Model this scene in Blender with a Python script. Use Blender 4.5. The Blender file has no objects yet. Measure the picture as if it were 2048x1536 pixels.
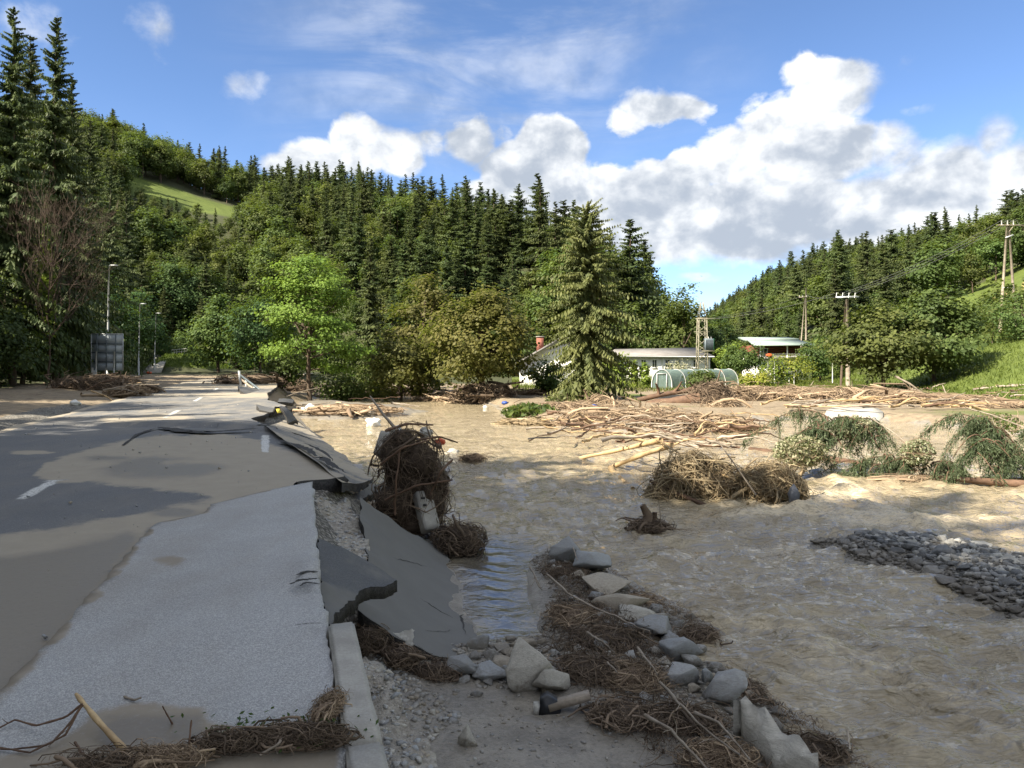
import bpy, bmesh, math, random
import numpy as np
from mathutils import Vector, Matrix
from mathutils.geometry import delaunay_2d_cdt

scene = bpy.context.scene
COL = scene.collection
R = math.radians

# ---------------------------------------------------------------- camera, sky, sun, exposure
F = 1518.0            # focal length in photo pixels (photo 2048 wide)
HOR = 722.0           # row of the horizon
EYE = 1.7             # eye height above the road (road z = 0, river z = -1.3)
WZ = -1.3
cam_d = bpy.data.cameras.new('camera')
cam = bpy.data.objects.new('camera', cam_d)
COL.objects.link(cam)
scene.camera = cam
cam.location = (0, 0, EYE)
cam.rotation_euler = (R(90), 0, 0)
cam_d.sensor_width = 36.0
cam_d.lens = 36.0 * F / 2048.0
cam_d.shift_y = -(768.0 - HOR) / 2048.0
cam_d.clip_start = 0.05
cam_d.clip_end = 6000

SUN_EL = R(41)
SUN_DIR2 = Vector((-0.84, -0.54)).normalized()      # horizontal direction towards the sun
SUN_VEC = Vector((SUN_DIR2.x * math.cos(SUN_EL), SUN_DIR2.y * math.cos(SUN_EL), math.sin(SUN_EL)))
sun_d = bpy.data.lights.new('sun', 'SUN')
sun_d.energy = 2.55
sun_d.angle = R(0.55)
sun_d.color = (1.0, 0.90, 0.73)
sun = bpy.data.objects.new('sun', sun_d)
COL.objects.link(sun)
sun.location = (-40, -20, 60)
sun.rotation_euler = (-SUN_VEC).to_track_quat('-Z', 'Y').to_euler()

scene.view_settings.view_transform = 'Standard'
scene.view_settings.look = 'None'
scene.view_settings.gamma = 1.0
scene.view_settings.exposure = 2.48
scene.view_settings.use_curve_mapping = False
scene.cycles.max_bounces = 6
scene.cycles.transparent_max_bounces = 6


class NT:
    """small node-tree helper"""
    def __init__(self, tree):
        self.t = tree
        self.n = tree.nodes
        self.l = tree.links

    def new(self, typ, **kw):
        nd = self.n.new(typ)
        for k, v in kw.items():
            setattr(nd, k, v)
        return nd

    def put(self, sock, v):
        if isinstance(v, bpy.types.NodeSocket):
            self.l.new(v, sock)
        elif v is not None:
            if isinstance(v, (tuple, list)) and len(v) == 3 and len(sock.default_value) == 4:
                v = (*v, 1.0)
            sock.default_value = v

    def math(self, op, a, b=0.0, clamp=False):
        nd = self.new('ShaderNodeMath', operation=op, use_clamp=clamp)
        self.put(nd.inputs[0], a)
        self.put(nd.inputs[1], b)
        return nd.outputs[0]

    def vmath(self, op, a, b=None):
        nd = self.new('ShaderNodeVectorMath', operation=op)
        self.put(nd.inputs[0], a)
        if b is not None:
            if op == 'SCALE':
                self.put(nd.inputs['Scale'], b)
            else:
                self.put(nd.inputs[1], b)
        return nd.outputs['Value'] if op in ('LENGTH', 'DOT_PRODUCT') else nd.outputs[0]

    def mix(self, f, a, b, blend='MIX'):
        nd = self.new('ShaderNodeMix', data_type='RGBA', blend_type=blend)
        self.put(nd.inputs[0], f)
        self.put(nd.inputs[6], a)
        self.put(nd.inputs[7], b)
        return nd.outputs[2]

    def ramp(self, v, a, b, c=0.0, d=1.0, smooth=True):
        nd = self.new('ShaderNodeMapRange', interpolation_type='SMOOTHSTEP' if smooth else 'LINEAR')
        self.put(nd.inputs[0], v)
        for i, q in enumerate((a, b, c, d)):
            self.put(nd.inputs[i + 1], q)
        return nd.outputs[0]

    def noise(self, vec, scale, detail=4.0, rough=0.55, dist=0.0, color=False):
        nd = self.new('ShaderNodeTexNoise')
        if vec is not None:
            self.put(nd.inputs['Vector'], vec)
        nd.inputs['Scale'].default_value = scale
        nd.inputs['Detail'].default_value = detail
        nd.inputs['Roughness'].default_value = rough
        nd.inputs['Distortion'].default_value = dist
        return nd.outputs['Color' if color else 'Fac']

    def attr(self, name):
        nd = self.new('ShaderNodeAttribute')
        nd.attribute_name = name
        return nd.outputs['Fac']


# ---- world: Nishita sky with cumulus clouds
world = bpy.data.worlds.new('World')
scene.world = world
world.use_nodes = True
W = NT(world.node_tree)
W.n.clear()
w_out = W.new('ShaderNodeOutputWorld')
sky = W.new('ShaderNodeTexSky', sky_type='NISHITA')
sky.sun_disc = False
sky.sun_elevation = SUN_EL
sky.sun_rotation = math.atan2(SUN_DIR2.x, SUN_DIR2.y)
sky.altitude = 2200
sky.air_density = 0.85
sky.dust_density = 0.1
sky.ozone_density = 4.2
bg_sky = W.new('ShaderNodeBackground')
W.put(bg_sky.inputs['Color'], sky.outputs[0])
bg_sky.inputs['Strength'].default_value = 0.044
tc = W.new('ShaderNodeTexCoord')
sep = W.new('ShaderNodeSeparateXYZ')
W.put(sep.inputs[0], tc.outputs['Generated'])
az = W.math('ARCTAN2', sep.outputs[0], sep.outputs[1])
el = W.math('ARCSINE', sep.outputs[2])
cmb = W.new('ShaderNodeCombineXYZ')
W.put(cmb.inputs[0], az)
W.put(cmb.inputs[1], el)
azel = cmb.outputs[0]


def azel_of(px, py):
    u, v = (px - 1024) / F, (HOR - py) / F
    return math.atan(u), math.atan(v / math.sqrt(1 + u * u))


# warp the cloud coordinates so outlines billow
warp = W.vmath('SCALE', W.vmath('SUBTRACT', W.noise(azel, 7.0, 3.0, 0.6, color=True), (0.5, 0.5, 0.5)), 0.05)
azel_w = W.vmath('ADD', azel, warp)


def blob_field(blobs, src):
    acc = None
    for px, py, rx, ry, w in blobs:
        a, e = azel_of(px, py)
        cs = math.cos(a)
        d = W.vmath('SUBTRACT', src, (a, e, 0))
        d = W.vmath('MULTIPLY', d, (F / rx / cs ** 2, F / ry / cs, 0))
        r = W.vmath('LENGTH', d)
        v = W.ramp(r, 0.25, 1.25, w, 0.0)
        acc = v if acc is None else W.math('MAXIMUM', acc, v)
    return acc


CUMULUS = [(590, 340, 70, 40, 1.1), (640, 320, 80, 60, 1.5), (715, 290, 85, 75, 1.6), (790, 300, 85, 60, 1.4), (730, 250, 45, 34, 1.2), (850, 290, 50, 36, .9),
           (945, 285, 85, 48, 1.0), (1000, 275, 50, 36, .8), (1095, 300, 85, 80, 1.9), (1050, 350, 110, 85, 1.9), (985, 400, 90, 60, 1.7), (1120, 400, 160, 90, 1.8), (1090, 265, 50, 34, 1.5),
           (1230, 400, 90, 65, 1.6), (1330, 400, 140, 85, 1.8), (1380, 340, 80, 60, 1.4), (1300, 470, 240, 75, 1.8), (1520, 440, 320, 105, 2.0),
           (1480, 310, 120, 70, 1.4), (1600, 260, 150, 80, 1.5), (1660, 200, 110, 75, 1.7), (1700, 165, 65, 45, 1.1), (1590, 150, 55, 40, .8), (1640, 310, 150, 70, 1.7), (1790, 300, 90, 60, 1.1),
           (1900, 350, 140, 85, 1.5), (2000, 280, 70, 65, 1.2), (2080, 370, 220, 130, 1.9), (1780, 430, 260, 110, 2.0), (1400, 555, 80, 16, .7),
           (1320, 205, 110, 48, .95), (1250, 235, 60, 36, .75), (1390, 215, 50, 30, .8), (1835, 225, 65, 18, .65), (1500, 200, 40, 24, .6), (505, 165, 62, 42, .62),
           (300, 45, 60, 42, .55), (65, 45, 110, 50, .60), (2200, 250, 160, 90, 1.4), (-200, 330, 200, 90, 1.3)]
field = blob_field(CUMULUS, azel_w)
# clouds of the same kind out of view, cover raised to lift the shade
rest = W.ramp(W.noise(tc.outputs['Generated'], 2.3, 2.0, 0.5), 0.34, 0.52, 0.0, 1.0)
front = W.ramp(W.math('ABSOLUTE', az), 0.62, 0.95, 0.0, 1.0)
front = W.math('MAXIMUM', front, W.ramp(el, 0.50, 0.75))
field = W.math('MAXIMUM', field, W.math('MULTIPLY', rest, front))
n3 = W.vmath('MULTIPLY', azel, (1.0, 1.3, 1.0))
lump = W.noise(n3, 15.0, 8.0, 0.60, 0.2)
lump_a = W.noise(n3, 14.0, 5.0, 0.55, 0.2)
lump_s = W.noise(W.vmath('ADD', n3, (-0.014, 0.024, 0.0)), 14.0, 5.0, 0.55, 0.2)
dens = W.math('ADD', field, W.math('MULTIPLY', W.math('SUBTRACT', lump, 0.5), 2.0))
# crisp tops where the cloud is thick, frayed edges elsewhere
frayed = W.noise(W.vmath('ADD', n3, (7.7, 2.1, 0.0)), 3.0, 2.0, 0.5)
hi = W.ramp(frayed, 0.36, 0.64, 0.66, 1.45)
nd_ = W.new('ShaderNodeMapRange', interpolation_type='SMOOTHSTEP')
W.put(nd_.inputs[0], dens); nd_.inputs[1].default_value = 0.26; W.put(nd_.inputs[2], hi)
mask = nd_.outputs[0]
relief = W.math('SUBTRACT', lump_a, lump_s)
big = W.noise(W.vmath('ADD', n3, (3.1, 1.7, 0.0)), 4.2, 3.0, 0.5, 0.3)
shade = W.math('ADD', W.math('MULTIPLY', relief, 2.2), W.math('MULTIPLY', W.math('SUBTRACT', big, 0.5), 2.1))
shade = W.math('SUBTRACT', shade, W.ramp(dens, 1.6, 2.3, 0.0, 0.10))
# bases of the bank lie in shade
bases = blob_field([(1560, 470, 330, 60, 0.34), (1640, 310, 110, 40, 0.42), (1850, 400, 160, 60, 0.22), (1290, 470, 200, 60, 0.2)], azel_w)
shade = W.math('SUBTRACT', shade, bases)
tone = W.ramp(shade, -0.62, 0.44)
c_col = W.mix(tone, (0.42, 0.47, 0.545), (0.97, 0.98, 0.98))
bg_cl = W.new('ShaderNodeBackground')
W.put(bg_cl.inputs['Color'], c_col)
bg_cl.inputs['Strength'].default_value = 0.225
# thin high veil
veil_n = W.noise(W.vmath('MULTIPLY', n3, (1.0, 3.2, 1.0)), 3.0, 6.0, 0.62, 0.6)
veil = W.math('MULTIPLY', W.ramp(veil_n, 0.34, 0.80, 0.0, 0.62),
              W.math('MAXIMUM', blob_field([(980, 120, 480, 260, 1.0)], azel), W.math('MULTIPLY', front, 0.6)))
veil = W.math('ADD', veil, W.ramp(el, 0.0, 0.35, 0.10, 0.0))
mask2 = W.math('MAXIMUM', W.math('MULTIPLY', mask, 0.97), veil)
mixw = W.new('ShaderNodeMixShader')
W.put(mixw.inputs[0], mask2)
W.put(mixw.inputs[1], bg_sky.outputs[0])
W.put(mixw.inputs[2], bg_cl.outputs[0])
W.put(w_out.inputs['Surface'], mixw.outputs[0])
world.cycles.sampling_method = 'MANUAL'
world.cycles.sample_map_resolution = 512

# ---------------------------------------------------------------- helpers
rng = np.random.default_rng(7)


def G(px, py, z=0.0):
    """photo pixel -> point on the horizontal plane at height z"""
    d = (EYE - z) * F / (py - HOR)
    return np.array(((px - 1024) / F * d, d, z))


def at(px, py, d):
    """photo pixel at a known depth"""
    return np.array(((px - 1024) / F * d, d, EYE + (HOR - py) / F * d))


def _hash(ix, iy, seed):
    h = (ix.astype(np.int64) * 374761393 + iy.astype(np.int64) * 668265263 + seed * 974711) & 0x7fffffff
    h = ((h ^ (h >> 13)) * 1274126177) & 0x7fffffff
    return ((h ^ (h >> 16)) & 0xffff) / 65535.0


def vnoise(x, y, seed=0):
    x = np.asarray(x, float); y = np.asarray(y, float)
    ix = np.floor(x); iy = np.floor(y)
    fx = x - ix; fy = y - iy
    fx = fx * fx * (3 - 2 * fx); fy = fy * fy * (3 - 2 * fy)
    a = _hash(ix, iy, seed); b = _hash(ix + 1, iy, seed)
    c = _hash(ix, iy + 1, seed); d = _hash(ix + 1, iy + 1, seed)
    return (a * (1 - fx) + b * fx) * (1 - fy) + (c * (1 - fx) + d * fx) * fy - 0.5


def fbm(x, y, seed=0, octv=4, gain=0.5):
    s = 0; a = 1.0
    for k in range(octv):
        s = s + a * vnoise(x * 2 ** k + 17.3 * k, y * 2 ** k - 9.1 * k, seed + k)
        a *= gain
    return s


def sstep(a, b, x):
    t = np.clip((x - a) / (b - a), 0, 1)
    return t * t * (3 - 2 * t)


def inside(x, y, poly):
    x = np.asarray(x, float); y = np.asarray(y, float)
    r = np.zeros(x.shape, bool)
    n = len(poly)
    for i in range(n):
        x0, y0 = poly[i][:2]; x1, y1 = poly[(i + 1) % n][:2]
        if y0 == y1:
            continue
        c = ((y0 > y) != (y1 > y)) & (x < (x1 - x0) * (y - y0) / (y1 - y0) + x0)
        r ^= c
    return r


def dist_line(x, y, pts, closed=False):
    best = np.full(np.shape(x), 1e9)
    n = len(pts)
    for i in range(n if closed else n - 1):
        x0, y0 = pts[i][:2]; x1, y1 = pts[(i + 1) % n][:2]
        dx, dy = x1 - x0, y1 - y0
        L2 = dx * dx + dy * dy + 1e-12
        t = np.clip(((x - x0) * dx + (y - y0) * dy) / L2, 0, 1)
        best = np.minimum(best, np.hypot(x - x0 - t * dx, y - y0 - t * dy))
    return best


def sdist(x, y, poly):
    d = dist_line(x, y, poly, True)
    return np.where(inside(x, y, poly), d, -d)          # positive inside


class MB:
    """collects geometry for one mesh object"""
    def __init__(self):
        self.V = []; self.T = []; self.n = 0; self.A = []

    def add(self, V, T, tint=None):
        V = np.asarray(V, float).reshape(-1, 3)
        T = np.asarray(T, int)
        if T.shape[1] == 4:
            T = np.concatenate([T[:, [0, 1, 2]], T[:, [0, 2, 3]]])
        self.V.append(V); self.T.append(T + self.n)
        self.A.append(np.full(len(V), 0.5) if tint is None else np.broadcast_to(np.asarray(tint, float), (len(V),)))
        self.n += len(V)
        return self

    def arrays(self):
        return np.concatenate(self.V), np.concatenate(self.T), np.concatenate(self.A)

    def tube(self, pts, rad, sides=6, caps=True):
        pts = np.asarray(pts, float)
        rad = np.broadcast_to(np.asarray(rad, float), (len(pts),))
        V, T = tubes(pts[None], rad[None], sides)
        self.add(V, T)
        if caps:
            k = len(pts)
            c = [[0, i, i + 1] for i in range(1, sides - 1)]
            b = (k - 1) * sides
            c += [[b, b + i + 1, b + i] for i in range(1, sides - 1)]
            self.T[-1] = np.concatenate([self.T[-1], np.array(c) + self.n - k * sides])
        return self

    def box(self, c, s, rot=None):
        s = np.asarray(s, float) / 2
        v = np.array([[-1, -1, -1], [1, -1, -1], [1, 1, -1], [-1, 1, -1], [-1, -1, 1], [1, -1, 1], [1, 1, 1], [-1, 1, 1]]) * s
        if rot is not None:
            v = v @ np.array(rot).T
        self.add(v + np.asarray(c), [[3, 2, 1, 0], [4, 5, 6, 7], [0, 1, 5, 4], [1, 2, 6, 5], [2, 3, 7, 6], [3, 0, 4, 7]])
        return self

    def beam(self, a, b, w, h=None, up=(0, 0, 1)):
        """box between two points"""
        a = np.asarray(a, float); b = np.asarray(b, float)
        h = h or w
        t = b - a; L = np.linalg.norm(t); t = t / L
        up = np.asarray(up, float)
        if abs(t @ up) > 0.97:
            up = np.array((1.0, 0, 0))
        s = np.cross(t, up); s /= np.linalg.norm(s)
        q = np.cross(s, t)
        return self.box((a + b) / 2, (w, L, h), np.stack([s, t, q], 1))

    def poly(self, pts, thick, direction=(0, 0, -1)):
        """flat polygon given a thickness"""
        p = np.asarray(pts, float); n = len(p)
        q = p + np.asarray(direction, float) * thick
        T = [[0, i, i + 1] for i in range(1, n - 1)] + [[n, n + i + 1, n + i] for i in range(1, n - 1)]
        for i in range(n):
            j = (i + 1) % n
            T += [[i, i + n, j + n], [i, j + n, j]]
        self.add(np.concatenate([p, q]), T)
        return self

    def build(self, name, mat, parent=None, smooth=False, attrs=None, origin=None):
        V, T, A = self.arrays()
        if parent is not None:
            r = parent
            off = np.zeros(3)
            while r is not None:
                off += np.array(r.location); r = r.parent
            V = V - off
            loc = None
        else:
            loc = origin if origin is not None else np.array([(V[:, 0].min() + V[:, 0].max()) / 2, (V[:, 1].min() + V[:, 1].max()) / 2, V[:, 2].min()])
            V = V - loc
        me = mesh(name, V, T, smooth)
        at_ = me.attributes.new('tint', 'FLOAT', 'POINT')
        at_.data.foreach_set('value', A.astype(np.float32))
        for k, a in (attrs or {}).items():
            q = me.attributes.new(k, 'FLOAT', 'POINT')
            q.data.foreach_set('value', np.asarray(a, np.float32))
        o = bpy.data.objects.new(name, me)
        COL.objects.link(o)
        if mat is not None:
            me.materials.append(mat)
        if parent is not None:
            o.parent = parent
        else:
            o.location = loc
        return o


def mesh(name, V, T, smooth=False):
    V = np.ascontiguousarray(V, np.float32); T = np.ascontiguousarray(T, np.int32)
    me = bpy.data.meshes.new(name)
    me.vertices.add(len(V)); me.vertices.foreach_set('co', V.ravel())
    k = T.shape[1]
    me.loops.add(T.size); me.loops.foreach_set('vertex_index', T.ravel())
    me.polygons.add(len(T)); me.polygons.foreach_set('loop_start', np.arange(0, T.size, k, dtype=np.int32))
    if smooth:
        me.polygons.foreach_set('use_smooth', np.ones(len(T), bool))
    me.update(calc_edges=True)
    return me


def tubes(P, Rr, sides=4):
    """batch of S tubes with n points each: P (S,n,3), Rr (S,n)"""
    P = np.asarray(P, float); S, n, _ = P.shape
    t = np.gradient(P, axis=1)
    t /= np.linalg.norm(t, axis=2, keepdims=True) + 1e-9
    ref = np.where(np.abs(t[:, :1, 2:3]) > 0.8, np.array([1.0, 0.1, 0]), np.array([0.05, 0.1, 1.0]))
    s = np.cross(t, np.broadcast_to(ref, t.shape)); s /= np.linalg.norm(s, axis=2, keepdims=True) + 1e-9
    q = np.cross(s, t)
    a = np.arange(sides) * 2 * np.pi / sides
    V = P[:, :, None] + (s[:, :, None] * np.cos(a)[:, None] + q[:, :, None] * np.sin(a)[:, None]) * np.asarray(Rr)[:, :, None, None]
    i = np.arange(n - 1)[:, None] * sides; k = np.arange(sides)[None]
    k2 = (k + 1) % sides
    Fq = np.stack([i + k, i + k2, i + sides + k2, i + sides + k], -1).reshape(-1, 4)
    Fq = (Fq[None] + (np.arange(S) * n * sides)[:, None, None]).reshape(-1, 4)
    return V.reshape(-1, 3), Fq


def quads(C, D, S, L, Wd):
    """kite-shaped leaves: centre C, long axis D, side axis S, length L, width Wd"""
    L = np.asarray(L)[:, None]; Wd = np.asarray(Wd)[:, None]
    V = np.stack([C - D * L * .5, C + S * Wd * .5 + D * L * .04, C + D * L * .5, C - S * Wd * .5 + D * L * .04], 1)
    n = len(C)
    return V.reshape(-1, 3), np.arange(n * 4).reshape(n, 4)


def unit(v):
    return v / (np.linalg.norm(v, axis=-1, keepdims=True) + 1e-9)


def tag(o, label=None, cat=None, group=None, kind=None):
    if label: o['label'] = label
    if cat: o['category'] = cat
    if group: o['group'] = group
    if kind: o['kind'] = kind
    return o


def thing(name, loc, label, cat, group=None):
    o = bpy.data.objects.new(name, None)
    o.empty_display_size = 0.2
    COL.objects.link(o)
    o.location = tuple(float(c) for c in loc)
    return tag(o, label, cat, group)


def copy_tree(o, loc=None, rz=None, sc=None):
    c = o.copy(); COL.objects.link(c)
    for ch in o.children:
        d = ch.copy(); COL.objects.link(d); d.parent = c
    if loc is not None: c.location = tuple(float(v) for v in loc)
    if rz is not None: c.rotation_euler = (0, 0, rz)
    if sc is not None: c.scale = sc if hasattr(sc, '__len__') else (sc, sc, sc)
    return c


def patch(poly, zfun, res, thick=0.1, jag=0.0, seed=1):
    """sheet with a given outline (x, y list), height function, thickness; returns MB pieces V,T"""
    pts = []
    n = len(poly)
    for i in range(n):
        a = np.array(poly[i][:2]); b = np.array(poly[(i + 1) % n][:2])
        L = np.linalg.norm(b - a); m = max(1, int(L / res))
        nn = np.array([-(b - a)[1], (b - a)[0]]) / (L + 1e-9)
        for k in range(m):
            p = a + (b - a) * k / m
            if jag:
                p = p + nn * jag * 2 * fbm(np.array(p[0] * 9.0), np.array(p[1] * 9.0), seed, 3)
            pts.append(p)
    out = np.array(pts)
    x0, y0 = out.min(0); x1, y1 = out.max(0)
    gx, gy = np.meshgrid(np.arange(x0, x1, res), np.arange(y0, y1, res))
    gx = gx.ravel() + (rng.random(gx.size) - .5) * res * .4; gy = gy.ravel() + (rng.random(gy.size) - .5) * res * .4
    keep = sdist(gx, gy, out) > res * .45
    allp = np.concatenate([out, np.stack([gx[keep], gy[keep]], 1)])
    nb = len(out)
    vv, ee, ff, *_ = delaunay_2d_cdt([Vector(p) for p in allp], [], [list(range(nb))], 1, 1e-6)
    vv = np.array([(v[0], v[1]) for v in vv])
    ff = np.array([f for f in ff if len(f) == 3])
    z = zfun(vv[:, 0], vv[:, 1])
    top = np.column_stack([vv, z])
    bot = top.copy(); bot[:, 2] -= thick
    # boundary edges
    e = np.concatenate([ff[:, [0, 1]], ff[:, [1, 2]], ff[:, [2, 0]]])
    key = {}
    for a, b in e:
        key[(a, b)] = 1
    bd = np.array([(a, b) for a, b in key if (b, a) not in key])
    N = len(top)
    side = np.concatenate([np.column_stack([bd[:, 0], bd[:, 0] + N, bd[:, 1] + N]), np.column_stack([bd[:, 0], bd[:, 1] + N, bd[:, 1]])])
    return np.concatenate([top, bot]), np.concatenate([ff, ff[:, ::-1] + N, side])


def idw(ctrl, power=2.5):
    c = np.array(ctrl)
    def f(x, y):
        d = np.hypot(x[:, None] - c[None, :, 0], y[:, None] - c[None, :, 1]) + 1e-4
        w = d ** -power
        return (w * c[None, :, 2]).sum(1) / w.sum(1)
    return f

# ---------------------------------------------------------------- materials
def new_mat(name):
    m = bpy.data.materials.new(name)
    m.use_nodes = True
    t = NT(m.node_tree)
    return m, t, t.n['Principled BSDF']


def bump(t, p, h, strength, dist=0.02, prev=None):
    b = t.new('ShaderNodeBump')
    b.inputs['Strength'].default_value = strength
    b.inputs['Distance'].default_value = dist
    t.put(b.inputs['Height'], h)
    if prev is not None:
        t.put(b.inputs['Normal'], prev)
    t.put(p.inputs['Normal'], b.outputs[0])
    return b.outputs[0]


def simple(name, c1, c2=None, rough=0.7, scale=6.0, bmp=0.3, bdist=0.01, metal=0.0, spec=0.4, fine=40.0, obj_var=0.0, stretch=None):
    m, t, p = new_mat(name)
    co = t.new('ShaderNodeTexCoord').outputs['Object']
    if stretch:
        co = t.vmath('MULTIPLY', co, stretch)
    n1 = t.noise(co, scale, 6, 0.62)
    n2 = t.noise(co, fine, 4, 0.65)
    f = t.math('ADD', t.math('MULTIPLY', n1, 0.65), t.math('MULTIPLY', n2, 0.35))
    c = t.mix(t.ramp(f, 0.32, 0.68), c1, c2 or tuple(v * 0.6 for v in c1))
    if obj_var:
        oi = t.new('ShaderNodeObjectInfo').outputs['Random']
        hsv = t.new('ShaderNodeHueSaturation')
        t.put(hsv.inputs['Value'], t.ramp(oi, 0, 1, 1 - obj_var, 1 + obj_var, False))
        t.put(hsv.inputs['Color'], c)
        c = hsv.outputs[0]
    t.put(p.inputs['Base Color'], c)
    p.inputs['Roughness'].default_value = rough
    p.inputs['Metallic'].default_value = metal
    p.inputs['Specular IOR Level'].default_value = spec
    if bmp:
        bump(t, p, f, bmp, bdist)
    return m


def leaf_mat(name, dark, light, trans=0.35, var=0.25, rough=0.6, hue=0.025):
    if 'leaves' in name or 'needles' in name:
        dark = tuple(v * 1.12 for v in dark); light = tuple(v * 1.15 for v in light)
    """tint attribute picks between two leaf colours, each tree varies a little"""
    m, t, p = new_mat(name)
    tint = t.attr('tint')
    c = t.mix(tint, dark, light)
    oi = t.new('ShaderNodeObjectInfo').outputs['Random']
    hsv = t.new('ShaderNodeHueSaturation')
    t.put(hsv.inputs['Hue'], t.ramp(oi, 0, 1, 0.5 - hue, 0.5 + hue, False))
    o2 = t.math('FRACT', t.math('MULTIPLY', oi, 7.31))
    t.put(hsv.inputs['Value'], t.ramp(o2, 0, 1, 1 - var, 1 + var, False))
    t.put(hsv.inputs['Color'], c)
    c = hsv.outputs[0]
    t.put(p.inputs['Base Color'], c)
    p.inputs['Roughness'].default_value = rough
    p.inputs['Specular IOR Level'].default_value = 0.25
    tr = t.new('ShaderNodeBsdfTranslucent')
    t.put(tr.inputs['Color'], t.mix(0.5, c, (0.22, 0.30, 0.03)))
    mx = t.new('ShaderNodeMixShader')
    mx.inputs[0].default_value = trans
    t.put(mx.inputs[1], p.outputs[0])
    t.put(mx.inputs[2], tr.outputs[0])
    t.put(t.n['Material Output'].inputs['Surface'], mx.outputs[0])
    return m


def asphalt_mat(name, base, stone, mudc, speckle=260.0, amount=0.5):
    """asphalt with stones showing, silt where the attributes say so"""
    m, t, p = new_mat(name)
    co = t.new('ShaderNodeTexCoord').outputs['Object']
    v = t.new('ShaderNodeTexVoronoi')
    t.put(v.inputs['Vector'], co)
    v.inputs['Scale'].default_value = speckle
    vs = t.new('ShaderNodeSeparateColor')
    t.put(vs.inputs[0], v.outputs['Color'])
    n1 = t.noise(co, 1.1, 6, 0.6)
    n2 = t.noise(co, speckle * 0.35, 4, 0.7)
    st = t.math('MULTIPLY', t.ramp(vs.outputs[0], 0.35, 1.0), amount)
    gap = t.ramp(v.outputs['Distance'], 0.25, 0.75)
    c = t.mix(st, base, stone)
    c = t.mix(t.math('MULTIPLY', gap, 0.45), c, tuple(x * 0.35 for x in base))
    c = t.mix(t.ramp(n1, 0.35, 0.75, 0.0, 0.35), c, tuple(x * 0.62 for x in base))
    c = t.mix(t.ramp(t.noise(co, 0.45, 5, 0.6), 0.45, 0.7, 0.0, 0.30), c, (0.20, 0.185, 0.165))
    c = t.mix(t.ramp(n2, 0.45, 0.8, 0.0, 0.25), c, stone)
    mud = t.attr('mud'); wet = t.attr('wet'); paint = t.attr('paint')
    warp = t.math('MULTIPLY', t.math('SUBTRACT', t.noise(t.vmath('MULTIPLY', co, (1.0, 0.8, 1.0)), 2.2, 8, 0.68), 0.5), 0.9)
    mm = t.ramp(t.math('ADD', mud, warp), 0.36, 0.62)
    # worn-through streaks and grit in the silt
    mm = t.math('MULTIPLY', mm, t.ramp(t.noise(co, 34.0, 5, 0.7), 0.22, 0.5, 0.72, 1.0))
    film = t.ramp(t.noise(t.vmath('MULTIPLY', co, (0.9, 0.35, 1.0)), 1.6, 8, 0.66), 0.42, 0.68, 0.0, 0.55)
    film = t.math('MULTIPLY', film, t.attr('film'))
    mm = t.math('MAXIMUM', mm, film)
    pw = t.math('MULTIPLY', paint, t.ramp(t.noise(co, 30.0, 5, 0.75), 0.36, 0.52))
    c = t.mix(pw, c, (0.62, 0.62, 0.60))
    mc = t.mix(t.noise(co, 3.0, 6, 0.6), mudc, tuple(x * 0.72 for x in mudc))
    ww = t.ramp(t.math('ADD', wet, t.math('MULTIPLY', warp, 0.6)), 0.35, 0.75)
    mc = t.mix(ww, mc, tuple(x * q for x, q in zip(mudc, (0.60, 0.58, 0.54))))
    c = t.mix(mm, c, mc)
    t.put(p.inputs['Base Color'], c)
    rg = t.math('SUBTRACT', 0.82, t.math('MULTIPLY', t.math('MULTIPLY', mm, ww), 0.38))
    t.put(p.inputs['Roughness'], rg)
    p.inputs['Specular IOR Level'].default_value = 0.4
    h = t.math('MULTIPLY', t.math('SUBTRACT', 1.0, v.outputs['Distance']), t.math('SUBTRACT', 1.0, mm))
    b1 = bump(t, p, h, 0.55, 0.006)
    bump(t, p, t.math('ADD', t.math('MULTIPLY', mm, 0.6), t.math('MULTIPLY', t.noise(co, 9.0, 5, 0.6), 0.6)), 0.35, 0.015, b1)
    return m


SILT = (0.235, 0.195, 0.145)
M = {}
M['road'] = asphalt_mat('road_asphalt', (0.140, 0.146, 0.155), (0.25, 0.25, 0.25), (0.370, 0.325, 0.255), 120.0, 0.5)
M['pavement'] = asphalt_mat('pavement_asphalt', (0.38, 0.385, 0.39), (0.70, 0.70, 0.695), (0.30, 0.260, 0.205), 125.0, 0.5)
M['slab'] = asphalt_mat('silted_asphalt', (0.085, 0.090, 0.097), (0.16, 0.16, 0.165), (0.150, 0.148, 0.140), 120.0, 0.45)
M['tar'] = simple('broken_asphalt_edge', (0.022, 0.022, 0.023), (0.075, 0.072, 0.070), 0.9, 30, 1.0, 0.03, fine=90)
M['concrete'] = simple('kerb_concrete', (0.41, 0.395, 0.36), (0.27, 0.258, 0.235), 0.9, 4.0, 0.6, 0.012, fine=70)
M['rough_concrete'] = simple('rough_concrete', (0.46, 0.43, 0.38), (0.20, 0.18, 0.15), 0.95, 14.0, 1.0, 0.05, fine=60)
M['bark'] = simple('bark', (0.110, 0.080, 0.056), (0.048, 0.036, 0.027), 0.9, 3.0, 0.8, 0.03, fine=18, stretch=(1, 1, 0.25))
M['pole_bark'] = simple('stripped_wood', (0.500, 0.370, 0.205), (0.300, 0.205, 0.110), 0.75, 3.0, 0.4, 0.015, fine=22, obj_var=0.18)
M['grey_wood'] = simple('weathered_wood', (0.37, 0.32, 0.26), (0.19, 0.155, 0.12), 0.85, 3.0, 0.5, 0.015, fine=22, obj_var=0.2)
M['red_wood'] = simple('wet_brown_wood', (0.165, 0.100, 0.065), (0.075, 0.045, 0.030), 0.8, 3.0, 0.5, 0.015, fine=22, obj_var=0.2)
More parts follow.
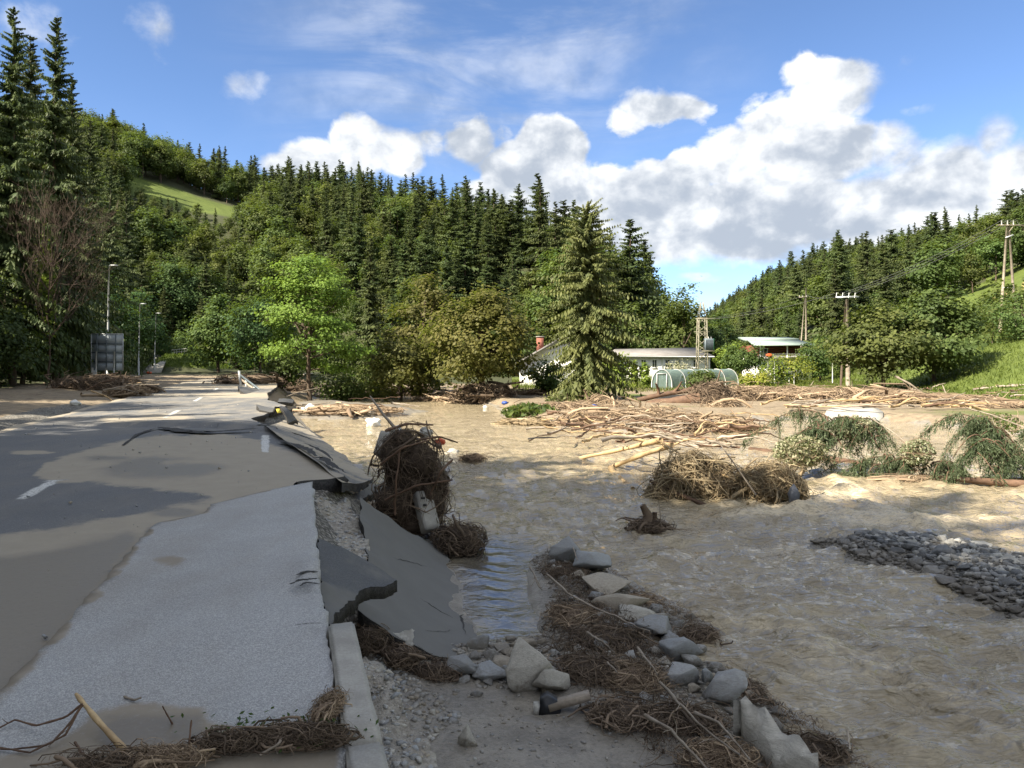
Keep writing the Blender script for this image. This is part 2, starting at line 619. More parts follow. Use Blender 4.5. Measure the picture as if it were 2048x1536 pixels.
M['metal'] = simple('galvanised_steel', (0.50, 0.52, 0.53), (0.38, 0.40, 0.41), 0.45, 4.0, 0.05, 0.005, metal=0.15)
M['sign'] = simple('aluminium_sign_back', (0.40, 0.455, 0.505), (0.31, 0.36, 0.405), 0.5, 1.2, 0.05, 0.004, metal=0.0, spec=0.5)
M['lattice'] = simple('lattice_steel', (0.300, 0.285, 0.215), (0.180, 0.160, 0.115), 0.7, 4.0, 0.1, 0.005)
M['white_wall'] = simple('white_render', (0.82, 0.815, 0.80), (0.72, 0.705, 0.675), 0.9, 0.6, 0.1, 0.01, fine=3)
M['roof_grey'] = simple('fibre_cement_roof', (0.255, 0.245, 0.238), (0.170, 0.158, 0.150), 0.85, 0.8, 0.2, 0.02, fine=6)
M['roof_green'] = simple('pale_green_metal_roof', (0.330, 0.405, 0.365), (0.255, 0.320, 0.290), 0.5, 0.7, 0.05, 0.01)
M['brick_red'] = simple('red_chimney', (0.330, 0.130, 0.095), (0.22, 0.08, 0.06), 0.9, 5, 0.3)
M['brown_timber'] = simple('reddish_timber', (0.185, 0.062, 0.035), (0.095, 0.035, 0.022), 0.8, 3, 0.2, stretch=(1, 1, 5))
M['glass_dark'] = simple('window_glass', (0.030, 0.036, 0.042), (0.055, 0.062, 0.070), 0.08, 1.0, 0.0, spec=0.7)
M['frame_white'] = simple('white_frame', (0.72, 0.72, 0.71), (0.62, 0.62, 0.61), 0.5, 4, 0.0)
M['white_plastic'] = simple('white_plastic', (0.78, 0.78, 0.76), (0.60, 0.59, 0.56), 0.5, 4, 0.2)
M['blue_plastic'] = simple('blue_plastic', (0.030, 0.080, 0.360), (0.02, 0.05, 0.22), 0.4, 4, 0.1)
M['orange_plastic'] = simple('orange_plastic', (0.620, 0.105, 0.035), (0.42, 0.07, 0.03), 0.5, 4, 0.1)
M['black_plastic'] = simple('black_plastic', (0.012, 0.013, 0.015), (0.03, 0.032, 0.036), 0.35, 4, 0.1)
M['grey_blue_tarp'] = simple('grey_blue_tarp', (0.115, 0.130, 0.165), (0.055, 0.062, 0.080), 0.5, 6, 0.5, 0.03)
M['cloth'] = simple('silted_cloth', (0.52, 0.51, 0.48), (0.33, 0.32, 0.29), 0.9, 9, 0.5, 0.02)
M['transformer'] = simple('transformer_paint', (0.130, 0.165, 0.190), (0.09, 0.115, 0.135), 0.5, 3, 0.05)
M['transformer_green'] = simple('transformer_green', (0.035, 0.300, 0.120), None, 0.5, 3, 0.0)
M['wire'] = simple('line_wire', (0.10, 0.105, 0.10), (0.07, 0.07, 0.07), 0.6, 3, 0.0)
M['porcelain'] = simple('insulator', (0.62, 0.62, 0.60), (0.5, 0.5, 0.48), 0.3, 3, 0.0)
M['yellow'] = simple('yellow_paint', (0.66, 0.55, 0.07), (0.5, 0.42, 0.07), 0.7, 5, 0.0)
M['flower'] = simple('hanging_flowers', (0.60, 0.075, 0.030), (0.40, 0.12, 0.03), 0.8, 9, 0.0)

# stone: colour differs from stone to stone, with bands of foliation
def stone_mat(name, cols, dust=0.35):
    m, t, p = new_mat(name)
    co = t.new('ShaderNodeTexCoord').outputs['Object']
    oi = t.new('ShaderNodeObjectInfo').outputs['Random']
    tint = t.attr('tint')
    rnd = t.math('FRACT', t.math('ADD', oi, t.math('MULTIPLY', tint, 3.7)))
    cr = t.new('ShaderNodeValToRGB')
    e = cr.color_ramp.elements
    cr.color_ramp.interpolation = 'CONSTANT'
    for i, c in enumerate(cols):
        pos = i / len(cols)
        x = e[i] if i < 2 else e.new(pos)
        x.position = pos; x.color = (*c, 1)
    t.put(cr.inputs[0], rnd)
    band = t.noise(t.vmath('MULTIPLY', co, (2.0, 3.0, 16.0)), 3.0, 6, 0.65, 0.4)
    c = t.mix(t.ramp(band, 0.35, 0.7, 0.0, 0.55), cr.outputs[0], t.mix(1.0, cr.outputs[0], (0.55, 0.55, 0.55), 'MULTIPLY'))
    sp = t.noise(co, 90.0, 4, 0.7)
    c = t.mix(t.ramp(sp, 0.55, 0.78, 0.0, 0.45), c, (0.46, 0.45, 0.43))
    c = t.mix(t.ramp(t.noise(co, 5.0, 5, 0.6), 0.42, 0.72, 0.0, dust), c, (0.255, 0.225, 0.180))
    geo = t.new('ShaderNodeNewGeometry'); sp3 = t.new('ShaderNodeSeparateXYZ'); t.put(sp3.inputs[0], geo.outputs['Position'])
    wob = t.math('MULTIPLY', t.math('SUBTRACT', t.noise(co, 4.0, 5, 0.65), 0.5), 0.35)
    c = t.mix(t.ramp(t.math('ADD', sp3.outputs[2], wob), -1.22, -1.06, 0.75, 0.0), c, (0.175, 0.150, 0.118))
    t.put(p.inputs['Base Color'], c)
    p.inputs['Roughness'].default_value = 0.82
    p.inputs['Specular IOR Level'].default_value = 0.35
    b1 = bump(t, p, band, 0.4, 0.03)
    bump(t, p, t.noise(co, 26.0, 8, 0.7), 0.7, 0.02, b1)
    return m


M['rock'] = stone_mat('bank_stone', [(0.36, 0.378, 0.395), (0.47, 0.47, 0.46), (0.31, 0.318, 0.322), (0.52, 0.495, 0.44), (0.41, 0.415, 0.415), (0.43, 0.38, 0.305)])
M['slate'] = stone_mat('slate_shingle', [(0.14, 0.146, 0.154), (0.26, 0.265, 0.27), (0.18, 0.188, 0.198), (0.40, 0.392, 0.37), (0.125, 0.13, 0.136), (0.29, 0.292, 0.29), (0.52, 0.51, 0.48)], 0.2)

M['leaf_bright'] = leaf_mat('locust_leaves', (0.095, 0.155, 0.028), (0.215, 0.290, 0.050), 0.42, 0.1)
M['leaf_mid'] = leaf_mat('broad_leaves', (0.046, 0.070, 0.021), (0.104, 0.132, 0.034), 0.35, 0.28, hue=0.03)
M['leaf_olive'] = leaf_mat('olive_brown_leaves', (0.066, 0.074, 0.020), (0.128, 0.122, 0.032), 0.35, 0.12, hue=0.015)
M['leaf_dark'] = leaf_mat('dark_leaves', (0.026, 0.058, 0.020), (0.060, 0.104, 0.030), 0.3, 0.25)
M['leaf_pale'] = leaf_mat('pale_leaf_undersides', (0.110, 0.140, 0.060), (0.430, 0.430, 0.300), 0.25, 0.1)
M['leaf_yellow'] = leaf_mat('garden_leaves', (0.110, 0.170, 0.028), (0.270, 0.275, 0.045), 0.35, 0.15)
M['needle'] = leaf_mat('spruce_needles', (0.040, 0.060, 0.026), (0.092, 0.114, 0.040), 0.2, 0.25, hue=0.02)
M['needle_hero'] = leaf_mat('old_spruce_needles', (0.050, 0.066, 0.024), (0.125, 0.132, 0.045), 0.22, 0.1)
M['needle_fallen'] = leaf_mat('fallen_spruce_needles', (0.050, 0.072, 0.036), (0.150, 0.170, 0.095), 0.2, 0.1)
M['leaf_walnut'] = leaf_mat('walnut_leaves', (0.040, 0.062, 0.020), (0.100, 0.128, 0.034), 0.3, 0.08)
M['grass'] = leaf_mat('grass_blades', (0.060, 0.092, 0.016), (0.120, 0.160, 0.028), 0.4, 0.1)
M['straw'] = leaf_mat('straw', (0.190, 0.135, 0.080), (0.480, 0.390, 0.250), 0.15, 0.1, hue=0.0)
M['root'] = leaf_mat('muddy_roots', (0.055, 0.040, 0.029), (0.250, 0.188, 0.135), 0.0, 0.1, 0.9, hue=0.0)
M['root_dry'] = leaf_mat('dry_brushwood', (0.130, 0.090, 0.062), (0.430, 0.330, 0.225), 0.0, 0.1, 0.9, hue=0.0)
M['dead_twig'] = leaf_mat('dead_twigs', (0.045, 0.034, 0.028), (0.130, 0.095, 0.074), 0.0, 0.1, 0.9, hue=0.0)

# ground: attributes choose silt, grass, gravel; otherwise forest floor
m, t, p = new_mat('ground_earth')
co = t.new('ShaderNodeTexCoord').outputs['Object']
nA = t.noise(co, 0.35, 6, 0.6); nB = t.noise(co, 3.0, 8, 0.65); nC = t.noise(co, 28.0, 6, 0.7)
floor = t.mix(nB, (0.034, 0.045, 0.018), (0.060, 0.062, 0.028))
silt = t.mix(t.ramp(t.math('ADD', t.math('MULTIPLY', nB, 0.6), t.math('MULTIPLY', nC, 0.4)), 0.35, 0.65), (0.150, 0.115, 0.080), (0.300, 0.245, 0.170))
grs = t.mix(t.ramp(t.math('ADD', t.math('MULTIPLY', nA, 0.4), t.math('MULTIPLY', nC, 0.6)), 0.35, 0.65), (0.060, 0.090, 0.016), (0.120, 0.155, 0.030))
drygrs = t.mix(nC, (0.230, 0.200, 0.075), (0.330, 0.270, 0.105))
vg = t.new('ShaderNodeTexVoronoi'); t.put(vg.inputs['Vector'], co); vg.inputs['Scale'].default_value = 22.0
vsep = t.new('ShaderNodeSeparateColor'); t.put(vsep.inputs[0], vg.outputs['Color'])
grv = t.mix(t.ramp(vsep.outputs[0], 0.1, 1.0), (0.10, 0.095, 0.085), (0.36, 0.34, 0.30))
grv = t.mix(t.ramp(vg.outputs['Distance'], 0.3, 0.7, 0.0, 0.7), grv, (0.06, 0.055, 0.048))
wsil = t.mix(t.ramp(t.math('ADD', t.math('MULTIPLY', nB, .55), t.math('MULTIPLY', nC, .45)), .34, .66), (0.150, 0.135, 0.112), (0.300, 0.272, 0.230))
def sharp(name, w=0.45):
    return t.ramp(t.math('ADD', t.attr(name), t.math('MULTIPLY', t.math('SUBTRACT', nB, 0.5), w)), 0.35, 0.65)
gm = sharp('grass')
c = t.mix(sharp('silt'), floor, silt)
c = t.mix(gm, c, grs)
c = t.mix(sharp('dry'), c, drygrs)
c = t.mix(sharp('gravel'), c, grv)
wm = sharp('wetsilt')
c = t.mix(wm, c, wsil)
t.put(p.inputs['Base Color'], c)
t.put(p.inputs['Roughness'], t.math('SUBTRACT', 0.92, t.math('MULTIPLY', wm, 0.5)))
p.inputs['Specular IOR Level'].default_value = 0.35
b1 = bump(t, p, t.math('ADD', nB, t.math('MULTIPLY', nC, 0.5)), 0.5, 0.08)
bump(t, p, t.math('MULTIPLY', t.math('SUBTRACT', 1.0, vg.outputs['Distance']), t.attr('gravel')), 0.8, 0.03, b1)
M['ground'] = m

# flood water: opaque with silt, glossy; foam where it breaks
m, t, p = new_mat('flood_water')
co = t.new('ShaderNodeTexCoord').outputs['Object']
calm = t.attr('calm'); foam = t.attr('foam')
co_s = t.vmath('MULTIPLY', co, (0.55, 1.0, 1.0))
n1 = t.noise(co_s, 1.6, 6, 0.6, 0.5); n2 = t.noise(co_s, 6.0, 6, 0.62, 0.4); n3 = t.noise(co_s, 24.0, 4, 0.6)
c = t.mix(t.ramp(n1, 0.35, 0.7), (0.255, 0.210, 0.140), (0.372, 0.312, 0.208))
c = t.mix(t.ramp(n2, 0.5, 0.8, 0.0, 0.35), c, (0.215, 0.168, 0.105))
fm = t.ramp(t.math('ADD', foam, t.math('MULTIPLY', t.math('SUBTRACT', n2, 0.5), 0.9)), 0.42, 0.85)
fm = t.math('MULTIPLY', fm, t.ramp(n3, 0.35, 0.6, 0.35, 1.0))
c = t.mix(fm, c, (0.62, 0.52, 0.36))
c = t.mix(t.math('MULTIPLY', calm, 0.85), c, (0.075, 0.072, 0.064))
t.put(p.inputs['Base Color'], c)
t.put(p.inputs['Roughness'], t.math('ADD', t.math('MULTIPLY', fm, 0.5), t.math('SUBTRACT', 0.055, t.math('MULTIPLY', calm, 0.03))))
t.put(p.inputs['IOR'], t.math('ADD', 1.34, t.math('MULTIPLY', calm, 0.45)))
p.inputs['Specular IOR Level'].default_value = 0.95
rough_amt = t.math('SUBTRACT', 1.0, t.math('MULTIPLY', calm, 0.93))
nr1 = t.noise(t.vmath('MULTIPLY', co, (0.5, 1.1, 1.0)), 3.2, 3, 0.5, 0.8)
nr2 = t.noise(t.vmath('MULTIPLY', co, (0.5, 1.0, 1.0)), 8.5, 3, 0.5, 0.6)
def crest(v):                                     # sharp crests, rounded troughs
    return t.math('SUBTRACT', 1.0, t.math('ABSOLUTE', t.math('MULTIPLY', t.math('SUBTRACT', v, 0.5), 4.0)))
h = t.math('ADD', t.math('MULTIPLY', crest(nr1), 0.75), t.math('ADD', t.math('MULTIPLY', crest(nr2), 0.30), t.math('MULTIPLY', n3, 0.10)))
bump(t, p, t.math('MULTIPLY', h, rough_amt), 0.75, 0.085)
M['water'] = m

# greenhouse film
m, t, p = new_mat('greenhouse_film')
co = t.new('ShaderNodeTexCoord').outputs['Object']
t.put(p.inputs['Base Color'], t.mix(t.noise(co, 1.3, 4, 0.6), (0.150, 0.225, 0.212), (0.240, 0.315, 0.300)))
p.inputs['Roughness'].default_value = 0.35
tb = t.new('ShaderNodeBsdfTransparent'); tb.inputs[0].default_value = (0.85, 0.95, 0.92, 1)
mx = t.new('ShaderNodeMixShader'); mx.inputs[0].default_value = 0.30
t.put(mx.inputs[1], p.outputs[0]); t.put(mx.inputs[2], tb.outputs[0])
t.put(t.n['Material Output'].inputs['Surface'], mx.outputs[0])
M['film'] = m

# ---------------------------------------------------------------- the lie of the land
def pxpoly(pts, z):
    return [tuple(G(a, b, z)[:2]) for a, b in pts]


RIVER = pxpoly([(745, 985), (820, 1060), (880, 1090), (905, 1130), (920, 1180), (925, 1225), (948, 1245), (948, 1292), (1085, 1275),
                (1066, 1215), (1050, 1150), (1075, 1108), (1120, 1085), (1205, 1130), (1310, 1190), (1440, 1258),
                (1425, 1300), (1500, 1375), (1570, 1420), (1705, 1490), (1790, 1580)], WZ)
RIVER += [(2.6, 3.6), (4.0, 1.0), (8.0, -40.0), (29.0, -40.0), (30.5, 10.0), (30.0, 29.0)]
RIVER += pxpoly([(2048, 872), (1900, 852), (1750, 842), (1640, 838), (1500, 842), (1400, 868), (1250, 868), (1120, 850), (1030, 838),
                 (985, 812), (880, 797), (760, 782), (690, 778), (648, 788), (605, 812), (590, 826), (610, 848), (660, 890), (700, 930)], WZ)
GRAVEL_BAR = pxpoly([(1622, 1080), (1720, 1068), (1850, 1070), (2048, 1108), (2200, 1140), (2300, 1260), (2180, 1290), (2048, 1242), (1930, 1185), (1850, 1155), (1700, 1112)], -1.25)
ROCK_BAR = pxpoly([(1062, 1110), (1112, 1086), (1200, 1128), (1300, 1188), (1435, 1255), (1430, 1300), (1500, 1375), (1700, 1488), (1740, 1570), (1560, 1600), (1400, 1500),
                   (1230, 1420), (1100, 1330), (1075, 1260), (1100, 1180)], -1.2)

SPIT = pxpoly([(575, 806), (640, 799), (720, 806), (800, 810), (845, 820), (770, 832), (660, 835), (598, 832)], -1.2)


def cx_road(y):                                    # centre line of the road
    y = np.asarray(y, float)
    s = -3.0 - 0.325 * y
    k = np.clip(y - 58, 0, None)
    return s + 0.0052 * k ** 2


# right-hand rim of what is left of the road (x by y), left-hand rim
RIM = [(-30, 8.6), (0, 0.25), (3.0, -0.75), (4.9, -1.12), (6.0, -1.5), (8.0, -2.1), (10.6, -2.78), (11.2, -2.45), (12.0, -2.75), (13.2, -3.28), (14.5, -3.85), (16.5, -4.78), (18.3, -5.55), (20.2, -6.3),
       (21.5, -7.1), (23.5, -8.1), (26.5, -8.2), (29.0, -8.6), (33.0, -10.6), (40.0, -12.9), (50.0, -15.5), (60.0, -18.5), (80.0, -24.0), (115.0, -28.5), (140.0, -30.0)]
_ry = np.array([a for a, b in RIM]); _rx = np.array([b for a, b in RIM])


def rim_r(y):
    return np.interp(y, _ry, _rx)


def rim_l(y):
    return cx_road(y) - 3.35 / 0.951


PLATFORM = [(rim_r(v) - 0.15, v) for v in np.concatenate([np.arange(-30, 30, 1.0), np.arange(30, 118, 4.0)])]
PLATFORM += [(-34.0, 124.0), (-60, 128), (-70, 100), (-46, 60), (-34, 30), (-26, 0), (0, -50), (14, -50)]

L_FOOT = [(28, -80), (-14.5, -4), (-20.5, 20), (-34.5, 58), (-55, 104), (-49, 126), (-12, 119), (21, 116), (36, 136), (47, 185), (62, 262), (74, 330), (80, 700)]
L_HILL = L_FOOT + [(-1500, 700), (-1500, -80)]
R_FOOT = [(33, -80), (33, 20), (31.8, 55), (35, 79), (38, 100), (42, 150), (56, 250), (88, 450), (120, 700)]
R_HILL = R_FOOT + [(1500, 700), (1500, -80)]
L_SKY = [(-900, 150), (-200, 200), (150, 215), (250, 245), (330, 275), (420, 312), (520, 345), (620, 345), (740, 352), (860, 385), (1000, 398), (1100, 425), (1200, 452), (1270, 492), (1310, 545), (1345, 640), (1500, 700)]
R_SKY = [(1300, 640), (1400, 605), (1450, 575), (1530, 545), (1600, 528), (1700, 478), (1800, 462), (1900, 442), (1960, 420), (2048, 385), (2400, 300), (3200, 200)]


L_CAP = ([-900, 150, 200, 250, 300, 350, 420, 470, 520, 620, 740, 860, 1000, 1100, 1200, 1310, 1500], [60, 94, 91.4, 88.4, 82.3, 75.8, 67.9, 63, 58.2, 60.5, 61, 48.4, 57.5, 80, 80, 70, 60])
R_CAP = ([1300, 1450, 1530, 1600, 1700, 1800, 1900, 1960, 2048, 2600], [70, 75, 75, 40, 70, 72, 42.6, 42.7, 40.1, 50])


def cap(x, y, sky_pts, D0, tree, tab=None):
    u = np.clip(x / np.maximum(y, 1.0), -3, 3)
    u = np.where(y < 5, np.where(x < 0, -3, 3), u)
    px = u * F + 1024
    if tab is not None:
        return np.interp(px, tab[0], tab[1])
    v = (HOR - np.interp(px, [a for a, b in sky_pts], [b for a, b in sky_pts])) / F
    return np.maximum(v * D0 - tree, 2.0)


def H(x, y):
    """height of the ground"""
    x = np.asarray(x, float); y = np.asarray(y, float)
    sh = x.shape
    x = x.ravel(); y = y.ravel()
    dr = sdist(x, y, RIVER)                       # + inside river
    land = -1.3 + np.clip(-dr * 0.42, 0, 0.42) + 0.05 * fbm(x * 0.7, y * 0.7, 3) * np.clip(-dr, 0, 1)
    # mud flat in front of the camera lies low
    near = sstep(16, 9, y) * sstep(-2.5, -0.5, x)
    land = np.where(dr < 0, land * (1 - near) + near * (-1.27 + np.clip(-dr * 0.10, 0, 0.10) + 0.05 * fbm(x * 1.3, y * 1.3, 5)), land)
    z = np.where(dr > 0, -1.3 - np.clip(dr * 0.5, 0, 0.8), land)
    b = sdist(x, y, ROCK_BAR)
    z = np.maximum(z, np.where(b > -0.2, -1.38 + np.clip((b + 0.2) * 0.40, 0, 0.16) + 0.07 * fbm(x * 2.2, y * 2.2, 9), -9))
    b = sdist(x, y, GRAVEL_BAR)
    z = np.maximum(z, np.where(b > -0.4, -1.42 + np.clip((b + 0.4) * 0.30, 0, 0.32) + 0.06 * fbm(x * 1.5, y * 1.5, 11), -9))
    b = sdist(x, y, SPIT)
    z = np.maximum(z, np.where(b > -1.0, -1.42 + np.clip((b + 1.0) * 0.16, 0, 0.36) + 0.12 * fbm(x * .8, y * .8, 15), -9))
    # slope of the road embankment
    dp = sdist(x, y, PLATFORM)
    rough = fbm(x * 1.1, y * 1.1, 21)
    emb = -0.14 + np.minimum(dp + 0.05, 0) * (0.95 + 2.2 * sstep(8.0, 6.5, y) * (x > -4)) + 0.22 * rough * np.clip(-dp, 0, 0.6)
    zp = np.where(dp > 0, -0.14, emb)
    # shoulder to the left of the carriageway
    off = rim_l(y) - x
    shoulder = 0.12 * sstep(-0.1, 0.7, off) + 0.22 * sstep(0.5, 6, off) * (0.7 + rough * 0.7) + 0.05 * rough * (off > 0.2)
    zp = np.where((dp > 0) & (off > -0.1), zp + shoulder, zp)
    z = np.maximum(z, zp)
    # hills
    il = inside(x, y, L_HILL); dl = np.where(il, dist_line(x, y, L_FOOT), 0)
    cl = cap(x, y, L_SKY, 235.0, 9.0, L_CAP)
    hl = 0.66 * np.clip(dl - 4, 0, None) + 0.10 * np.clip(dl, 0, 4)
    hl = cl * np.tanh(hl / cl) * np.where(dl > 0, 1, 0)
    hl = hl + 2.2 * fbm(x * 0.045, y * 0.045, 31) * sstep(4, 25, dl)
    ir = inside(x, y, R_HILL); dd = np.where(ir, dist_line(x, y, R_FOOT), 0)
    cr_ = cap(x, y, R_SKY, 300.0, 8.0, R_CAP)
    hr = (0.40 + 0.28 * sstep(0.50, 0.38, x / np.maximum(y, 1.0)) * sstep(75, 120, y)) * np.clip(dd - 2.5, 0, None) + 0.16 * np.clip(dd - 25, 0, None) + 0.14 * np.clip(dd, 0, 2.5)
    hr = cr_ * np.tanh(hr / cr_) * np.where(dd > 0, 1, 0)
    hr = hr + 1.6 * fbm(x * 0.05, y * 0.05, 41) * sstep(4, 25, dd)
    z = z + np.where(dl > 0, hl, 0) + np.where(dd > 0, hr, 0)
    # grassy bank with the slip road beyond the bend
    bk = np.exp(-(((x + 48.3) / 4.2) ** 4 + ((y - 113) / 6.5) ** 4))
    z = z + 2.3 * bk
    return z.reshape(sh)


def hz(x, y):
    return float(H(np.array([x]), np.array([y]))[0])


def hit(px, py, d0=4.0, d1=600.0):
    """where the line of sight through a photo pixel meets the ground"""
    d = np.geomspace(d0, d1, 900)
    x = (px - 1024) / F * d; zz = EYE + (HOR - py) / F * d
    below = np.nonzero(H(x, d) > zz)[0]
    k = below[0] if len(below) else len(d) - 1
    return np.array((x[k], d[k], H(x[k:k + 1], d[k:k + 1])[0]))


def toward(px, d):
    """point on the ground in the direction of a photo column, at depth d"""
    x = (px - 1024) / F * d
    return np.array((x, d, hz(x, d)))


# ---- ground sheet, polar so that it is finest near the road
th = np.concatenate([np.linspace(-180, -46, 60, endpoint=False), np.linspace(-46, 46, 300), np.linspace(46, 180, 60)[1:]])
rr = np.concatenate([np.geomspace(1.2, 30, 170, endpoint=False), np.geomspace(30, 160, 80, endpoint=False), np.geomspace(160, 900, 36)])
TH, RRr = np.meshgrid(np.radians(th), rr, indexing='ij')
gx = (np.sin(TH) * RRr).ravel(); gy = (np.cos(TH) * RRr).ravel()
gz = H(gx, gy)
nt, nr = len(th), len(rr)
ii, jj = np.meshgrid(np.arange(nt - 1), np.arange(nr - 1), indexing='ij')
a = (ii * nr + jj).ravel()
gq = np.stack([a, a + 1, a + nr + 1, a + nr], 1)
gpx = gx / np.maximum(gy, 0.5) * F + 1024
gpy = HOR - (gz - EYE) / np.maximum(gy, 0.5) * F
gd_r = sdist(gx, gy, RIVER); gd_p = sdist(gx, gy, PLATFORM)
gl = np.where(inside(gx, gy, L_HILL), dist_line(gx, gy, L_FOOT), 0); gr = np.where(inside(gx, gy, R_HILL), dist_line(gx, gy, R_FOOT), 0)
flood = ((gl <= 0) & (gr <= 0)).astype(float)
silt = np.where(flood > 0, 1.0, 0.0)
silt = np.where(gy > 62, silt * sstep(105, 66, gy), silt)
grass = np.zeros(len(gx))
grass = np.where((gr > 0.6) & (gr < 60) & (gy < 130) & (gy > -20), 1.0, grass)
grass = np.maximum(grass, np.where((flood > 0) & (gy > 64) & (gx > 0), sstep(64, 82, gy), 0))
MEADOW = [(225, 345), (262, 350), (330, 372), (400, 398), (480, 420), (560, 432), (560, 440), (480, 438), (400, 426), (330, 406), (262, 386), (225, 378)]
md = sdist(gpx, gpy, MEADOW)
grass = np.where((gl > 20) & (gy > 120), np.clip(md / 12 + 0.6, 0, 1), grass)
bankm = np.exp(-(((gx + 48.3) / 5.2) ** 4 + ((gy - 113) / 7.0) ** 4))
grass = np.maximum(grass, bankm * 1.2)
# strip of turf left on the cut bank
turf = (flood > 0) & (gd_r < -1.0) & (gd_r > -14) & (gx > 8) & (gy > 36) & (gy < 66)
grass = np.where(turf, 0.38 + 0.5 * fbm(gx * 0.12, gy * 0.3, 71), grass)
dry = np.where((gr > 14) & (gr < 40) & (gy > 40) & (gy < 110), 0.25 + 0.7 * fbm(gx * 0.08, gy * 0.08, 77) + 0.4 * np.exp(-((gpx - 1990) / 60) ** 2 - ((gpy - 585) / 30) ** 2), 0)
dry = np.maximum(dry, np.where((gl > 20) & (gpx < 262) & (gpx > 180) & (gpy < 345) & (gpy > 240), 0.9, 0))
gravel = np.where((gd_p < 0.3) & (gd_p > -1.1) & (gy < 32) & (gx > -12) & (gy > 6.5), 1.0, 0.0)
bar = sdist(gx, gy, GRAVEL_BAR)
gravel = np.where(bar > -0.5, 0.9, gravel)
offl = rim_l(gy) - gx
gravel = np.maximum(gravel, np.where((offl > 0.1) & (offl < 1.6) & (gy > 16) & (gy < 30), 0.75, 0))
wets = np.where((gy < 13) & (gx > -1.4) & (gx < 5) & (gd_p < -0.2) & (bar < -1), 0.9, 0.0)
wets = np.where(gd_r > -0.25, 0.85, wets)
rb_ = sdist(gx, gy, ROCK_BAR)
gravel = np.where(rb_ > -0.1, 0.55, gravel); wets = np.where(rb_ > 0.1, 0.35, wets)
gmb = MB(); gmb.add(np.column_stack([gx, gy, gz]), gq[:, ::-1])
c0 = len(gx)
ground = gmb.build('ground', M['ground'], smooth=True, origin=np.zeros(3), attrs=dict(silt=silt, grass=grass, dry=dry, gravel=gravel, wetsilt=wets))
tag(ground, 'silted valley floor and wooded slopes around the flooded river', 'ground', kind='structure')

# ---------------------------------------------------------------- river
wx_, wy_ = [], []
cols = np.concatenate([np.arange(540, 2160, 4.0), np.arange(2160, 3600, 40.0)])
rows = np.concatenate([np.array([764, 768, 772, 776]), np.arange(779, 860, 1.6), np.arange(860, 1640, 3.0), np.geomspace(1640, 6000, 30)])
PXg, PYg = np.meshgrid(cols, rows)
d_ = (EYE - WZ) * F / (PYg - HOR)
wx = ((PXg - 1024) / F * d_).ravel(); wy = d_.ravel()
hgt = H(wx, wy)
# flow runs down valley, past the debris, towards the lower right
fx, fy = 0.93, -0.36
sx = wx * fx + wy * fy; sy = -wx * fy + wy * fx
wr = 0.35 * fbm(wx * 0.5, wy * 0.5, 50)
def ridge(v):
    return 1 - np.abs(v) * 3.2
far = sstep(42, 14, wy)
wav = 0.12 * fbm(sx * 0.7 + wr, sy * 1.3 + wr, 51, 3) + 0.10 * ridge(fbm(sx * 1.2 + wr, sy * 2.6 + wr, 55, 2)) * 0.6 + 0.075 * fbm(sx * 2.6 + wr, sy * 5.2 + wr, 58, 3)
POOL = pxpoly([(880, 1090), (905, 1130), (925, 1225), (948, 1245), (948, 1295), (1085, 1275), (1066, 1215), (1055, 1150), (1075, 1110), (1010, 1078), (935, 1085)], WZ)
pd = sdist(wx, wy, POOL)
calm = sstep(-0.75, 0.55, pd)
rip = 0.0075 * np.sin(wy * 13 + 3.4 * fbm(wx * 1.1, wy * 0.6, 61) * 3 + wx * 2.2) + 0.006 * fbm(wx * 3, wy * 9, 62, 2)
amp = 0.25 + 0.75 * far
# rough water round obstacles: (px, py, radius, lift)
OBST = [(1610, 985, 1.0, .05), (1560, 1012, .9, .07), (1680, 985, .9, .04), (1480, 1022, 1.0, .06), (1880, 1060, 1.5, .04), (1500, 1255, 0.9, .04), (1580, 1390, 0.7, .03), (1160, 1000, .8, .05),
        (900, 1000, .7, .03), (1330, 1090, .9, .03), (1250, 905, 2.2, .05), (860, 905, 2.0, .03), (1750, 1040, 1.2, .05), (1700, 1330, 0.8, .05), (1950, 1440, .7, .04), (1400, 860, 3, .05), (1950, 985, 2.0, .05)]
foam = 0.02 + 0.38 * fbm(sx * 0.35, sy * 0.9, 65, 3)
lift = np.zeros(len(wx))
for px, py, r, lf in OBST:
    g = G(px, py, WZ)
    q = np.exp(-((wx - g[0]) ** 2 + (wy - g[1]) ** 2) / r ** 2)
    foam = foam + 0.42 * q
    lift = lift + lf * q * (1 + 2.2 * fbm(wx * 2.6, wy * 2.6, 66, 3))
# the V of the wake thrown off the straw heap
for (a, b) in [((1640, 945), (1710, 990)), ((1710, 990), (1600, 1030)), ((1600, 1030), (1460, 1042)), ((1720, 1010), (1830, 1052)), ((1830, 1052), (2048, 1040))]:
    pa, pb = G(*a, WZ), G(*b, WZ)
    dl_ = dist_line(wx, wy, [pa[:2], pb[:2]])
    q = np.exp(-(dl_ / 0.28) ** 2)
    foam = foam + 0.50 * q; lift = lift + 0.07 * q
foam = foam + 0.08 * sstep(13, 17, wy) * sstep(32, 22, wy)
wzv = WZ + (1 - calm) * (wav * amp + lift) + calm * rip
keep_v = hgt < WZ + 0.14
nrw, ncw = PXg.shape
ii, jj = np.meshgrid(np.arange(nrw - 1), np.arange(ncw - 1), indexing='ij')
a = (ii * ncw + jj).ravel()
wq = np.stack([a, a + ncw, a + ncw + 1, a + 1], 1)
wq = wq[keep_v[wq].any(1)]
used = np.unique(wq); remap = np.full(len(wx), -1); remap[used] = np.arange(len(used))
wmb = MB(); wmb.add(np.column_stack([wx, wy, wzv])[used], remap[wq])
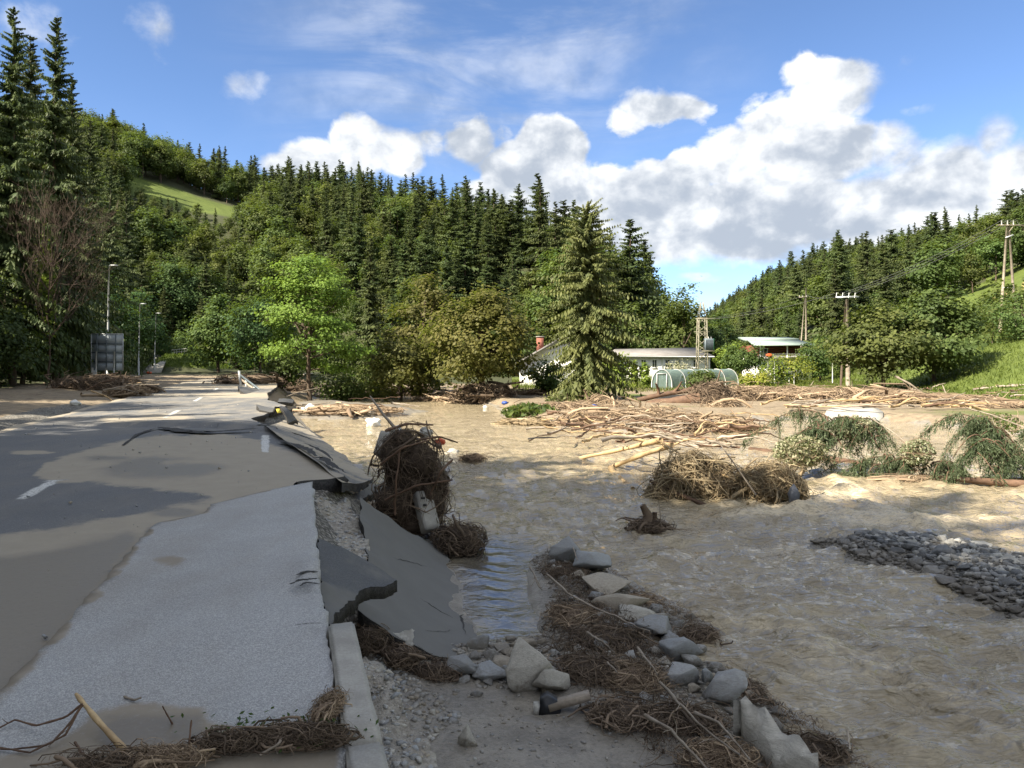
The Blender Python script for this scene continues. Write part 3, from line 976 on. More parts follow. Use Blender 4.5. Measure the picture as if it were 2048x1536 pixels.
river = wmb.build('river', M['water'], smooth=True, origin=np.zeros(3), attrs=dict(calm=calm[used], foam=np.clip(foam, 0, 1.2)[used] * (1 - calm[used])))
tag(river, 'brown silt-laden flood water of the river', 'river', kind='structure')
river.hide_render = False

# ---------------------------------------------------------------- road and pavement
def soft(px, py, poly, w):
    return np.clip(0.5 + sdist(px, py, poly) / (2 * w), 0, 1)


def to_px(x, y, z=0.0):
    y = np.maximum(y, 0.3)
    return x / y * F + 1024, HOR + (EYE - z) / y * F


def mud_on_road(x, y):
    """silt sheets left on the carriageway, in photo pixels"""
    px, py = to_px(x, y)
    sy_ = np.clip((py - HOR) / 150, 0.15, 3)
    mud = np.zeros(len(x)); wet = np.zeros(len(x))
    A = [(90, 925), (180, 898), (250, 880), (330, 868), (420, 872), (500, 872), (600, 900), (640, 930), (625, 962), (440, 1010), (410, 985), (300, 978), (200, 965), (110, 965), (70, 950)]
    B = [(-400, 1120), (0, 1070), (120, 1055), (260, 1030), (430, 1000), (640, 960), (520, 1000), (300, 1060), (150, 1230), (0, 1400), (-400, 1800), (-900, 1800)]
    for poly, s in ((A, 1), (B, 1)):
        mud = np.maximum(mud, soft(px, py, poly, 13 * sy_))
    mud = np.maximum(mud, soft(px, py, [(560, 905), (620, 905), (700, 955), (640, 962), (560, 960)], 10) * 0.85)
    for c in [(250, 842, 60, 9), (330, 835, 70, 10), (230, 835, 40, 5), (480, 790, 130, 7), (330, 790, 60, 6), (440, 760, 60, 9), (380, 775, 60, 6), (430, 870, 70, 7), (600, 860, 50, 8), (60, 905, 60, 5)]:
        mud = np.maximum(mud, 0.9 * np.exp(-((px - c[0]) / c[2]) ** 2 - ((py - c[1]) / c[3]) ** 2))
    mud = np.maximum(mud, sstep(786, 770, py) * 0.75)
    mud = np.maximum(mud, 0.95 * sstep(0.55, 0.05, x - rim_l(y)))
    nz = fbm(x * .9, y * .9, 23, 4)
    wet = np.maximum(wet, np.exp(-((px - 310) / 135) ** 2 - ((py - 935) / 27) ** 2) * (1.05 + 1.3 * nz))
    wet = np.maximum(wet, np.exp(-((px - 215) / 60) ** 2 - ((py - 915) / 14) ** 2) * (.8 + 1.3 * nz))
    wet = np.maximum(wet, soft(px, py, [(-400, 1160), (60, 1105), (260, 1060), (280, 1075), (140, 1240), (0, 1400), (-400, 1800)], 25))
    wet = np.maximum(wet, np.exp(-((px - 350) / 60) ** 2 - ((py - 1025) / 12) ** 2))
    return mud, wet


rows_y = np.concatenate([np.linspace(-28, 2, 20, endpoint=False), 2 + np.cumsum(np.geomspace(0.02, 1.35, 330))])
rows_y = rows_y[rows_y < 132]
tcol = np.concatenate([np.linspace(0, 0.1, 10, endpoint=False), np.linspace(0.1, 1, 150)])
YY, TT = np.meshgrid(rows_y, tcol, indexing='ij')
xl = rim_l(YY) + 0.20 * fbm(YY * 0.6, YY * 0.0, 81); xr = rim_r(YY) + 0.09 * fbm(YY * 1.3, YY * 0 + 3, 83, 4)
xr = np.where(YY < 10.8, xr - 0.25, xr)
XX = xl * (1 - TT) + xr * TT
x = XX.ravel(); y = YY.ravel()
z = 0.012 * fbm(x * 0.4, y * 0.4, 85) - 0.0 * x
# the lane sags towards the scour and steps at the transverse break
dist_rim = (xr - XX).ravel()
z = z - 0.10 * np.exp(-dist_rim / 1.0) * sstep(11, 13, y) * sstep(30, 22, y)
brk = 20.1 + 0.5 * fbm(x * 0.6, y * 0, 87)          # heaved break across the near lane
stp = sstep(-12.2, -9.6, x)
z = z + stp * 0.075 * np.where(y > brk, np.exp(-(y - brk) / 2.2), 0) - stp * 0.05 * np.where(y <= brk, np.exp((y - brk) / 1.2), 0)
mud, wet = mud_on_road(x, y)
film = sstep(18, 24, y) * 0.9 + 0.25
px, py = to_px(x, y)
paint = np.zeros(len(x))
def dash(x, y, c, x0y, half=0.065):
    return None
lane = x - cx_road(y)
edge = x - (cx_road(y) + 3.0)
for (y0, y1) in ((9.4, 10.9), (16.0, 17.5), (22.6, 26.2), (32.0, 35.5), (44.0, 47.5)):
    paint = np.maximum(paint, ((np.abs(lane) < 0.075) & (y > y0) & (y < y1)) * (1.0 if y0 < 12 else 0.9))
paint = np.where((y > 16) & (y < 17.5), 0.0, paint)
paint = np.maximum(paint, ((np.abs(edge) < 0.085) & (y > 14.4) & (y < 18.2)) * 1.0)
mud = np.where(paint > 0.5, np.minimum(mud, 0.35), mud)
# sheet plus broken side faces
nr_, nc_ = YY.shape
ii, jj = np.meshgrid(np.arange(nr_ - 1), np.arange(nc_ - 1), indexing='ij')
a = (ii * nc_ + jj).ravel()
rq = np.stack([a, a + 1, a + nc_ + 1, a + nc_], 1)
rmb = MB(); rmb.add(np.column_stack([x, y, z]), rq)
road = rmb.build('road', M['road'], smooth=True, origin=np.zeros(3), attrs=dict(mud=mud, wet=wet, paint=paint, film=film))
tag(road, 'two-lane asphalt road smeared with silt, its river side broken away', 'road', kind='structure')
# broken edge of the carriageway as a child
em = MB()
ex = xr[:, -1]; ey = rows_y; ez = z.reshape(nr_, nc_)[:, -1]
sel = (ey > 10.6) & (ey < 60)
ex, ey, ez = ex[sel], ey[sel], ez[sel] + 0.001
jit = rng.random(len(ex)) * 0.06
n = len(ex)
top = np.column_stack([ex, ey, ez]); mid = np.column_stack([ex + 0.02 + jit, ey, ez - 0.07]); bot = np.column_stack([ex - 0.05 + jit, ey, ez - 0.22])
k = np.arange(n - 1)
em.add(np.concatenate([top, mid, bot]), np.concatenate([np.stack([k, k + n, k + n + 1, k + 1], 1), np.stack([k + n, k + 2 * n, k + 2 * n + 1, k + n + 1], 1)]))
em.build('broken_edge', M['tar'], road)

# pavement of older, paler asphalt
pv = [G(625, 963, .045), G(632, 1050, .045), G(640, 1150, .045), G(652, 1240, .045), G(665, 1340, .045), G(690, 1536, .045)]
pv = [tuple(p[:2]) for p in pv] + [(-0.28, 2.0), (0.25, 0.2), (0.9, -2.2), (-2.2, -2.2), (-2.35, 2.0)]
pv += [tuple(G(a, b, .045)[:2]) for a, b in [(-60, 1445), (0, 1380), (80, 1300), (150, 1222), (225, 1140), (295, 1058), (315, 1045), (360, 1036), (405, 1026), (425, 1008), (470, 996), (530, 982)]]
def pav_z(x, y):
    px, py = to_px(x, y, 0.045)
    heave = 0.05 * np.exp(-((px - 615) / 40) ** 2 - ((py - 1140) / 26) ** 2) - 0.035 * np.exp(-((px - 600) / 70) ** 2 - ((py - 1185) / 20) ** 2)
    return 0.045 + 0.010 * fbm(x * 0.8, y * 0.8, 91) + heave - 0.05 * sstep(3.3, 3.05, y) * (x > -1.5)
V, T = patch(pv, pav_z, 0.07, 0.10, 0.02, 5)
px, py = to_px(V[:, 0], V[:, 1], 0.045)
pmud = soft(px, py, [(190, 1420), (300, 1405), (420, 1420), (410, 1440), (520, 1470), (680, 1485), (690, 1700), (-200, 1700), (-200, 1530), (60, 1500), (150, 1460)], 28) * 0.9
pmud = np.maximum(pmud, 0.8 * np.exp(-((px - 345) / 50) ** 2 - ((py - 1120) / 20) ** 2) * 0.85)
pdl = dist_line(V[:, 0], V[:, 1], pv[11:])
pmud = np.maximum(pmud, 0.95 * np.exp(-(pdl / 0.10) ** 2) * (0.65 + 0.8 * fbm(V[:, 0] * 3, V[:, 1] * 3, 19, 3)))
pwet = soft(px, py, [(200, 1425), (410, 1425), (420, 1500), (180, 1510)], 20) * 0.8
pmb = MB(); pmb.add(V, T)
pave = pmb.build('pavement', M['pavement'], origin=np.zeros(3), smooth=False, attrs=dict(mud=pmud, wet=pwet, paint=np.zeros(len(V)), film=np.full(len(V), 0.42)))
tag(pave, 'pale worn asphalt pavement beside the kerb, edge torn off', 'pavement', kind='structure')

# ---------------------------------------------------------------- trees
def conifer(h, r, seed, whorls=30, per=6, seg=7, z0=0.08, droop=0.35, leaf=1.0, power=0.85, hang=0.35, rag=0.0, tw=1.0):
    """spruce: whorls of drooping boughs set with twigs. returns (trunk MB, crown MB), base at the origin"""
    g = np.random.default_rng(seed)
    tr = MB()
    k = np.linspace(0, 1, 9)
    lean = np.cumsum((g.random((9, 2)) - .5) * 0.01 * h, 0)
    tr.tube(np.column_stack([lean, k * h]), 0.013 * h * (1 - k) ** 0.8 + 0.012, 6)
    B = whorls * per
    t = np.repeat(np.linspace(z0, 0.985, whorls), per) + (g.random(B) - .5) * (0.9 / whorls)
    t = np.clip(t, z0, 0.992)
    azi = g.random(B) * 2 * np.pi
    L = r * np.clip((1 - t) / (1 - z0), 0.015, 1) ** power * (0.62 + 0.55 * g.random(B))
    if rag:
        L *= 1 + rag * 0.8 * fbm(t * 9.0, azi * 1.1, seed, 2)
        t = np.clip(t + rag * (g.random(B) - .5) * .05, z0, .992)
    # ragged: some boughs short
    L *= np.where(g.random(B) < 0.13, 0.55, 1.0)
    up = 0.42 * t ** 2.2 - droop * (1 - t) + (g.random(B) - .5) * 0.22
    s = (np.arange(seg) + 0.6) / seg
    rad = L[:, None] * s[None]
    zz = (t * h)[:, None] + rad * up[:, None] - 0.10 * L[:, None] * s ** 2 + 0.16 * L[:, None] * np.clip(s - .6, 0, 1) ** 1.5
    bx = np.interp(t * h, k * h, lean[:, 0])[:, None] + np.cos(azi)[:, None] * rad
    by = np.interp(t * h, k * h, lean[:, 1])[:, None] + np.sin(azi)[:, None] * rad
    P = np.stack([bx, by, zz], -1)
    cr = MB()
    out = np.stack([np.cos(azi), np.sin(azi), up * 0.7], -1)[:, None].repeat(seg, 1)
    side = np.stack([-np.sin(azi), np.cos(azi), 0 * azi], -1)[:, None].repeat(seg, 1)
    tl = (0.10 + 0.42 * (1 - s))[None] * L[:, None] * 0.9 * tw + 0.16 * leaf
    shape = (B, seg)
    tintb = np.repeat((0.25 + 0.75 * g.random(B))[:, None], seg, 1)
    for sd, dr in ((1, hang), (-1, hang), (1, hang * 2.2), (-1, hang * 2.2), (0, hang * 3.2)):
        jit = (g.random(shape + (3,)) - .5) * 0.55
        D = unit(out * (0.62 if sd else 0.25) + side * sd * (0.85 + 0.3 * g.random(shape))[..., None] + jit + np.array([0, 0, -dr]) )
        ln = tl * (0.7 + 0.6 * g.random(shape)) * (1.0 if sd else 0.8)
        C = P + D * ln[..., None] * 0.45
        N = unit(np.array([0, 0, 1.0]) + 0.9 * (g.random(shape + (3,)) - .5))
        Sx = unit(np.cross(D, N))
        wd = np.clip(ln * 0.36, 0.10 * leaf, 0.42 * leaf)
        V, Fq = quads(C.reshape(-1, 3), D.reshape(-1, 3), Sx.reshape(-1, 3), ln.ravel(), wd.ravel())
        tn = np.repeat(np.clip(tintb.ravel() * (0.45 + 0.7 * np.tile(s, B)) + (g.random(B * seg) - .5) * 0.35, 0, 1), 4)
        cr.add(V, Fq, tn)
    return tr, cr


def broadleaf(h, rx, rz, cz, seed, clumps=60, per=60, leaf=0.3, trunk_r=0.16, spread=0.23, flat=0.75, outline=None, limbs=16, lean=0.0):
    """leafy tree: limbs to clumps of leaves. crown centre at height cz"""
    g = np.random.default_rng(seed)
    d = unit(g.normal(size=(clumps, 3)))
    f = 0.42 + 0.58 * g.random(clumps) ** 0.55
    lump = 1 + 0.22 * np.sin(3 * np.arctan2(d[:, 1], d[:, 0]) + seed) * np.cos(2.3 * d[:, 2] + seed)
    C = d * f[:, None] * lump[:, None] * np.array([rx, rx, rz])
    if outline is not None:
        C[:, :2] *= outline(C[:, 2] / rz)[:, None]
    C[:, 2] += cz
    C[:, 0] += lean * (C[:, 2] / h)
    tr = MB()
    top = min(cz + 0.2 * rz, h * 0.8)
    k = np.linspace(0, 1, 6)
    wob = np.cumsum((g.random((6, 2)) - .5) * 0.05 * h * 0.3, 0); wob[0] = 0
    spine = np.column_stack([wob[:, 0] + lean * k * top / h, wob[:, 1], k * top])
    tr.tube(spine, trunk_r * (1.15 - 0.75 * k), 7)
    for i in g.permutation(clumps)[:limbs]:
        e = C[i]
        z_at = top * (0.35 + 0.6 * g.random())
        z_at = min(z_at, max(0.25 * top, e[2] - 0.15))
        b = np.array([np.interp(z_at, spine[:, 2], spine[:, 0]), np.interp(z_at, spine[:, 2], spine[:, 1]), z_at])
        m_ = (b + e) / 2 + np.array([0, 0, 0.10 * np.linalg.norm(e - b)]) + (g.random(3) - .5) * 0.2
        tr.tube(np.array([b, m_, e]), [trunk_r * 0.42, trunk_r * 0.27, trunk_r * 0.08], 5)
    cr = MB()
    n = clumps * per
    cs = spread * rx * (0.7 + 0.7 * g.random(clumps))
    off = g.normal(size=(clumps, per, 3)) * np.array([1, 1, flat]) * cs[:, None, None] * 0.62
    P = (C[:, None] + off).reshape(-1, 3)
    outw = unit(np.repeat(d, per, 0) + 0.6 * unit(off.reshape(-1, 3)))
    N = unit(outw * 0.55 + np.array([0, 0, 0.55]) + 0.95 * (g.random((n, 3)) - .5))
    D = unit(np.cross(N, g.normal(size=(n, 3))))
    S = np.cross(N, D)
    ln = leaf * (0.65 + 0.7 * g.random(n))
    V, Fq = quads(P, D, S, ln, ln * 0.72)
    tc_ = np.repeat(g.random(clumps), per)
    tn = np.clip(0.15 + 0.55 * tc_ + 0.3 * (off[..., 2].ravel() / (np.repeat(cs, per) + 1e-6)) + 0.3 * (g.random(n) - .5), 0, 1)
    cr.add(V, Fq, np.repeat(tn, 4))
    return tr, cr


def tree_obj(name, parts, loc, mats, label, cat='tree', group=None, rz=0.0, sc=1.0):
    o = thing(name, (0, 0, 0), label, cat, group)
    parts[0].build('trunk', mats[0], o)
    parts[1].build('crown', mats[1], o)
    o.location = tuple(float(c) for c in loc); o.rotation_euler = (0, 0, rz)
    o.scale = (sc, sc, sc) if not hasattr(sc, '__len__') else sc
    return o


def span(px0, py0, py1, d):
    return abs(py1 - py0) / F * d


# --- trees that can be told apart on the flood plain
def place(px, d, dz=0.0):
    q = toward(px, d); q[2] += dz
    return q


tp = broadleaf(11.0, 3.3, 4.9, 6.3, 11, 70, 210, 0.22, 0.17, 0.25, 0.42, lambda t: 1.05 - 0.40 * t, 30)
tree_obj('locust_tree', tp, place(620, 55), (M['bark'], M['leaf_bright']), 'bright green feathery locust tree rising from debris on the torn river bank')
tp = broadleaf(10.4, 2.9, 4.6, 5.9, 12, 70, 110, 0.30, 0.22, 0.26, 0.6, lambda t: 1.0 - 0.25 * t, 18)
tree_obj('maple_tree', tp, place(848, 63), (M['bark'], M['leaf_olive']), 'tall olive brown maple behind the rounder trees on the river bank')
tp = broadleaf(6.2, 2.7, 2.6, 3.4, 13, 60, 120, 0.26, 0.14, 0.27, 0.6, None, 14)
tree_obj('maple_tree', tp, place(803, 57.5), (M['bark'], M['leaf_olive']), 'small round olive green maple with a pale thin trunk on the river bank')
tp = broadleaf(8.0, 3.5, 3.45, 4.35, 14, 100, 150, 0.25, 0.19, 0.24, 0.6, lambda t: 1.05 - 0.45 * np.clip(t, -.2, 1), 20)
tree_obj('maple_tree', tp, place(962, 54.5), (M['bark'], M['leaf_olive']), 'round brownish yellow maple standing on a brushwood mound by the river')
tp = conifer(13.0, 3.9, 15, 58, 8, 13, 0.02, 0.62, 0.62, 0.36, 1.2, rag=1.2, tw=0.42)
tree_obj('spruce_tree', tp, place(1172, 51.5), (M['bark'], M['needle_hero']), 'large drooping olive green spruce standing above the log jam', sc=1.0)
tp = conifer(15.2, 1.9, 16, 44, 6, 6, 0.06, 0.3, 1.0, 0.6, 0.6)
tree_obj('spruce_tree', tp, place(742, 70), (M['bark'], M['needle']), 'slim dark spruce between the locust tree and the tall maple')
tp = broadleaf(10.5, 3.4, 5.0, 5.3, 17, 80, 90, 0.36, 0.2, 0.25, 0.7, lambda t: 1.0 - 0.45 * t, 10)
tree_obj('beech_tree', tp, place(437, 104), (M['bark'], M['leaf_mid']), 'pointed green broadleaf tree beyond the bend of the road')
tp = broadleaf(11.5, 4.0, 5.2, 6.0, 18, 80, 90, 0.36, 0.2, 0.25, 0.7, lambda t: 1.0 - 0.3 * t, 10)
tree_obj('beech_tree', tp, place(520, 100), (M['bark'], M['leaf_dark']), 'dark broadleaf tree behind the locust tree at the foot of the wooded hill')
tp = broadleaf(11.0, 3.4, 5.2, 6.6, 19, 70, 70, 0.40, 0.2, 0.25, 0.7, None, 8)
tree_obj('ash_tree', tp, place(1368, 122), (M['bark'], M['leaf_mid']), 'pale green ash against the sky in the gap between the two hills', sc=1.2)
tp = broadleaf(8.5, 2.8, 4.0, 5.0, 20, 60, 70, 0.36, 0.18, 0.25, 0.7, None, 8)
tree_obj('ash_tree', tp, place(1432, 128), (M['bark'], M['leaf_dark']), 'dark broadleaf tree behind the transformer tower', sc=1.2)
tp = broadleaf(7.2, 3.8, 3.1, 4.3, 21, 90, 120, 0.32, 0.17, 0.24, 0.55, lambda t: 1.06 - 0.35 * t, 16)
tree_obj('walnut_tree', tp, place(1768, 66), (M['bark'], M['leaf_walnut']), 'low spreading walnut tree at the foot of the meadow, next to the power poles', sc=1.0)
tp = broadleaf(8.2, 3.7, 3.5, 4.7, 22, 90, 120, 0.32, 0.17, 0.24, 0.55, lambda t: 1.06 - 0.35 * t, 16)
tree_obj('walnut_tree', tp, place(1868, 66), (M['bark'], M['leaf_walnut']), 'taller walnut tree casting a dark shadow up the grass slope')
tp = broadleaf(4.3, 2.1, 1.3, 2.9, 23, 50, 70, 0.24, 0.10, 0.28, 0.6, None, 14, 0.3)
tree_obj('apple_tree', tp, place(1480, 80), (M['bark'], M['leaf_mid']), 'small leaning apple tree in front of the house with the balcony')
tp = broadleaf(5.5, 2.3, 2.1, 3.4, 24, 60, 60, 0.28, 0.12, 0.26, 0.6, None, 8)
tree_obj('plum_tree', tp, place(1640, 92), (M['bark'], M['leaf_mid']), 'garden tree between the house and the nearest power pole')
tp = broadleaf(5.0, 2.0, 1.9, 3.1, 25, 60, 60, 0.28, 0.12, 0.26, 0.6, None, 8)
tree_obj('plum_tree', tp, place(1462, 103), (M['bark'], M['leaf_bright']), 'bright green garden tree right of the transformer tower')
for i, (px_, d, hh, rx_, mt, lb) in enumerate([
        (1100, 58, 2.6, 1.3, 'leaf_mid', 'shrub in front of the white house with the chimney'),
        (565, 60, 3.4, 1.7, 'leaf_mid', 'willow shrub at the left foot of the locust tree'),
        (680, 58, 3.2, 1.8, 'leaf_mid', 'willow shrub between the locust tree and the maples'),
        (745, 62, 3.4, 1.8, 'leaf_mid', 'willow shrub under the slim dark spruce'),
        (1405, 69, 1.5, 1.2, 'leaf_mid', 'leafy bush growing before the greenhouse'),
        (1235, 66, 3.0, 1.1, 'leaf_bright', 'light green bush at the right edge of the large spruce'),
        (1545, 84, 2.6, 1.8, 'leaf_yellow', 'yellow-green garden bush below the balcony'),
        (1590, 84, 3.2, 2.0, 'leaf_yellow', 'vine-covered bush on poles beside the garden wall'),
        (1510, 76, 1.3, 1.5, 'leaf_yellow', 'low flowering garden bush by the drive'),
        (1358, 92, 2.6, 1.5, 'leaf_pale', 'pale flowering shrub against the long white building'),
        (1985, 74, 4.0, 2.6, 'leaf_mid', 'hazel bush on the grass slope right of the walnut trees'),
        (2045, 70, 4.2, 2.6, 'leaf_mid', 'hazel bush on the slope below the double power pole'),
        (1930, 84, 4.0, 2.6, 'leaf_mid', 'hazel bush behind the taller walnut tree'),
        (1290, 72, 2.4, 0.5, 'leaf_bright', 'row of climbing beans on poles next to the greenhouse'),
        (1268, 72, 2.3, 0.45, 'leaf_bright', 'bean plants on poles near the long white building')]):
    tp = broadleaf(hh, rx_, hh * .48, hh * .52, 200 + i, 34 if rx_ > .6 else 26, 90 if d < 70 else 60, 0.22, 0.05, 0.36, 0.8, None, 8)
    tree_obj('shrub', tp, place(px_, d), (M['bark'], M[mt]), lb, 'shrub')

# --- the near edge of the left-hand wood
near_sp = [conifer(21, 4.7, 300 + i, 60, 7, 12, 0.10, 0.40, 0.66, 0.70, 0.7, rag=0.6, tw=0.45) for i in range(3)]
near_bl = [broadleaf(11, 3.9, 5.2, 5.4, 310 + i, 90, 110, 0.32, 0.2, 0.24, 0.7, lambda t: 1.0 - 0.3 * t, 14) for i in range(3)]
NEAR = []          # (x, y) already taken
def proto_put(cache, key, parts, mats, name, loc, label, group, rz, sc, cat='tree'):
    if key not in cache:
        cache[key] = tree_obj(name, parts, loc, mats, label, cat, group, rz, sc)
        return cache[key]
    o = copy_tree(cache[key], loc, rz, sc)
    tag(o, label, cat, group)
    return o
cache = {}
GE = 'spruces at the near edge of the left-hand wood'
edge_sp = [(24, 47, 12, 'tall dark spruce left of the tallest one, at the wood edge', 0), (112, 52, 30, 'tallest dark spruce beside the bare dead tree', 1),
           (66, 58, 70, 'dark spruce standing between the two tallest spruces', 2), (182, 70, 238, 'lower dark spruce at the end of the near wood above the first lamp post', 0),
           (145, 66, 150, 'dark spruce next to the tallest one, left of the first lamp post', 1), (-45, 46, 40, 'dark spruce partly out of view at the outer wood edge', 2),
           (222, 88, 330, 'short dark spruce behind the first lamp post', 2), (252, 104, 380, 'slim dark spruce above the second lamp post', 1)]
for i, (px_, d, top, lb, k) in enumerate(edge_sp):
    q = place(px_, d); NEAR.append(q[:2])
    s_ = (EYE + (HOR - top) / F * d - q[2]) / 21.0
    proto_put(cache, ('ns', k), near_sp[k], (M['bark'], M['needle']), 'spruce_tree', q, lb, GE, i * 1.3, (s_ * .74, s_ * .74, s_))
for i, (px_, d, s_, lb) in enumerate([(-25, 43, .62, 'dark bushy tree at the near foot of the wood, left of the dead tree'), (45, 50, .72, 'dark broadleaf tree under the dead tree at the wood edge'),
                                     (98, 57, .72, 'dark broadleaf tree left of the back of the road sign'), (145, 66, .76, 'dark broadleaf tree behind the road sign'),
                                     (205, 80, .85, 'dark broadleaf tree right of the road sign by the lamp posts'), (248, 96, .95, 'dark broadleaf tree behind the second lamp post'),
                                     (280, 116, 1.05, 'broadleaf tree at the wood edge above the third lamp post'), (10, 56, .95, 'tall dark broadleaf tree between the near spruces'),
                                     (170, 84, 1.1, 'tall dark broadleaf tree behind the first lamp post'), (345, 136, 1.15, 'dark tree closing the view above the slip road'),
                                     (398, 140, 1.2, 'dark tree above the railing of the slip road')]):
    q = place(px_, d); NEAR.append(q[:2])
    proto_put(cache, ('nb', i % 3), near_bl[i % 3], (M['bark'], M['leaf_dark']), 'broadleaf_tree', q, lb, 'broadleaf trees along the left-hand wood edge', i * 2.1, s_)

# bare dead tree
g = np.random.default_rng(5)
dead = MB()
base = place(92, 47)
def grow(p, d, L, r, lvl):
    n = 5
    pts = [p]
    for k in range(n):
        d = unit(d + (g.random(3) - .5) * 0.30 + np.array([0, 0, 0.10]))
        pts.append(pts[-1] + d * L / n)
    rad = r * np.linspace(1, 0.45, n + 1)
    dead.tube(pts, rad, 5 if lvl < 2 else 3, caps=False)
    if lvl == 4: return
    for k in range(4 if lvl else 24):
        i = int(2 + g.random() * (n - 1.2))
        dd = unit(unit(np.array(pts[i]) - np.array(pts[i - 1])) * 0.75 + unit(g.normal(size=3)) * 0.85 + np.array([0, 0, .25]))
        grow(np.array(pts[i]), dd, L * (0.60 if lvl else 0.42), max(r * 0.5, 0.0065), lvl + 1)
grow(base, np.array([0.02, 0, 1.0]), 7.4, 0.07, 0)
o = thing('dead_tree', base, 'bare dead tree with reddish grey twigs before the dark spruces', 'tree')
V, T, A = dead.arrays()
A = np.clip(0.3 + 0.5 * fbm(V[:, 0], V[:, 2], 3) + 0.3, 0, 1)
dead.A = [A]
dead.build('branch', M['dead_twig'], o)
iv = MB()
pts = base + np.column_stack([(g.random(700) - .5) * 1.0, (g.random(700) - .5) * 1.0, 3.0 + 6.5 * g.random(700) ** .8])
N = unit(g.normal(size=(700, 3))); D = unit(np.cross(N, g.normal(size=(700, 3))))
iv.add(*quads(pts, D, np.cross(N, D), np.full(700, .24), np.full(700, .18)), np.repeat(g.random(700), 4))
iv.build('ivy', M['leaf_bright'], o)

# trees of the same wood along the road behind the viewer: they shade the foreground
SHADE = [(-13, -24, 27), (-10, -28, 26), (-15, -19, 28), (-12.5, -16.5, 28), (-16.5, -13, 29), (-14, -10, 29), (-18, -8, 29), (-15, -5, 28), (-19, -3, 28), (-16.5, -0.5, 26), (-21, 2.0, 26), (-18, 4.0, 23.5), (-22.5, 6.5, 23), (-20.5, 9.0, 19.5),
         (-22.5, -12, 29), (-24, -6, 29), (-25, 0, 27), (-27, 5, 23), (-20, -20, 29), (-26, 14, 15), (-29, 20, 14), (-25.5, 19, 12.5), (-31, 27, 15), (-28, 30, 12), (-33, 33, 17), (-30, 36.5, 14), (-36, 31, 18), (-35, 38.5, 16)]
for i, (x_, y_, hh) in enumerate(SHADE):
    q = (x_, y_, hz(x_, y_)); NEAR.append(q[:2])
    if i % 3 == 2:
        proto_put(cache, ('nb', i % 3), near_bl[i % 3], (M['bark'], M['leaf_dark']), 'broadleaf_tree', q, 'broadleaf tree of the roadside wood behind the viewer', 'roadside trees behind the viewer', i * 1.7, (hh / 11.0 * .72, hh / 11.0 * .72, hh / 11.0 * 0.95))
    else:
        proto_put(cache, ('ns', i % 3), near_sp[i % 3], (M['bark'], M['needle']), 'spruce_tree', q, 'spruce of the roadside wood behind the viewer', 'roadside trees behind the viewer', i * 1.7, hh / 21.0)

# --- the hillside woods: single trees where they show largest, the rest as one mass
far_sp = [conifer(18, 3.7 + .5 * (i % 2), 400 + i, 28, 6, 6, 0.08, 0.30, 1.3, [0.70, .55, .85, .6][i], 0.6, rag=1.1, tw=.8) for i in range(4)]
far_bl = [broadleaf(14, 4.2, 5.2, 8.0, 420 + i, 55, 48, 0.62, 0.2, 0.27, 0.75, [None, lambda t: 1 - .25 * t][i % 2], 5) for i in range(4)]
far_bush = [broadleaf(4.2, 2.3, 1.9, 2.0, 440 + i, 34, 50, 0.36, 0.08, 0.34, 0.75, None, 5) for i in range(2)]


def scatter(n, xr_, yr_, seed, mind):
    g = np.random.default_rng(seed)
    P = np.column_stack([g.uniform(*xr_, n), g.uniform(*yr_, n)])
    cell = {}
    keep = []
    for i, (a, b) in enumerate(P):
        ca, cb = int(a // mind), int(b // mind)
        ok = True
        for da in (-1, 0, 1):
            for db in (-1, 0, 1):
                for j in cell.get((ca + da, cb + db), ()):
                    if (P[j, 0] - a) ** 2 + (P[j, 1] - b) ** 2 < mind ** 2:
                        ok = False
        if ok:
            cell.setdefault((ca, cb), []).append(i); keep.append(i)
    return P[keep]


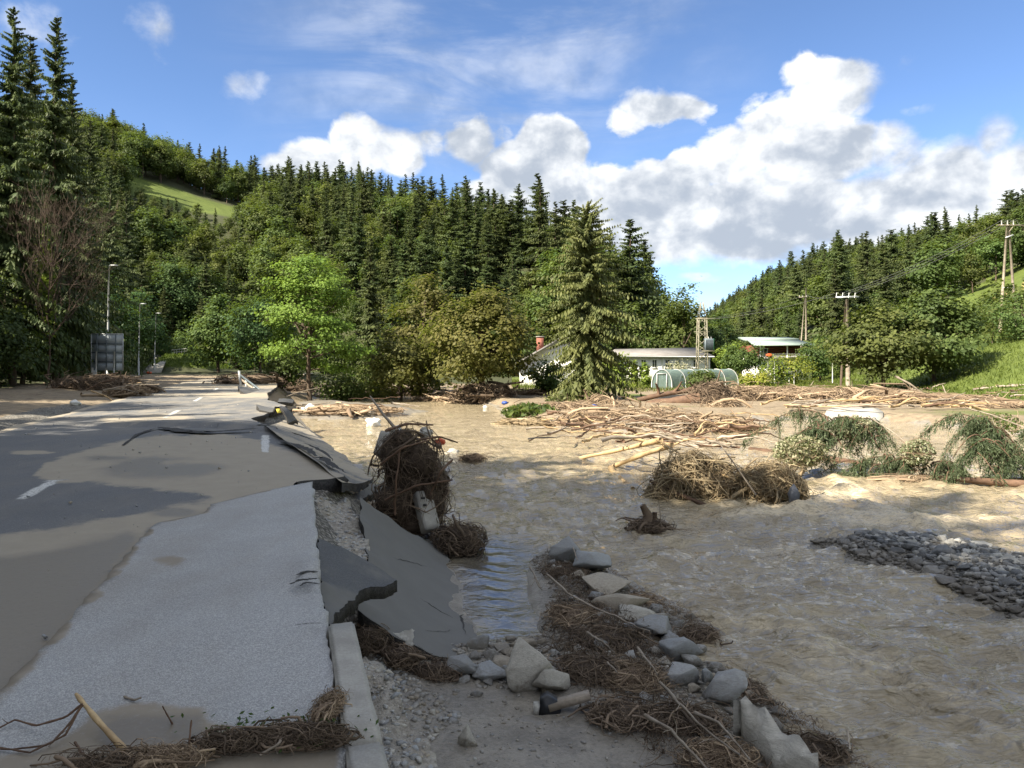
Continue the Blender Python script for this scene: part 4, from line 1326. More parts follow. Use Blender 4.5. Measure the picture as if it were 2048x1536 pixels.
def wood_points():
    out = []
    P = scatter(26000, (-330, 110), (28, 400), 1, 3.3)
    dl_ = np.where(inside(P[:, 0], P[:, 1], L_HILL), dist_line(P[:, 0], P[:, 1], L_FOOT), -1)
    u = P[:, 0] / P[:, 1]
    ok = (dl_ > 1.0) & (u > -0.85) & (dl_ < 190)
    P = P[ok]; dl_ = dl_[ok]
    z = H(P[:, 0], P[:, 1])
    px, py = P[:, 0] / P[:, 1] * F + 1024, HOR - (z - EYE) / P[:, 1] * F
    pt = HOR - (z + 15 - EYE) / P[:, 1] * F
    # keep the hill meadow open: nothing on it, and nothing tall in front of it
    m1 = sdist(px, py, MEADOW) > 2
    mx = sdist(px, np.clip(370 + (px - 250) * 0.22, 0, 500), MEADOW) > 4
    band = 368 + (px - 250) * 0.30
    m2 = (px > 250) & (px < 500) & (py > band - 22) & (py < band + 26)
    nx = np.array(NEAR)
    dn = np.sqrt(((P[:, None] - nx[None]) ** 2).sum(2)).min(1)
    ok = ~m1 & ~m2 & (dn > 3.5)
    conf = 0.26 + 1.0 * fbm(P[:, 0] * 0.018, P[:, 1] * 0.018, 91) + 0.30 * sstep(30, 110, dl_)
    conf = np.where(px > 650, conf + 0.20, conf - 0.15)
    out = np.column_stack([P, z, conf, dl_])[ok]
    P = scatter(20000, (25, 420), (30, 520), 2, 4.0)
    dr_ = np.where(inside(P[:, 0], P[:, 1], R_HILL), dist_line(P[:, 0], P[:, 1], R_FOOT), -1)
    u = P[:, 0] / P[:, 1]
    ok = (dr_ > 1.0) & (u < 0.95) & (dr_ < 210)
    P = P[ok]; dr_ = dr_[ok]
    z = H(P[:, 0], P[:, 1])
    px, py = P[:, 0] / P[:, 1] * F + 1024, HOR - (z - EYE) / P[:, 1] * F
    nearm = (P[:, 1] < 118) & (dr_ < 44)
    conf = 0.30 + 1.0 * fbm(P[:, 0] * 0.02, P[:, 1] * 0.02, 95) + 0.45 * sstep(60, 130, dr_)
    right = np.column_stack([P, z, conf, dr_])
    bushes = right[nearm & (((dr_ > 17) & (P[:, 1] > 70)) | (P[:, 1] > 92))]
    bpx = bushes[:, 0] / bushes[:, 1] * F + 1024; bpy_ = HOR - (bushes[:, 2] - EYE) / bushes[:, 1] * F
    bushes = bushes[~((bpx > 1870) & (bpy_ > 535) & (bpy_ < 640))]
    right = right[~nearm]
    return out, right, bushes


WL, WR, WB = wood_points()
# trees on the valley floor between the hills
P = scatter(900, (20, 110), (135, 420), 3, 5.5)
fl = ~inside(P[:, 0], P[:, 1], L_HILL) & ~inside(P[:, 0], P[:, 1], R_HILL)
P = P[fl]
WV = np.column_stack([P, H(P[:, 0], P[:, 1]), np.full(len(P), 0.3), np.zeros(len(P))])

mass = []          # what goes into the mass: (kind, x, y, z, rot, scale)
g = np.random.default_rng(77)
def settle(Wd, n_single, gname, lab_c, lab_b, s0=1.0):
    d = np.hypot(Wd[:, 0], Wd[:, 1])
    inview = np.abs(Wd[:, 0] / Wd[:, 1]) < 0.70
    order = np.argsort(d + np.where(inview, 0, 1e4))
    for rank, i in enumerate(order):
        x_, y_, z_, cf, dd = Wd[i]
        is_c = g.random() < cf
        k = int(g.integers(4))
        s_ = s0 * (0.50 + 0.42 * g.random()) * (0.8 if dd < 12 else 1.0)
        rot = g.random() * 6.28
        wv = 0.9 + 0.55 * g.random()
        if 0.03 < x_ / y_ < 0.24 and x_ < 66: s_ *= 1.35
        pb_ = HOR - (z_ - EYE) / y_ * F; pp_ = x_ / y_ * F + 1024
        lim_ = 382 + (pp_ - 250) * 0.30
        if 250 < pp_ < 480 and pb_ > lim_: s_ = min(s_, max(.3, (pb_ - lim_) / F * y_ / 16.0))
        q = (x_, y_, z_ - 0.15)
        if rank < n_single:
            if is_c:
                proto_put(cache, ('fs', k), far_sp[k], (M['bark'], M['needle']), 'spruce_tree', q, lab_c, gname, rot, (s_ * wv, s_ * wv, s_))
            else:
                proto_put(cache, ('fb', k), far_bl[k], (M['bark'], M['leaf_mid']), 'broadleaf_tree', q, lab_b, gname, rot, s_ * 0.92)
        else:
            mass.append((k if is_c else 4 + k, *q, rot, s_))
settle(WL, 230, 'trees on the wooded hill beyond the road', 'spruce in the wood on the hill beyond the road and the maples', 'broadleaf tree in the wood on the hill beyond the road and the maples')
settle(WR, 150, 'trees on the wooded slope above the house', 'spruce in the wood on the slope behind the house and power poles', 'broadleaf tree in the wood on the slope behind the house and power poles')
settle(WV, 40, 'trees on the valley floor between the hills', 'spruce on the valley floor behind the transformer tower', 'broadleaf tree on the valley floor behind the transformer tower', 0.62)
for i, row in enumerate(WB[np.argsort(WB[:, 1])]):
    k = i % 2
    s_ = 0.55 + 0.75 * g.random()
    proto_put(cache, ('bu', k), far_bush[k], (M['bark'], M['leaf_yellow'] if i % 4 == 1 and False else M['leaf_mid']), 'hillside_shrub', (row[0], row[1], row[2] - .1), 'leafy shrub on the overgrown slope above the walnut trees', 'shrubs on the overgrown slope', g.random() * 6.28, s_, 'shrub')

# the rest of the woods: instances on points, one object
mass = np.array(mass)
def gn_mass(name, pts, protos, label):
    me = bpy.data.meshes.new(name)
    me.from_pydata([tuple(p[1:4]) for p in pts], [], [])
    for nm, col in (('kind_id', 0), ('turn', 4), ('size', 5)):
        q = me.attributes.new(nm, 'FLOAT', 'POINT'); q.data.foreach_set('value', pts[:, col].astype(np.float32))
    o = bpy.data.objects.new(name, me); COL.objects.link(o)
    ng = bpy.data.node_groups.new(name, 'GeometryNodeTree')
    ng.is_modifier = True
    ng.interface.new_socket('Geometry', in_out='INPUT', socket_type='NodeSocketGeometry')
    ng.interface.new_socket('Geometry', in_out='OUTPUT', socket_type='NodeSocketGeometry')
    N = NT(ng)
    gi = N.new('NodeGroupInput'); go = N.new('NodeGroupOutput')
    def na(nm):
        a = N.new('GeometryNodeInputNamedAttribute', data_type='FLOAT'); a.inputs['Name'].default_value = nm
        return a.outputs[0]
    rotv = N.new('ShaderNodeCombineXYZ'); N.put(rotv.inputs[2], na('turn'))
    join = N.new('GeometryNodeJoinGeometry')
    for kid, crowns in protos.items():
        for ob in crowns:
            oi = N.new('GeometryNodeObjectInfo', transform_space='ORIGINAL'); oi.inputs['Object'].default_value = ob
            oi.inputs['As Instance'].default_value = True
            cmp_ = N.new('FunctionNodeCompare', data_type='FLOAT', operation='EQUAL')
            N.put(cmp_.inputs[0], na('kind_id')); cmp_.inputs[1].default_value = kid
            ip = N.new('GeometryNodeInstanceOnPoints')
            N.put(ip.inputs['Points'], gi.outputs[0]); N.put(ip.inputs['Selection'], cmp_.outputs[0])
            N.put(ip.inputs['Instance'], oi.outputs['Geometry'])
            e2r = N.new('FunctionNodeEulerToRotation'); N.put(e2r.inputs[0], rotv.outputs[0])
            N.put(ip.inputs['Rotation'], e2r.outputs[0]); N.put(ip.inputs['Scale'], na('size'))
            N.l.new(ip.outputs[0], join.inputs[0])
    N.put(go.inputs[0], join.outputs[0])
    md = o.modifiers.new('wood', 'NODES'); md.node_group = ng
    return tag(o, label, 'wood', kind='stuff')
protos = {}
for k in range(4):
    if ('fs', k) in cache: protos[k] = list(cache[('fs', k)].children)
    if ('fb', k) in cache: protos[4 + k] = list(cache[('fb', k)].children)
gn_mass('forest', mass, protos, 'mixed spruce and beech forest covering the hillsides')

# ---------------------------------------------------------------- broken asphalt
def slab_thing(name, pts, label, cat, mat_top, thick=0.11, res=0.10, jag=0.03, mud=0.75, seed=1, group=None, zadd=None, blend=.75):
    """pts: (photo x, photo y, z). top sheet is the thing, the broken rim its child"""
    P3 = np.array([G(a, b, c) for a, b, c in pts])
    zi = idw(P3, 2.0)
    A_ = np.column_stack([P3[:, 0], P3[:, 1], P3[:, 0] ** 2, np.ones(len(P3))]); co_, *_ = np.linalg.lstsq(A_, P3[:, 2], rcond=None)
    def zf0(x, y):
        return blend * (co_[0] * x + co_[1] * y + co_[2] * x * x + co_[3]) + (1 - blend) * zi(x, y)
    def zf(x, y):
        q = zf0(x, y) + 0.012 * fbm(x * 2.0, y * 2.0, seed)
        return q if zadd is None else q + zadd(x, y)
    global last_zf
    last_zf = zf
    V, T = patch([tuple(p[:2]) for p in P3], zf, res, thick, jag, seed)
    n = len(V) // 2
    top = MB(); top.add(V[:n], T[(T < n).all(1)])
    side = T[~(T < n).all(1)]
    rest = MB(); W2 = V.copy(); W2[:n, 2] -= 0.004
    o_loc = V.mean(0); o_loc[2] = V[:, 2].min()
    root = thing(name, o_loc, label, cat, group); root['kind'] = 'thing'
    m_ = mud + 0.25 * fbm(V[:n, 0] * 1.2, V[:n, 1] * 1.2, seed + 3)
    top.build('top_surface', mat_top, root, smooth=True, attrs=dict(mud=m_, wet=np.full(n, 0.15), paint=np.zeros(n), film=np.full(n, 0.6)))
    rest.add(W2, side)
    rest.build('broken_rim', M['tar'], root)
    return root


S1 = [(722, 1008, -.32), (770, 1026, -.52), (830, 1060, -.85), (885, 1098, -1.27), (897, 1116, -1.32), (902, 1140, -1.33), (918, 1168, -1.33), (921, 1200, -1.34), (917, 1225, -1.33), (947, 1236, -1.24), (951, 1262, -1.20), (946, 1300, -1.24), (932, 1326, -1.26),
      (880, 1316, -1.14), (800, 1284, -.98), (742, 1255, -.86), (716, 1238, -.78), (718, 1190, -.60), (730, 1140, -.50), (736, 1085, -.42), (722, 1040, -.36)]
s1 = slab_thing('asphalt_slab', S1, 'large silt-coated asphalt slab slumped into the pool beside the kerb', 'asphalt slab', M['slab'], 0.13, 0.06, 0.028, .8, 7)
for ca, cb, w in (((-.50, 8.15), (-.66, 9.3), .014), ((-.66, 8.6), (-1.05, 8.75), .007), ((-1.5, 9.6), (-1.15, 10.3), .006), ((-.9, 7.75), (-.62, 8.15), .006)):
    k = np.linspace(0, 1, 16); Q = np.outer(1 - k, ca) + np.outer(k, cb)
    Q = Q + .035 * (rng.random((16, 2)) - .5)
    z_ = last_zf(Q[:, 0], Q[:, 1]) + .006
    wd = w * np.sin(np.pi * np.clip(k, .05, .95)) * (.6 + .8 * rng.random(16))
    mb = MB(); i_ = np.arange(15)
    mb.add(np.concatenate([np.column_stack([Q[:, 0] + wd, Q[:, 1], z_]), np.column_stack([Q[:, 0] - wd, Q[:, 1], z_])]), np.stack([i_, i_ + 16, i_ + 17, i_ + 1], 1)); mb.build('crack', M['tar'], s1)
S2 = [(634, 1082, .0), (690, 1088, -.05), (742, 1110, -.13), (793, 1147, -.27), (772, 1172, -.30), (745, 1186, -.31), (722, 1200, -.31), (708, 1226, -.33), (690, 1240, -.30), (656, 1245, -.06), (648, 1200, .0), (640, 1150, .01)]
slab_thing('asphalt_slab', S2, 'pointed wedge of pavement asphalt bent down from the edge, dark broken front', 'asphalt slab', M['slab'], 0.11, 0.04, 0.018, .45, 8)
def strip_slab(tops, bots, label, thick=.13, seed=3):
    """strip of carriageway hinged at its upper edge: (photo x, photo y, z) pairs"""
    A = np.array([G(*p) for p in tops]); B = np.array([G(*p) for p in bots])
    ka = np.linspace(0, 1, len(A)); kb = np.linspace(0, 1, len(B)); kk = np.linspace(0, 1, 90); m_ = 22
    A = np.column_stack([np.interp(kk, ka, A[:, i]) for i in range(3)]); B = np.column_stack([np.interp(kk, kb, B[:, i]) for i in range(3)])
    B = B + np.column_stack([.10 * fbm(kk * 14, kk * 0 + 2, seed, 4), .12 * fbm(kk * 14, kk * 0 + 5, seed, 4), 0 * kk])
    f = np.linspace(0, 1, m_)[None, :, None]
    P = A[:, None] * (1 - f) + B[:, None] * f
    P[..., 2] += -.10 * np.sin(np.pi * f[..., 0]) * .5 + .015 * fbm(P[..., 0] * 2, P[..., 1] * 2, seed)
    V = P.reshape(-1, 3); n = len(V)
    a_ = (np.arange(89)[:, None] * m_ + np.arange(m_ - 1)[None]).ravel()
    q = np.stack([a_, a_ + 1, a_ + m_ + 1, a_ + m_], 1)
    root = thing('asphalt_slab', V.mean(0), label, 'asphalt slab'); root['kind'] = 'thing'
    mb = MB(); mb.add(V, q)
    mb.build('top_surface', M['road'], root, smooth=True, attrs=dict(mud=.55 + .35 * fbm(V[:, 0] * .8, V[:, 1] * .8, 4), wet=np.full(n, .2), paint=np.zeros(n), film=np.full(n, .6)))
    edge = np.concatenate([V.reshape(90, m_, 3)[:, -1], V.reshape(90, m_, 3)[0, ::-1][1:-1][::-1] * 0 + V.reshape(90, m_, 3)[-1, :0:-1][1:]])
    g_ = np.random.default_rng(seed); ne = len(edge)
    low = edge - [0, 0, thick] + (g_.random((ne, 3)) - .5) * .05
    mb = MB(); k = np.arange(ne - 1)
    mb.add(np.concatenate([edge - [0, 0, .002], low]), np.stack([k, k + ne, k + ne + 1, k + 1], 1))
    first = V.reshape(90, m_, 3)[0]
    low = first - [0, 0, thick] + (g_.random(first.shape) - .5) * .04
    k = np.arange(m_ - 1)
    mb.add(np.concatenate([first - [0, 0, .002], low]), np.stack([k, k + m_, k + m_ + 1, k + 1], 1))
    mb.build('broken_rim', M['tar'], root)
    return root
s3 = strip_slab([(684, 964, .006), (664, 950, .012), (632, 922, .016), (596, 898, .016), (560, 874, .016), (532, 852, .016)],
                [(742, 958, -.55), (724, 942, -.66), (694, 916, -.68), (660, 890, -.64), (622, 862, -.58), (580, 834, -.42)], 'long strip of road edge tilted down towards the river')
for pts, w in (([(606, 888, -.14), (640, 902, -.22), (668, 925, -.26)], .035), ([(640, 916, -.06), (664, 930, -.1), (690, 950, -.14)], .03), ([(578, 866, -.1), (600, 872, -.2), (628, 884, -.3)], .03)):
    P = np.array([G(*p) for p in pts]) + [0, 0, .03]
    k = np.linspace(0, 1, 14); Q = np.column_stack([np.interp(k, np.linspace(0, 1, 3), P[:, i]) for i in range(3)])
    Q[:, :2] += .05 * (rng.random((14, 2)) - .5)
    wd = w * np.sin(np.pi * np.clip(k, .04, .96))
    mb = MB(); i_ = np.arange(13)
    mb.add(np.concatenate([Q + np.column_stack([wd, wd, 0 * wd]), Q - np.column_stack([wd, wd, 0 * wd])]), np.stack([i_, i_ + 14, i_ + 15, i_ + 1], 1)); mb.build('crack', M['tar'], s3)
S4 = [(694, 990, -.42), (742, 966, -.5), (768, 960, -.62), (768, 985, -.78), (728, 1004, -.66), (704, 1008, -.52)]
slab_thing('asphalt_slab', S4, 'small asphalt piece wedged under the root clump', 'asphalt slab', M['slab'], 0.11, 0.10, 0.02, .6, 10)
S5 = [(550, 812, .25), (562, 812, .22), (596, 842, -.30), (578, 848, -.32), (545, 824, .02)]
s5 = slab_thing('asphalt_slab', S5, 'narrow asphalt piece with a yellow paint mark propped at the scour edge', 'asphalt slab', M['slab'], 0.12, 0.15, 0.02, .4, 11)
ym = MB(); ym.poly([G(552, 818, .175), G(559, 817, .165), G(563, 824, .06), G(555, 826, .05)], .01); ym.build('paint_mark', M['yellow'], s5)
S6 = [(512, 808, .18), (560, 808, .20), (584, 818, -.02), (575, 826, -.15), (540, 826, -.05), (520, 822, .0)]
slab_thing('asphalt_slab', S6, 'dark upturned asphalt plate behind the yellow-marked piece', 'asphalt slab', M['slab'], 0.16, 0.2, 0.03, .2, 12)
S7 = [(558, 797, .15), (590, 800, .05), (586, 806, -.05), (556, 804, .05)]
slab_thing('asphalt_slab', S7, 'thin asphalt lip overhanging the scour near the locust tree', 'asphalt slab', M['slab'], 0.14, 0.25, 0.03, .2, 13)
S8 = [(476, 772, .25), (510, 776, .1), (528, 790, -.2), (498, 792, -.1), (480, 782, .15)]
slab_thing('asphalt_slab', S8, 'far asphalt plate broken off beside the crushed barrier', 'asphalt slab', M['slab'], 0.16, 0.4, 0.05, .2, 14)

# cracks: flat dark strips laid just above the carriageway
def crack(pts, w, label, z=0.006, name='crack'):
    P = np.array([G(a, b, z) for a, b in pts])
    fine = []
    for i in range(len(P) - 1):
        for k in np.linspace(0, 1, 7, endpoint=False):
            fine.append(P[i] * (1 - k) + P[i + 1] * k)
    fine = np.array(fine + [P[-1]])
    g_ = np.random.default_rng(len(pts) * 7)
    k = np.linspace(0, 1, len(fine))
    wd = w * (0.25 + np.sin(np.pi * np.clip(k, .03, .97)) ** .6) * (0.6 + 0.8 * g_.random(len(fine)))
    fine[:, 1] += (g_.random(len(fine)) - .5) * w * 0.8
    t_ = np.gradient(fine[:, :2], axis=0); t_ /= np.linalg.norm(t_, axis=1, keepdims=True) + 1e-9
    nrm = np.column_stack([-t_[:, 1], t_[:, 0], 0 * k])
    a = fine + nrm * wd[:, None]; b = fine - nrm * wd[:, None]
    n = len(fine)
    i = np.arange(n - 1)
    mb = MB(); mb.add(np.concatenate([a, b]), np.stack([i, i + n, i + n + 1, i + 1], 1))
    return mb
ck = crack([(246, 890), (275, 868), (305, 858), (325, 856)], .035, '', .012); ck.build('crack', M['tar'], road)
ck = crack([(318, 854), (345, 858), (372, 862), (405, 864), (450, 862), (515, 856)], .16, '', .02); ck.build('crack', M['tar'], road)
ck = crack([(515, 850), (545, 846)], .10, '', .03); ck.build('crack', M['tar'], road)
for pts, w in (([(560, 880), (590, 890), (615, 898), (632, 912)], .07), ([(628, 914), (646, 915), (670, 935)], .06)):
    ck = crack(pts, w, '', .004); ck.build('crack', M['tar'], road)
for pts, w in (([(580, 1168), (600, 1160), (620, 1158), (640, 1156)], .016), ([(592, 1150), (612, 1142), (636, 1143)], .014), ([(590, 1250), (620, 1246), (648, 1246)], .004), ([(600, 1172), (612, 1164), (640, 1168)], .010)):
    ck = crack(pts, w, '', .085); ck.build('crack', M['tar'], pave)


# ---------------------------------------------------------------- kerb, footing, posts
def kerb_block(a, b, w, h, label, grp, shift=0.0):
    a = np.array(a, float); b = np.array(b, float)
    bm = bmesh.new()
    t = (b - a); L = np.linalg.norm(t)
    bmesh.ops.create_cube(bm, size=1.0)
    for v in bm.verts:
        v.co = Vector((v.co.x * w, v.co.y * L, v.co.z * h))
    bmesh.ops.bevel(bm, geom=list(bm.edges), offset=0.012, segments=2, affect='EDGES')
    bmesh.ops.subdivide_edges(bm, edges=[e for e in bm.edges if e.calc_length() > 0.12], cuts=6, use_grid_fill=True)
    V = np.array([v.co[:] for v in bm.verts])
    V += 0.006 * np.stack([fbm(V[:, 1] * 6 + 3 * i, V[:, 2] * 6 + V[:, 0] * 9, 3 + i) for i in range(3)], 1)
    bmesh.ops.triangulate(bm, faces=bm.faces[:])
    bm.verts.index_update()
    T = np.array([[v.index for v in f.verts] for f in bm.faces])
    bm.free()
    t = t / L
    s = np.cross(t, (0, 0, 1.0)); s /= np.linalg.norm(s); q = np.cross(s, t)
    V = V @ np.stack([s, t, q], 1).T + (a + b) / 2
    mb = MB(); mb.add(V, T)
    o = mb.build('kerb_stone', M['concrete'], smooth=False)
    return tag(o, label, 'kerb stone', grp)
kz = -0.07
k_end = (G(682, 1243, .07) * [1, 1, 0]) + [0, 0, kz]
k_mid = (G(728, 1484, .07) * [1, 1, 0]) + [0, 0, kz]
k_dir = (k_mid - k_end)
kerb_block(k_end, k_mid - k_dir * .008, .16, .27, 'concrete kerb stone with an exposed end at the torn pavement', None)
kerb_block(k_mid, k_mid + k_dir * .9, .16, .27, 'concrete kerb stone cut by the joint nearest the brushwood', None)
kerb_block(k_mid + k_dir * .905, k_mid + k_dir * 2.4, .16, .27, 'concrete kerb stone at the very feet of the viewer', None)
FT = [(706, 1318), (735, 1312), (768, 1322), (778, 1350), (800, 1382), (812, 1420), (836, 1448), (858, 1480), (874, 1510), (880, 1560), (790, 1600), (752, 1480), (722, 1380)]
fp = [tuple(G(a, b, -.28)[:2]) for a, b in FT]
def ft_z(x, y):
    return -.28 + 0.05 * fbm(x * 7, y * 7, 5, 5, .6) - 0.05 * sstep(4.6, 4.2, y)
V, T = patch(fp, ft_z, .035, 1.0, .03, 6)
mb = MB(); mb.add(V, T)
tag(mb.build('kerb_footing', M['rough_concrete']), 'rough broken concrete footing along the outer side of the kerb', 'footing')

def block(a, b, w, h, label, name='concrete_post', m_=None, twist=None):
    o = kerb_block(a, b, w, h, label, None); o.name = name
    o['category'] = 'concrete post'
    if m_: o.data.materials[0] = m_
    return o
post_ = block(at(862, 1062, 12.0), at(843, 986, 12.3), .27, .20, 'square concrete post with two dark holes leaning in front of the root clump')
for (a, b, s_) in ((846, 996, .05), (850, 1010, .045)):
    hb = MB(); hb.box(at(a, b, 12.05), (s_ * 1.2, .05, s_ * .6)); hb.build('hole', M['tar'], post_)
block(at(762, 912, 14.3), at(778, 866, 14.5), .26, .22, 'grey concrete post stuck behind the top of the root clump')

# ---------------------------------------------------------------- stones
def rock_mesh(seed, n=18, flat=0.7, angular=True):
    g_ = np.random.default_rng(seed)
    P = unit(g_.normal(size=(n, 3))) * (0.78 + 0.3 * g_.random((n, 1))) * np.array([1, 0.8, flat])
    bm = bmesh.new()
    for p in P: bm.verts.new(p)
    r_ = bmesh.ops.convex_hull(bm, input=bm.verts[:])
    for v in [v for v in bm.verts if not v.link_faces]: bm.verts.remove(v)
    bmesh.ops.bevel(bm, geom=bm.edges[:], offset=0.03, segments=1, affect='EDGES', clamp_overlap=True)
    bmesh.ops.triangulate(bm, faces=bm.faces[:])
    bmesh.ops.subdivide_edges(bm, edges=[e for e in bm.edges if e.calc_length() > .3], cuts=2, use_grid_fill=True)
    bmesh.ops.triangulate(bm, faces=bm.faces[:])
    bm.verts.index_update()
    V = np.array([v.co[:] for v in bm.verts]); T = np.array([[v.index for v in f.verts] for f in bm.faces])
    bm.free()
    V = V / np.abs(V).max(0)
    V = V * (1 + .16 * fbm(V[:, 0] * 2.4 + seed, V[:, 1] * 2.4 + V[:, 2] * 3.1, seed, 4))[:, None]
    V[:, 2] += .05 * np.round(3 * fbm(V[:, 0] * 1.5, V[:, 2] * 5, seed + 5, 2)) / 3
    return V, T
ROCKV = [rock_mesh(500 + i, 10 + 2 * (i % 5), .7) for i in range(10)]
def hull_mesh(seed, n=10):
    g_ = np.random.default_rng(seed)
    P = unit(g_.normal(size=(n, 3))) * (0.8 + 0.25 * g_.random((n, 1)))
    bm = bmesh.new()
    for p in P: bm.verts.new(p)
    bmesh.ops.convex_hull(bm, input=bm.verts[:])
    for v in [v for v in bm.verts if not v.link_faces]: bm.verts.remove(v)
    bmesh.ops.triangulate(bm, faces=bm.faces[:]); bm.verts.index_update()
    V = np.array([v.co[:] for v in bm.verts]); T = np.array([[v.index for v in f.verts] for f in bm.faces]); bm.free()
    return V, T
ROCKL = [hull_mesh(520 + i) for i in range(10)]
ROCKD = []
for i, (V, T) in enumerate(ROCKV):
    me = mesh('stone', V, T); me.materials.append(M['rock']); ROCKD.append(me)
SLATED = []
for i, (V, T) in enumerate(ROCKV):
    me = mesh('slate_stone', V, T); me.materials.append(M['slate']); SLATED.append(me)


def rock(px, py, w, h, z, label, group, k=None, data=None, rz=None, tilt=0.0, name='stone', depth=None, cat='stone'):
    """w, h in photo pixels; py is the centre of the stone"""
    g_ = random.Random(int(px * 13 + py * 7))
    data = data or ROCKD
    base = G(px, py + h * 0.35, z)
    s = base[1] / F
    o = bpy.data.objects.new(name, data[g_.randrange(len(data)) if k is None else k])
    COL.objects.link(o)
    if name == 'boulder': w, h = w * 1.3, h * 1.3
    sx, sz = w * s / 2, h * s / 2
    sy_ = depth or (sx * (0.7 + 0.4 * g_.random()))
    # seen from above, some of the height in the picture is depth
    sz = max(0.75 * sz, sz - 0.12 * sy_)
    o.scale = (sx, sy_, sz)
    o.rotation_euler = (tilt, (g_.random() - .5) * .3, g_.uniform(-.5, .5) if rz is None else rz)
    z = max(z, hz(base[0], base[1]) - .02)
    o.location = (base[0], base[1], z + sz * (0.72 if name == 'boulder' else 0.55))
    return tag(o, label, cat, group)


BIG = [(1137, 1104, 58, 52, 'pale grey angular boulder at the tip of the stone bar', .6), (1184, 1128, 66, 46, 'slanting grey boulder behind the tip of the stone bar', .7), (1208, 1168, 84, 42, 'grey block with a dark split face on the stone bar', .2), (1245, 1204, 88, 40, 'rounded brownish boulder in the row on the stone bar', -.4), (1276, 1228, 70, 30, 'flat blue-grey boulder right of the rounded brownish one', -.5),
       (1316, 1254, 74, 36, 'pale flat slab of stone above the brushwood clump', -.6), (1360, 1300, 68, 44, 'whitish angular boulder near the middle of the stone bar', .1), (1360, 1352, 62, 46, 'speckled granite boulder half buried in brushwood', .0), (1413, 1354, 26, 42, 'upright bluish slate between two boulders', .3),
       (1452, 1376, 78, 64, 'large tan boulder next to the speckled granite one', -.2), (1056, 1356, 80, 100, 'tall striped grey boulder standing in the mud', 1.2), (1103, 1370, 58, 52, 'brown boulder leaning on the tall striped one', .2), (1003, 1297, 44, 28, 'banded stone at the pool edge', .3), (960, 1292, 48, 34, 'grey stone against the corner of the sunken slab', .5),
       (981, 1316, 32, 32, 'dark rounded stone below the pool', 0.), (951, 1322, 32, 26, 'grey stone beside the slab corner', .2), (1024, 1277, 32, 20, 'tan pebble at the pool edge', .1), (1046, 1294, 46, 24, 'flat light stone at the right end of the pool edge', -.2), (921, 1358, 54, 42, 'blue-grey stone at the edge of the mud flat', -.4), (927, 1377, 34, 24, 'light rounded stone lying on the mud edge', 0.),
       (972, 1336, 17, 16, 'small white stone between grey ones', 0.), (1004, 1342, 46, 28, 'dark flat stone left of the tall striped boulder', .2), (1022, 1360, 30, 32, 'pale stone leaning on the tall striped boulder', .2), (1066, 1392, 22, 24, 'small white angular stone under the brown boulder', .2), (1020, 1322, 30, 24, 'whitish stone behind the tall striped boulder', .3), (980, 1362, 60, 30, 'wide grey slate in the gap below the pool', .4),
       (1326, 1231, 28, 20, 'small white stone on the river side of the bar', .2), (1310, 1212, 32, 18, 'dark wet stone on the river side of the bar', .3), (1200, 1290, 40, 34, 'slate stone poking out of the brushwood', .3), (1258, 1450, 34, 30, 'flat grey stone in the lower brushwood', .2), (936, 1496, 42, 62, 'rough dark stone at the left of the mud flat', .3), (1430, 1330, 30, 20, 'small brown stone behind the upright slate', .1)]
for i, (px, py, w, h, lb, rz_) in enumerate(BIG):
    z_ = -1.2 if px > 1090 else -1.28
    rock(px, py, w, h, z_, lb, None, k=i % 10, rz=rz_, name='boulder' if w > 45 else 'stone', cat='boulder' if w > 45 else 'stone')
ROW = [(1160, 1150, 40), (1192, 1190, 34), (1225, 1180, 30), (1262, 1252, 46), (1296, 1240, 36), (1340, 1272, 40), (1385, 1318, 44), (1400, 1295, 30), (1430, 1395, 40), (1480, 1350, 34), (1330, 1320, 34), (1310, 1300, 28), (1500, 1440, 40), (1240, 1290, 36), (1160, 1255, 30), (1290, 1400, 34), (1400, 1440, 30)]
for i, (px, py, w) in enumerate(ROW):
    rock(px, py, w, w * .7, -1.2, 'pale broken stone wedged between the boulders of the stone bar', 'broken stones between the boulders', k=i % 10)
# the long slab, and the flat one in the mud
LS = [(1466, 1400, -.86), (1490, 1392, -.84), (1530, 1412, -.84), (1600, 1470, -.88), (1640, 1510, -.92), (1636, 1545, -1.02), (1560, 1530, -1.08), (1500, 1470, -1.05), (1470, 1425, -1.0)]
def stone_slab(pts, label, thick, seed, res=.06, amp=.03, name='boulder'):
    P3 = np.array([G(a, b, c) for a, b, c in pts])
    zf0 = idw(P3)
    V, T = patch([tuple(p[:2]) for p in P3], lambda x, y: zf0(x, y) + amp * fbm(x * 4, y * 4, seed, 4), res, thick, .015, seed)
    mb = MB(); mb.add(V, T)
    return tag(mb.build(name, M['rock'], smooth=False), label, 'boulder')
stone_slab(LS, 'long pale grey stone slab slanting along the lower stone bar', .42, 3)
stone_slab([(950, 1450, -1.24), (1010, 1424, -1.20), (1080, 1432, -1.16), (1140, 1470, -1.18), (1160, 1540, -1.2), (1150, 1600, -1.22), (990, 1600, -1.26), (960, 1510, -1.25)], 'wide flat grey rock lying almost flush in the wet mud', .25, 4, .05, .05)
g = np.random.default_rng(21)
cnt = 0
# small stones lying on the bar
while cnt < 190:
    px, py = g.uniform(900, 1600), g.uniform(1085, 1500)
    w = 9 + 26 * g.random() ** 2.2
    q = G(px, py, -1.15)
    on_bar = sdist(np.array([q[0]]), np.array([q[1]]), ROCK_BAR)[0] > 0.05
    below = 900 < px < 1110 and 1280 < py < 1400
    if not (on_bar or below): continue
    rock(px, py, w, w * .75, max(hz(q[0], q[1]) - .01, -1.3), 'small grey stone among the brushwood and boulders of the stone bar', 'small stones of the stone bar')
    cnt += 1
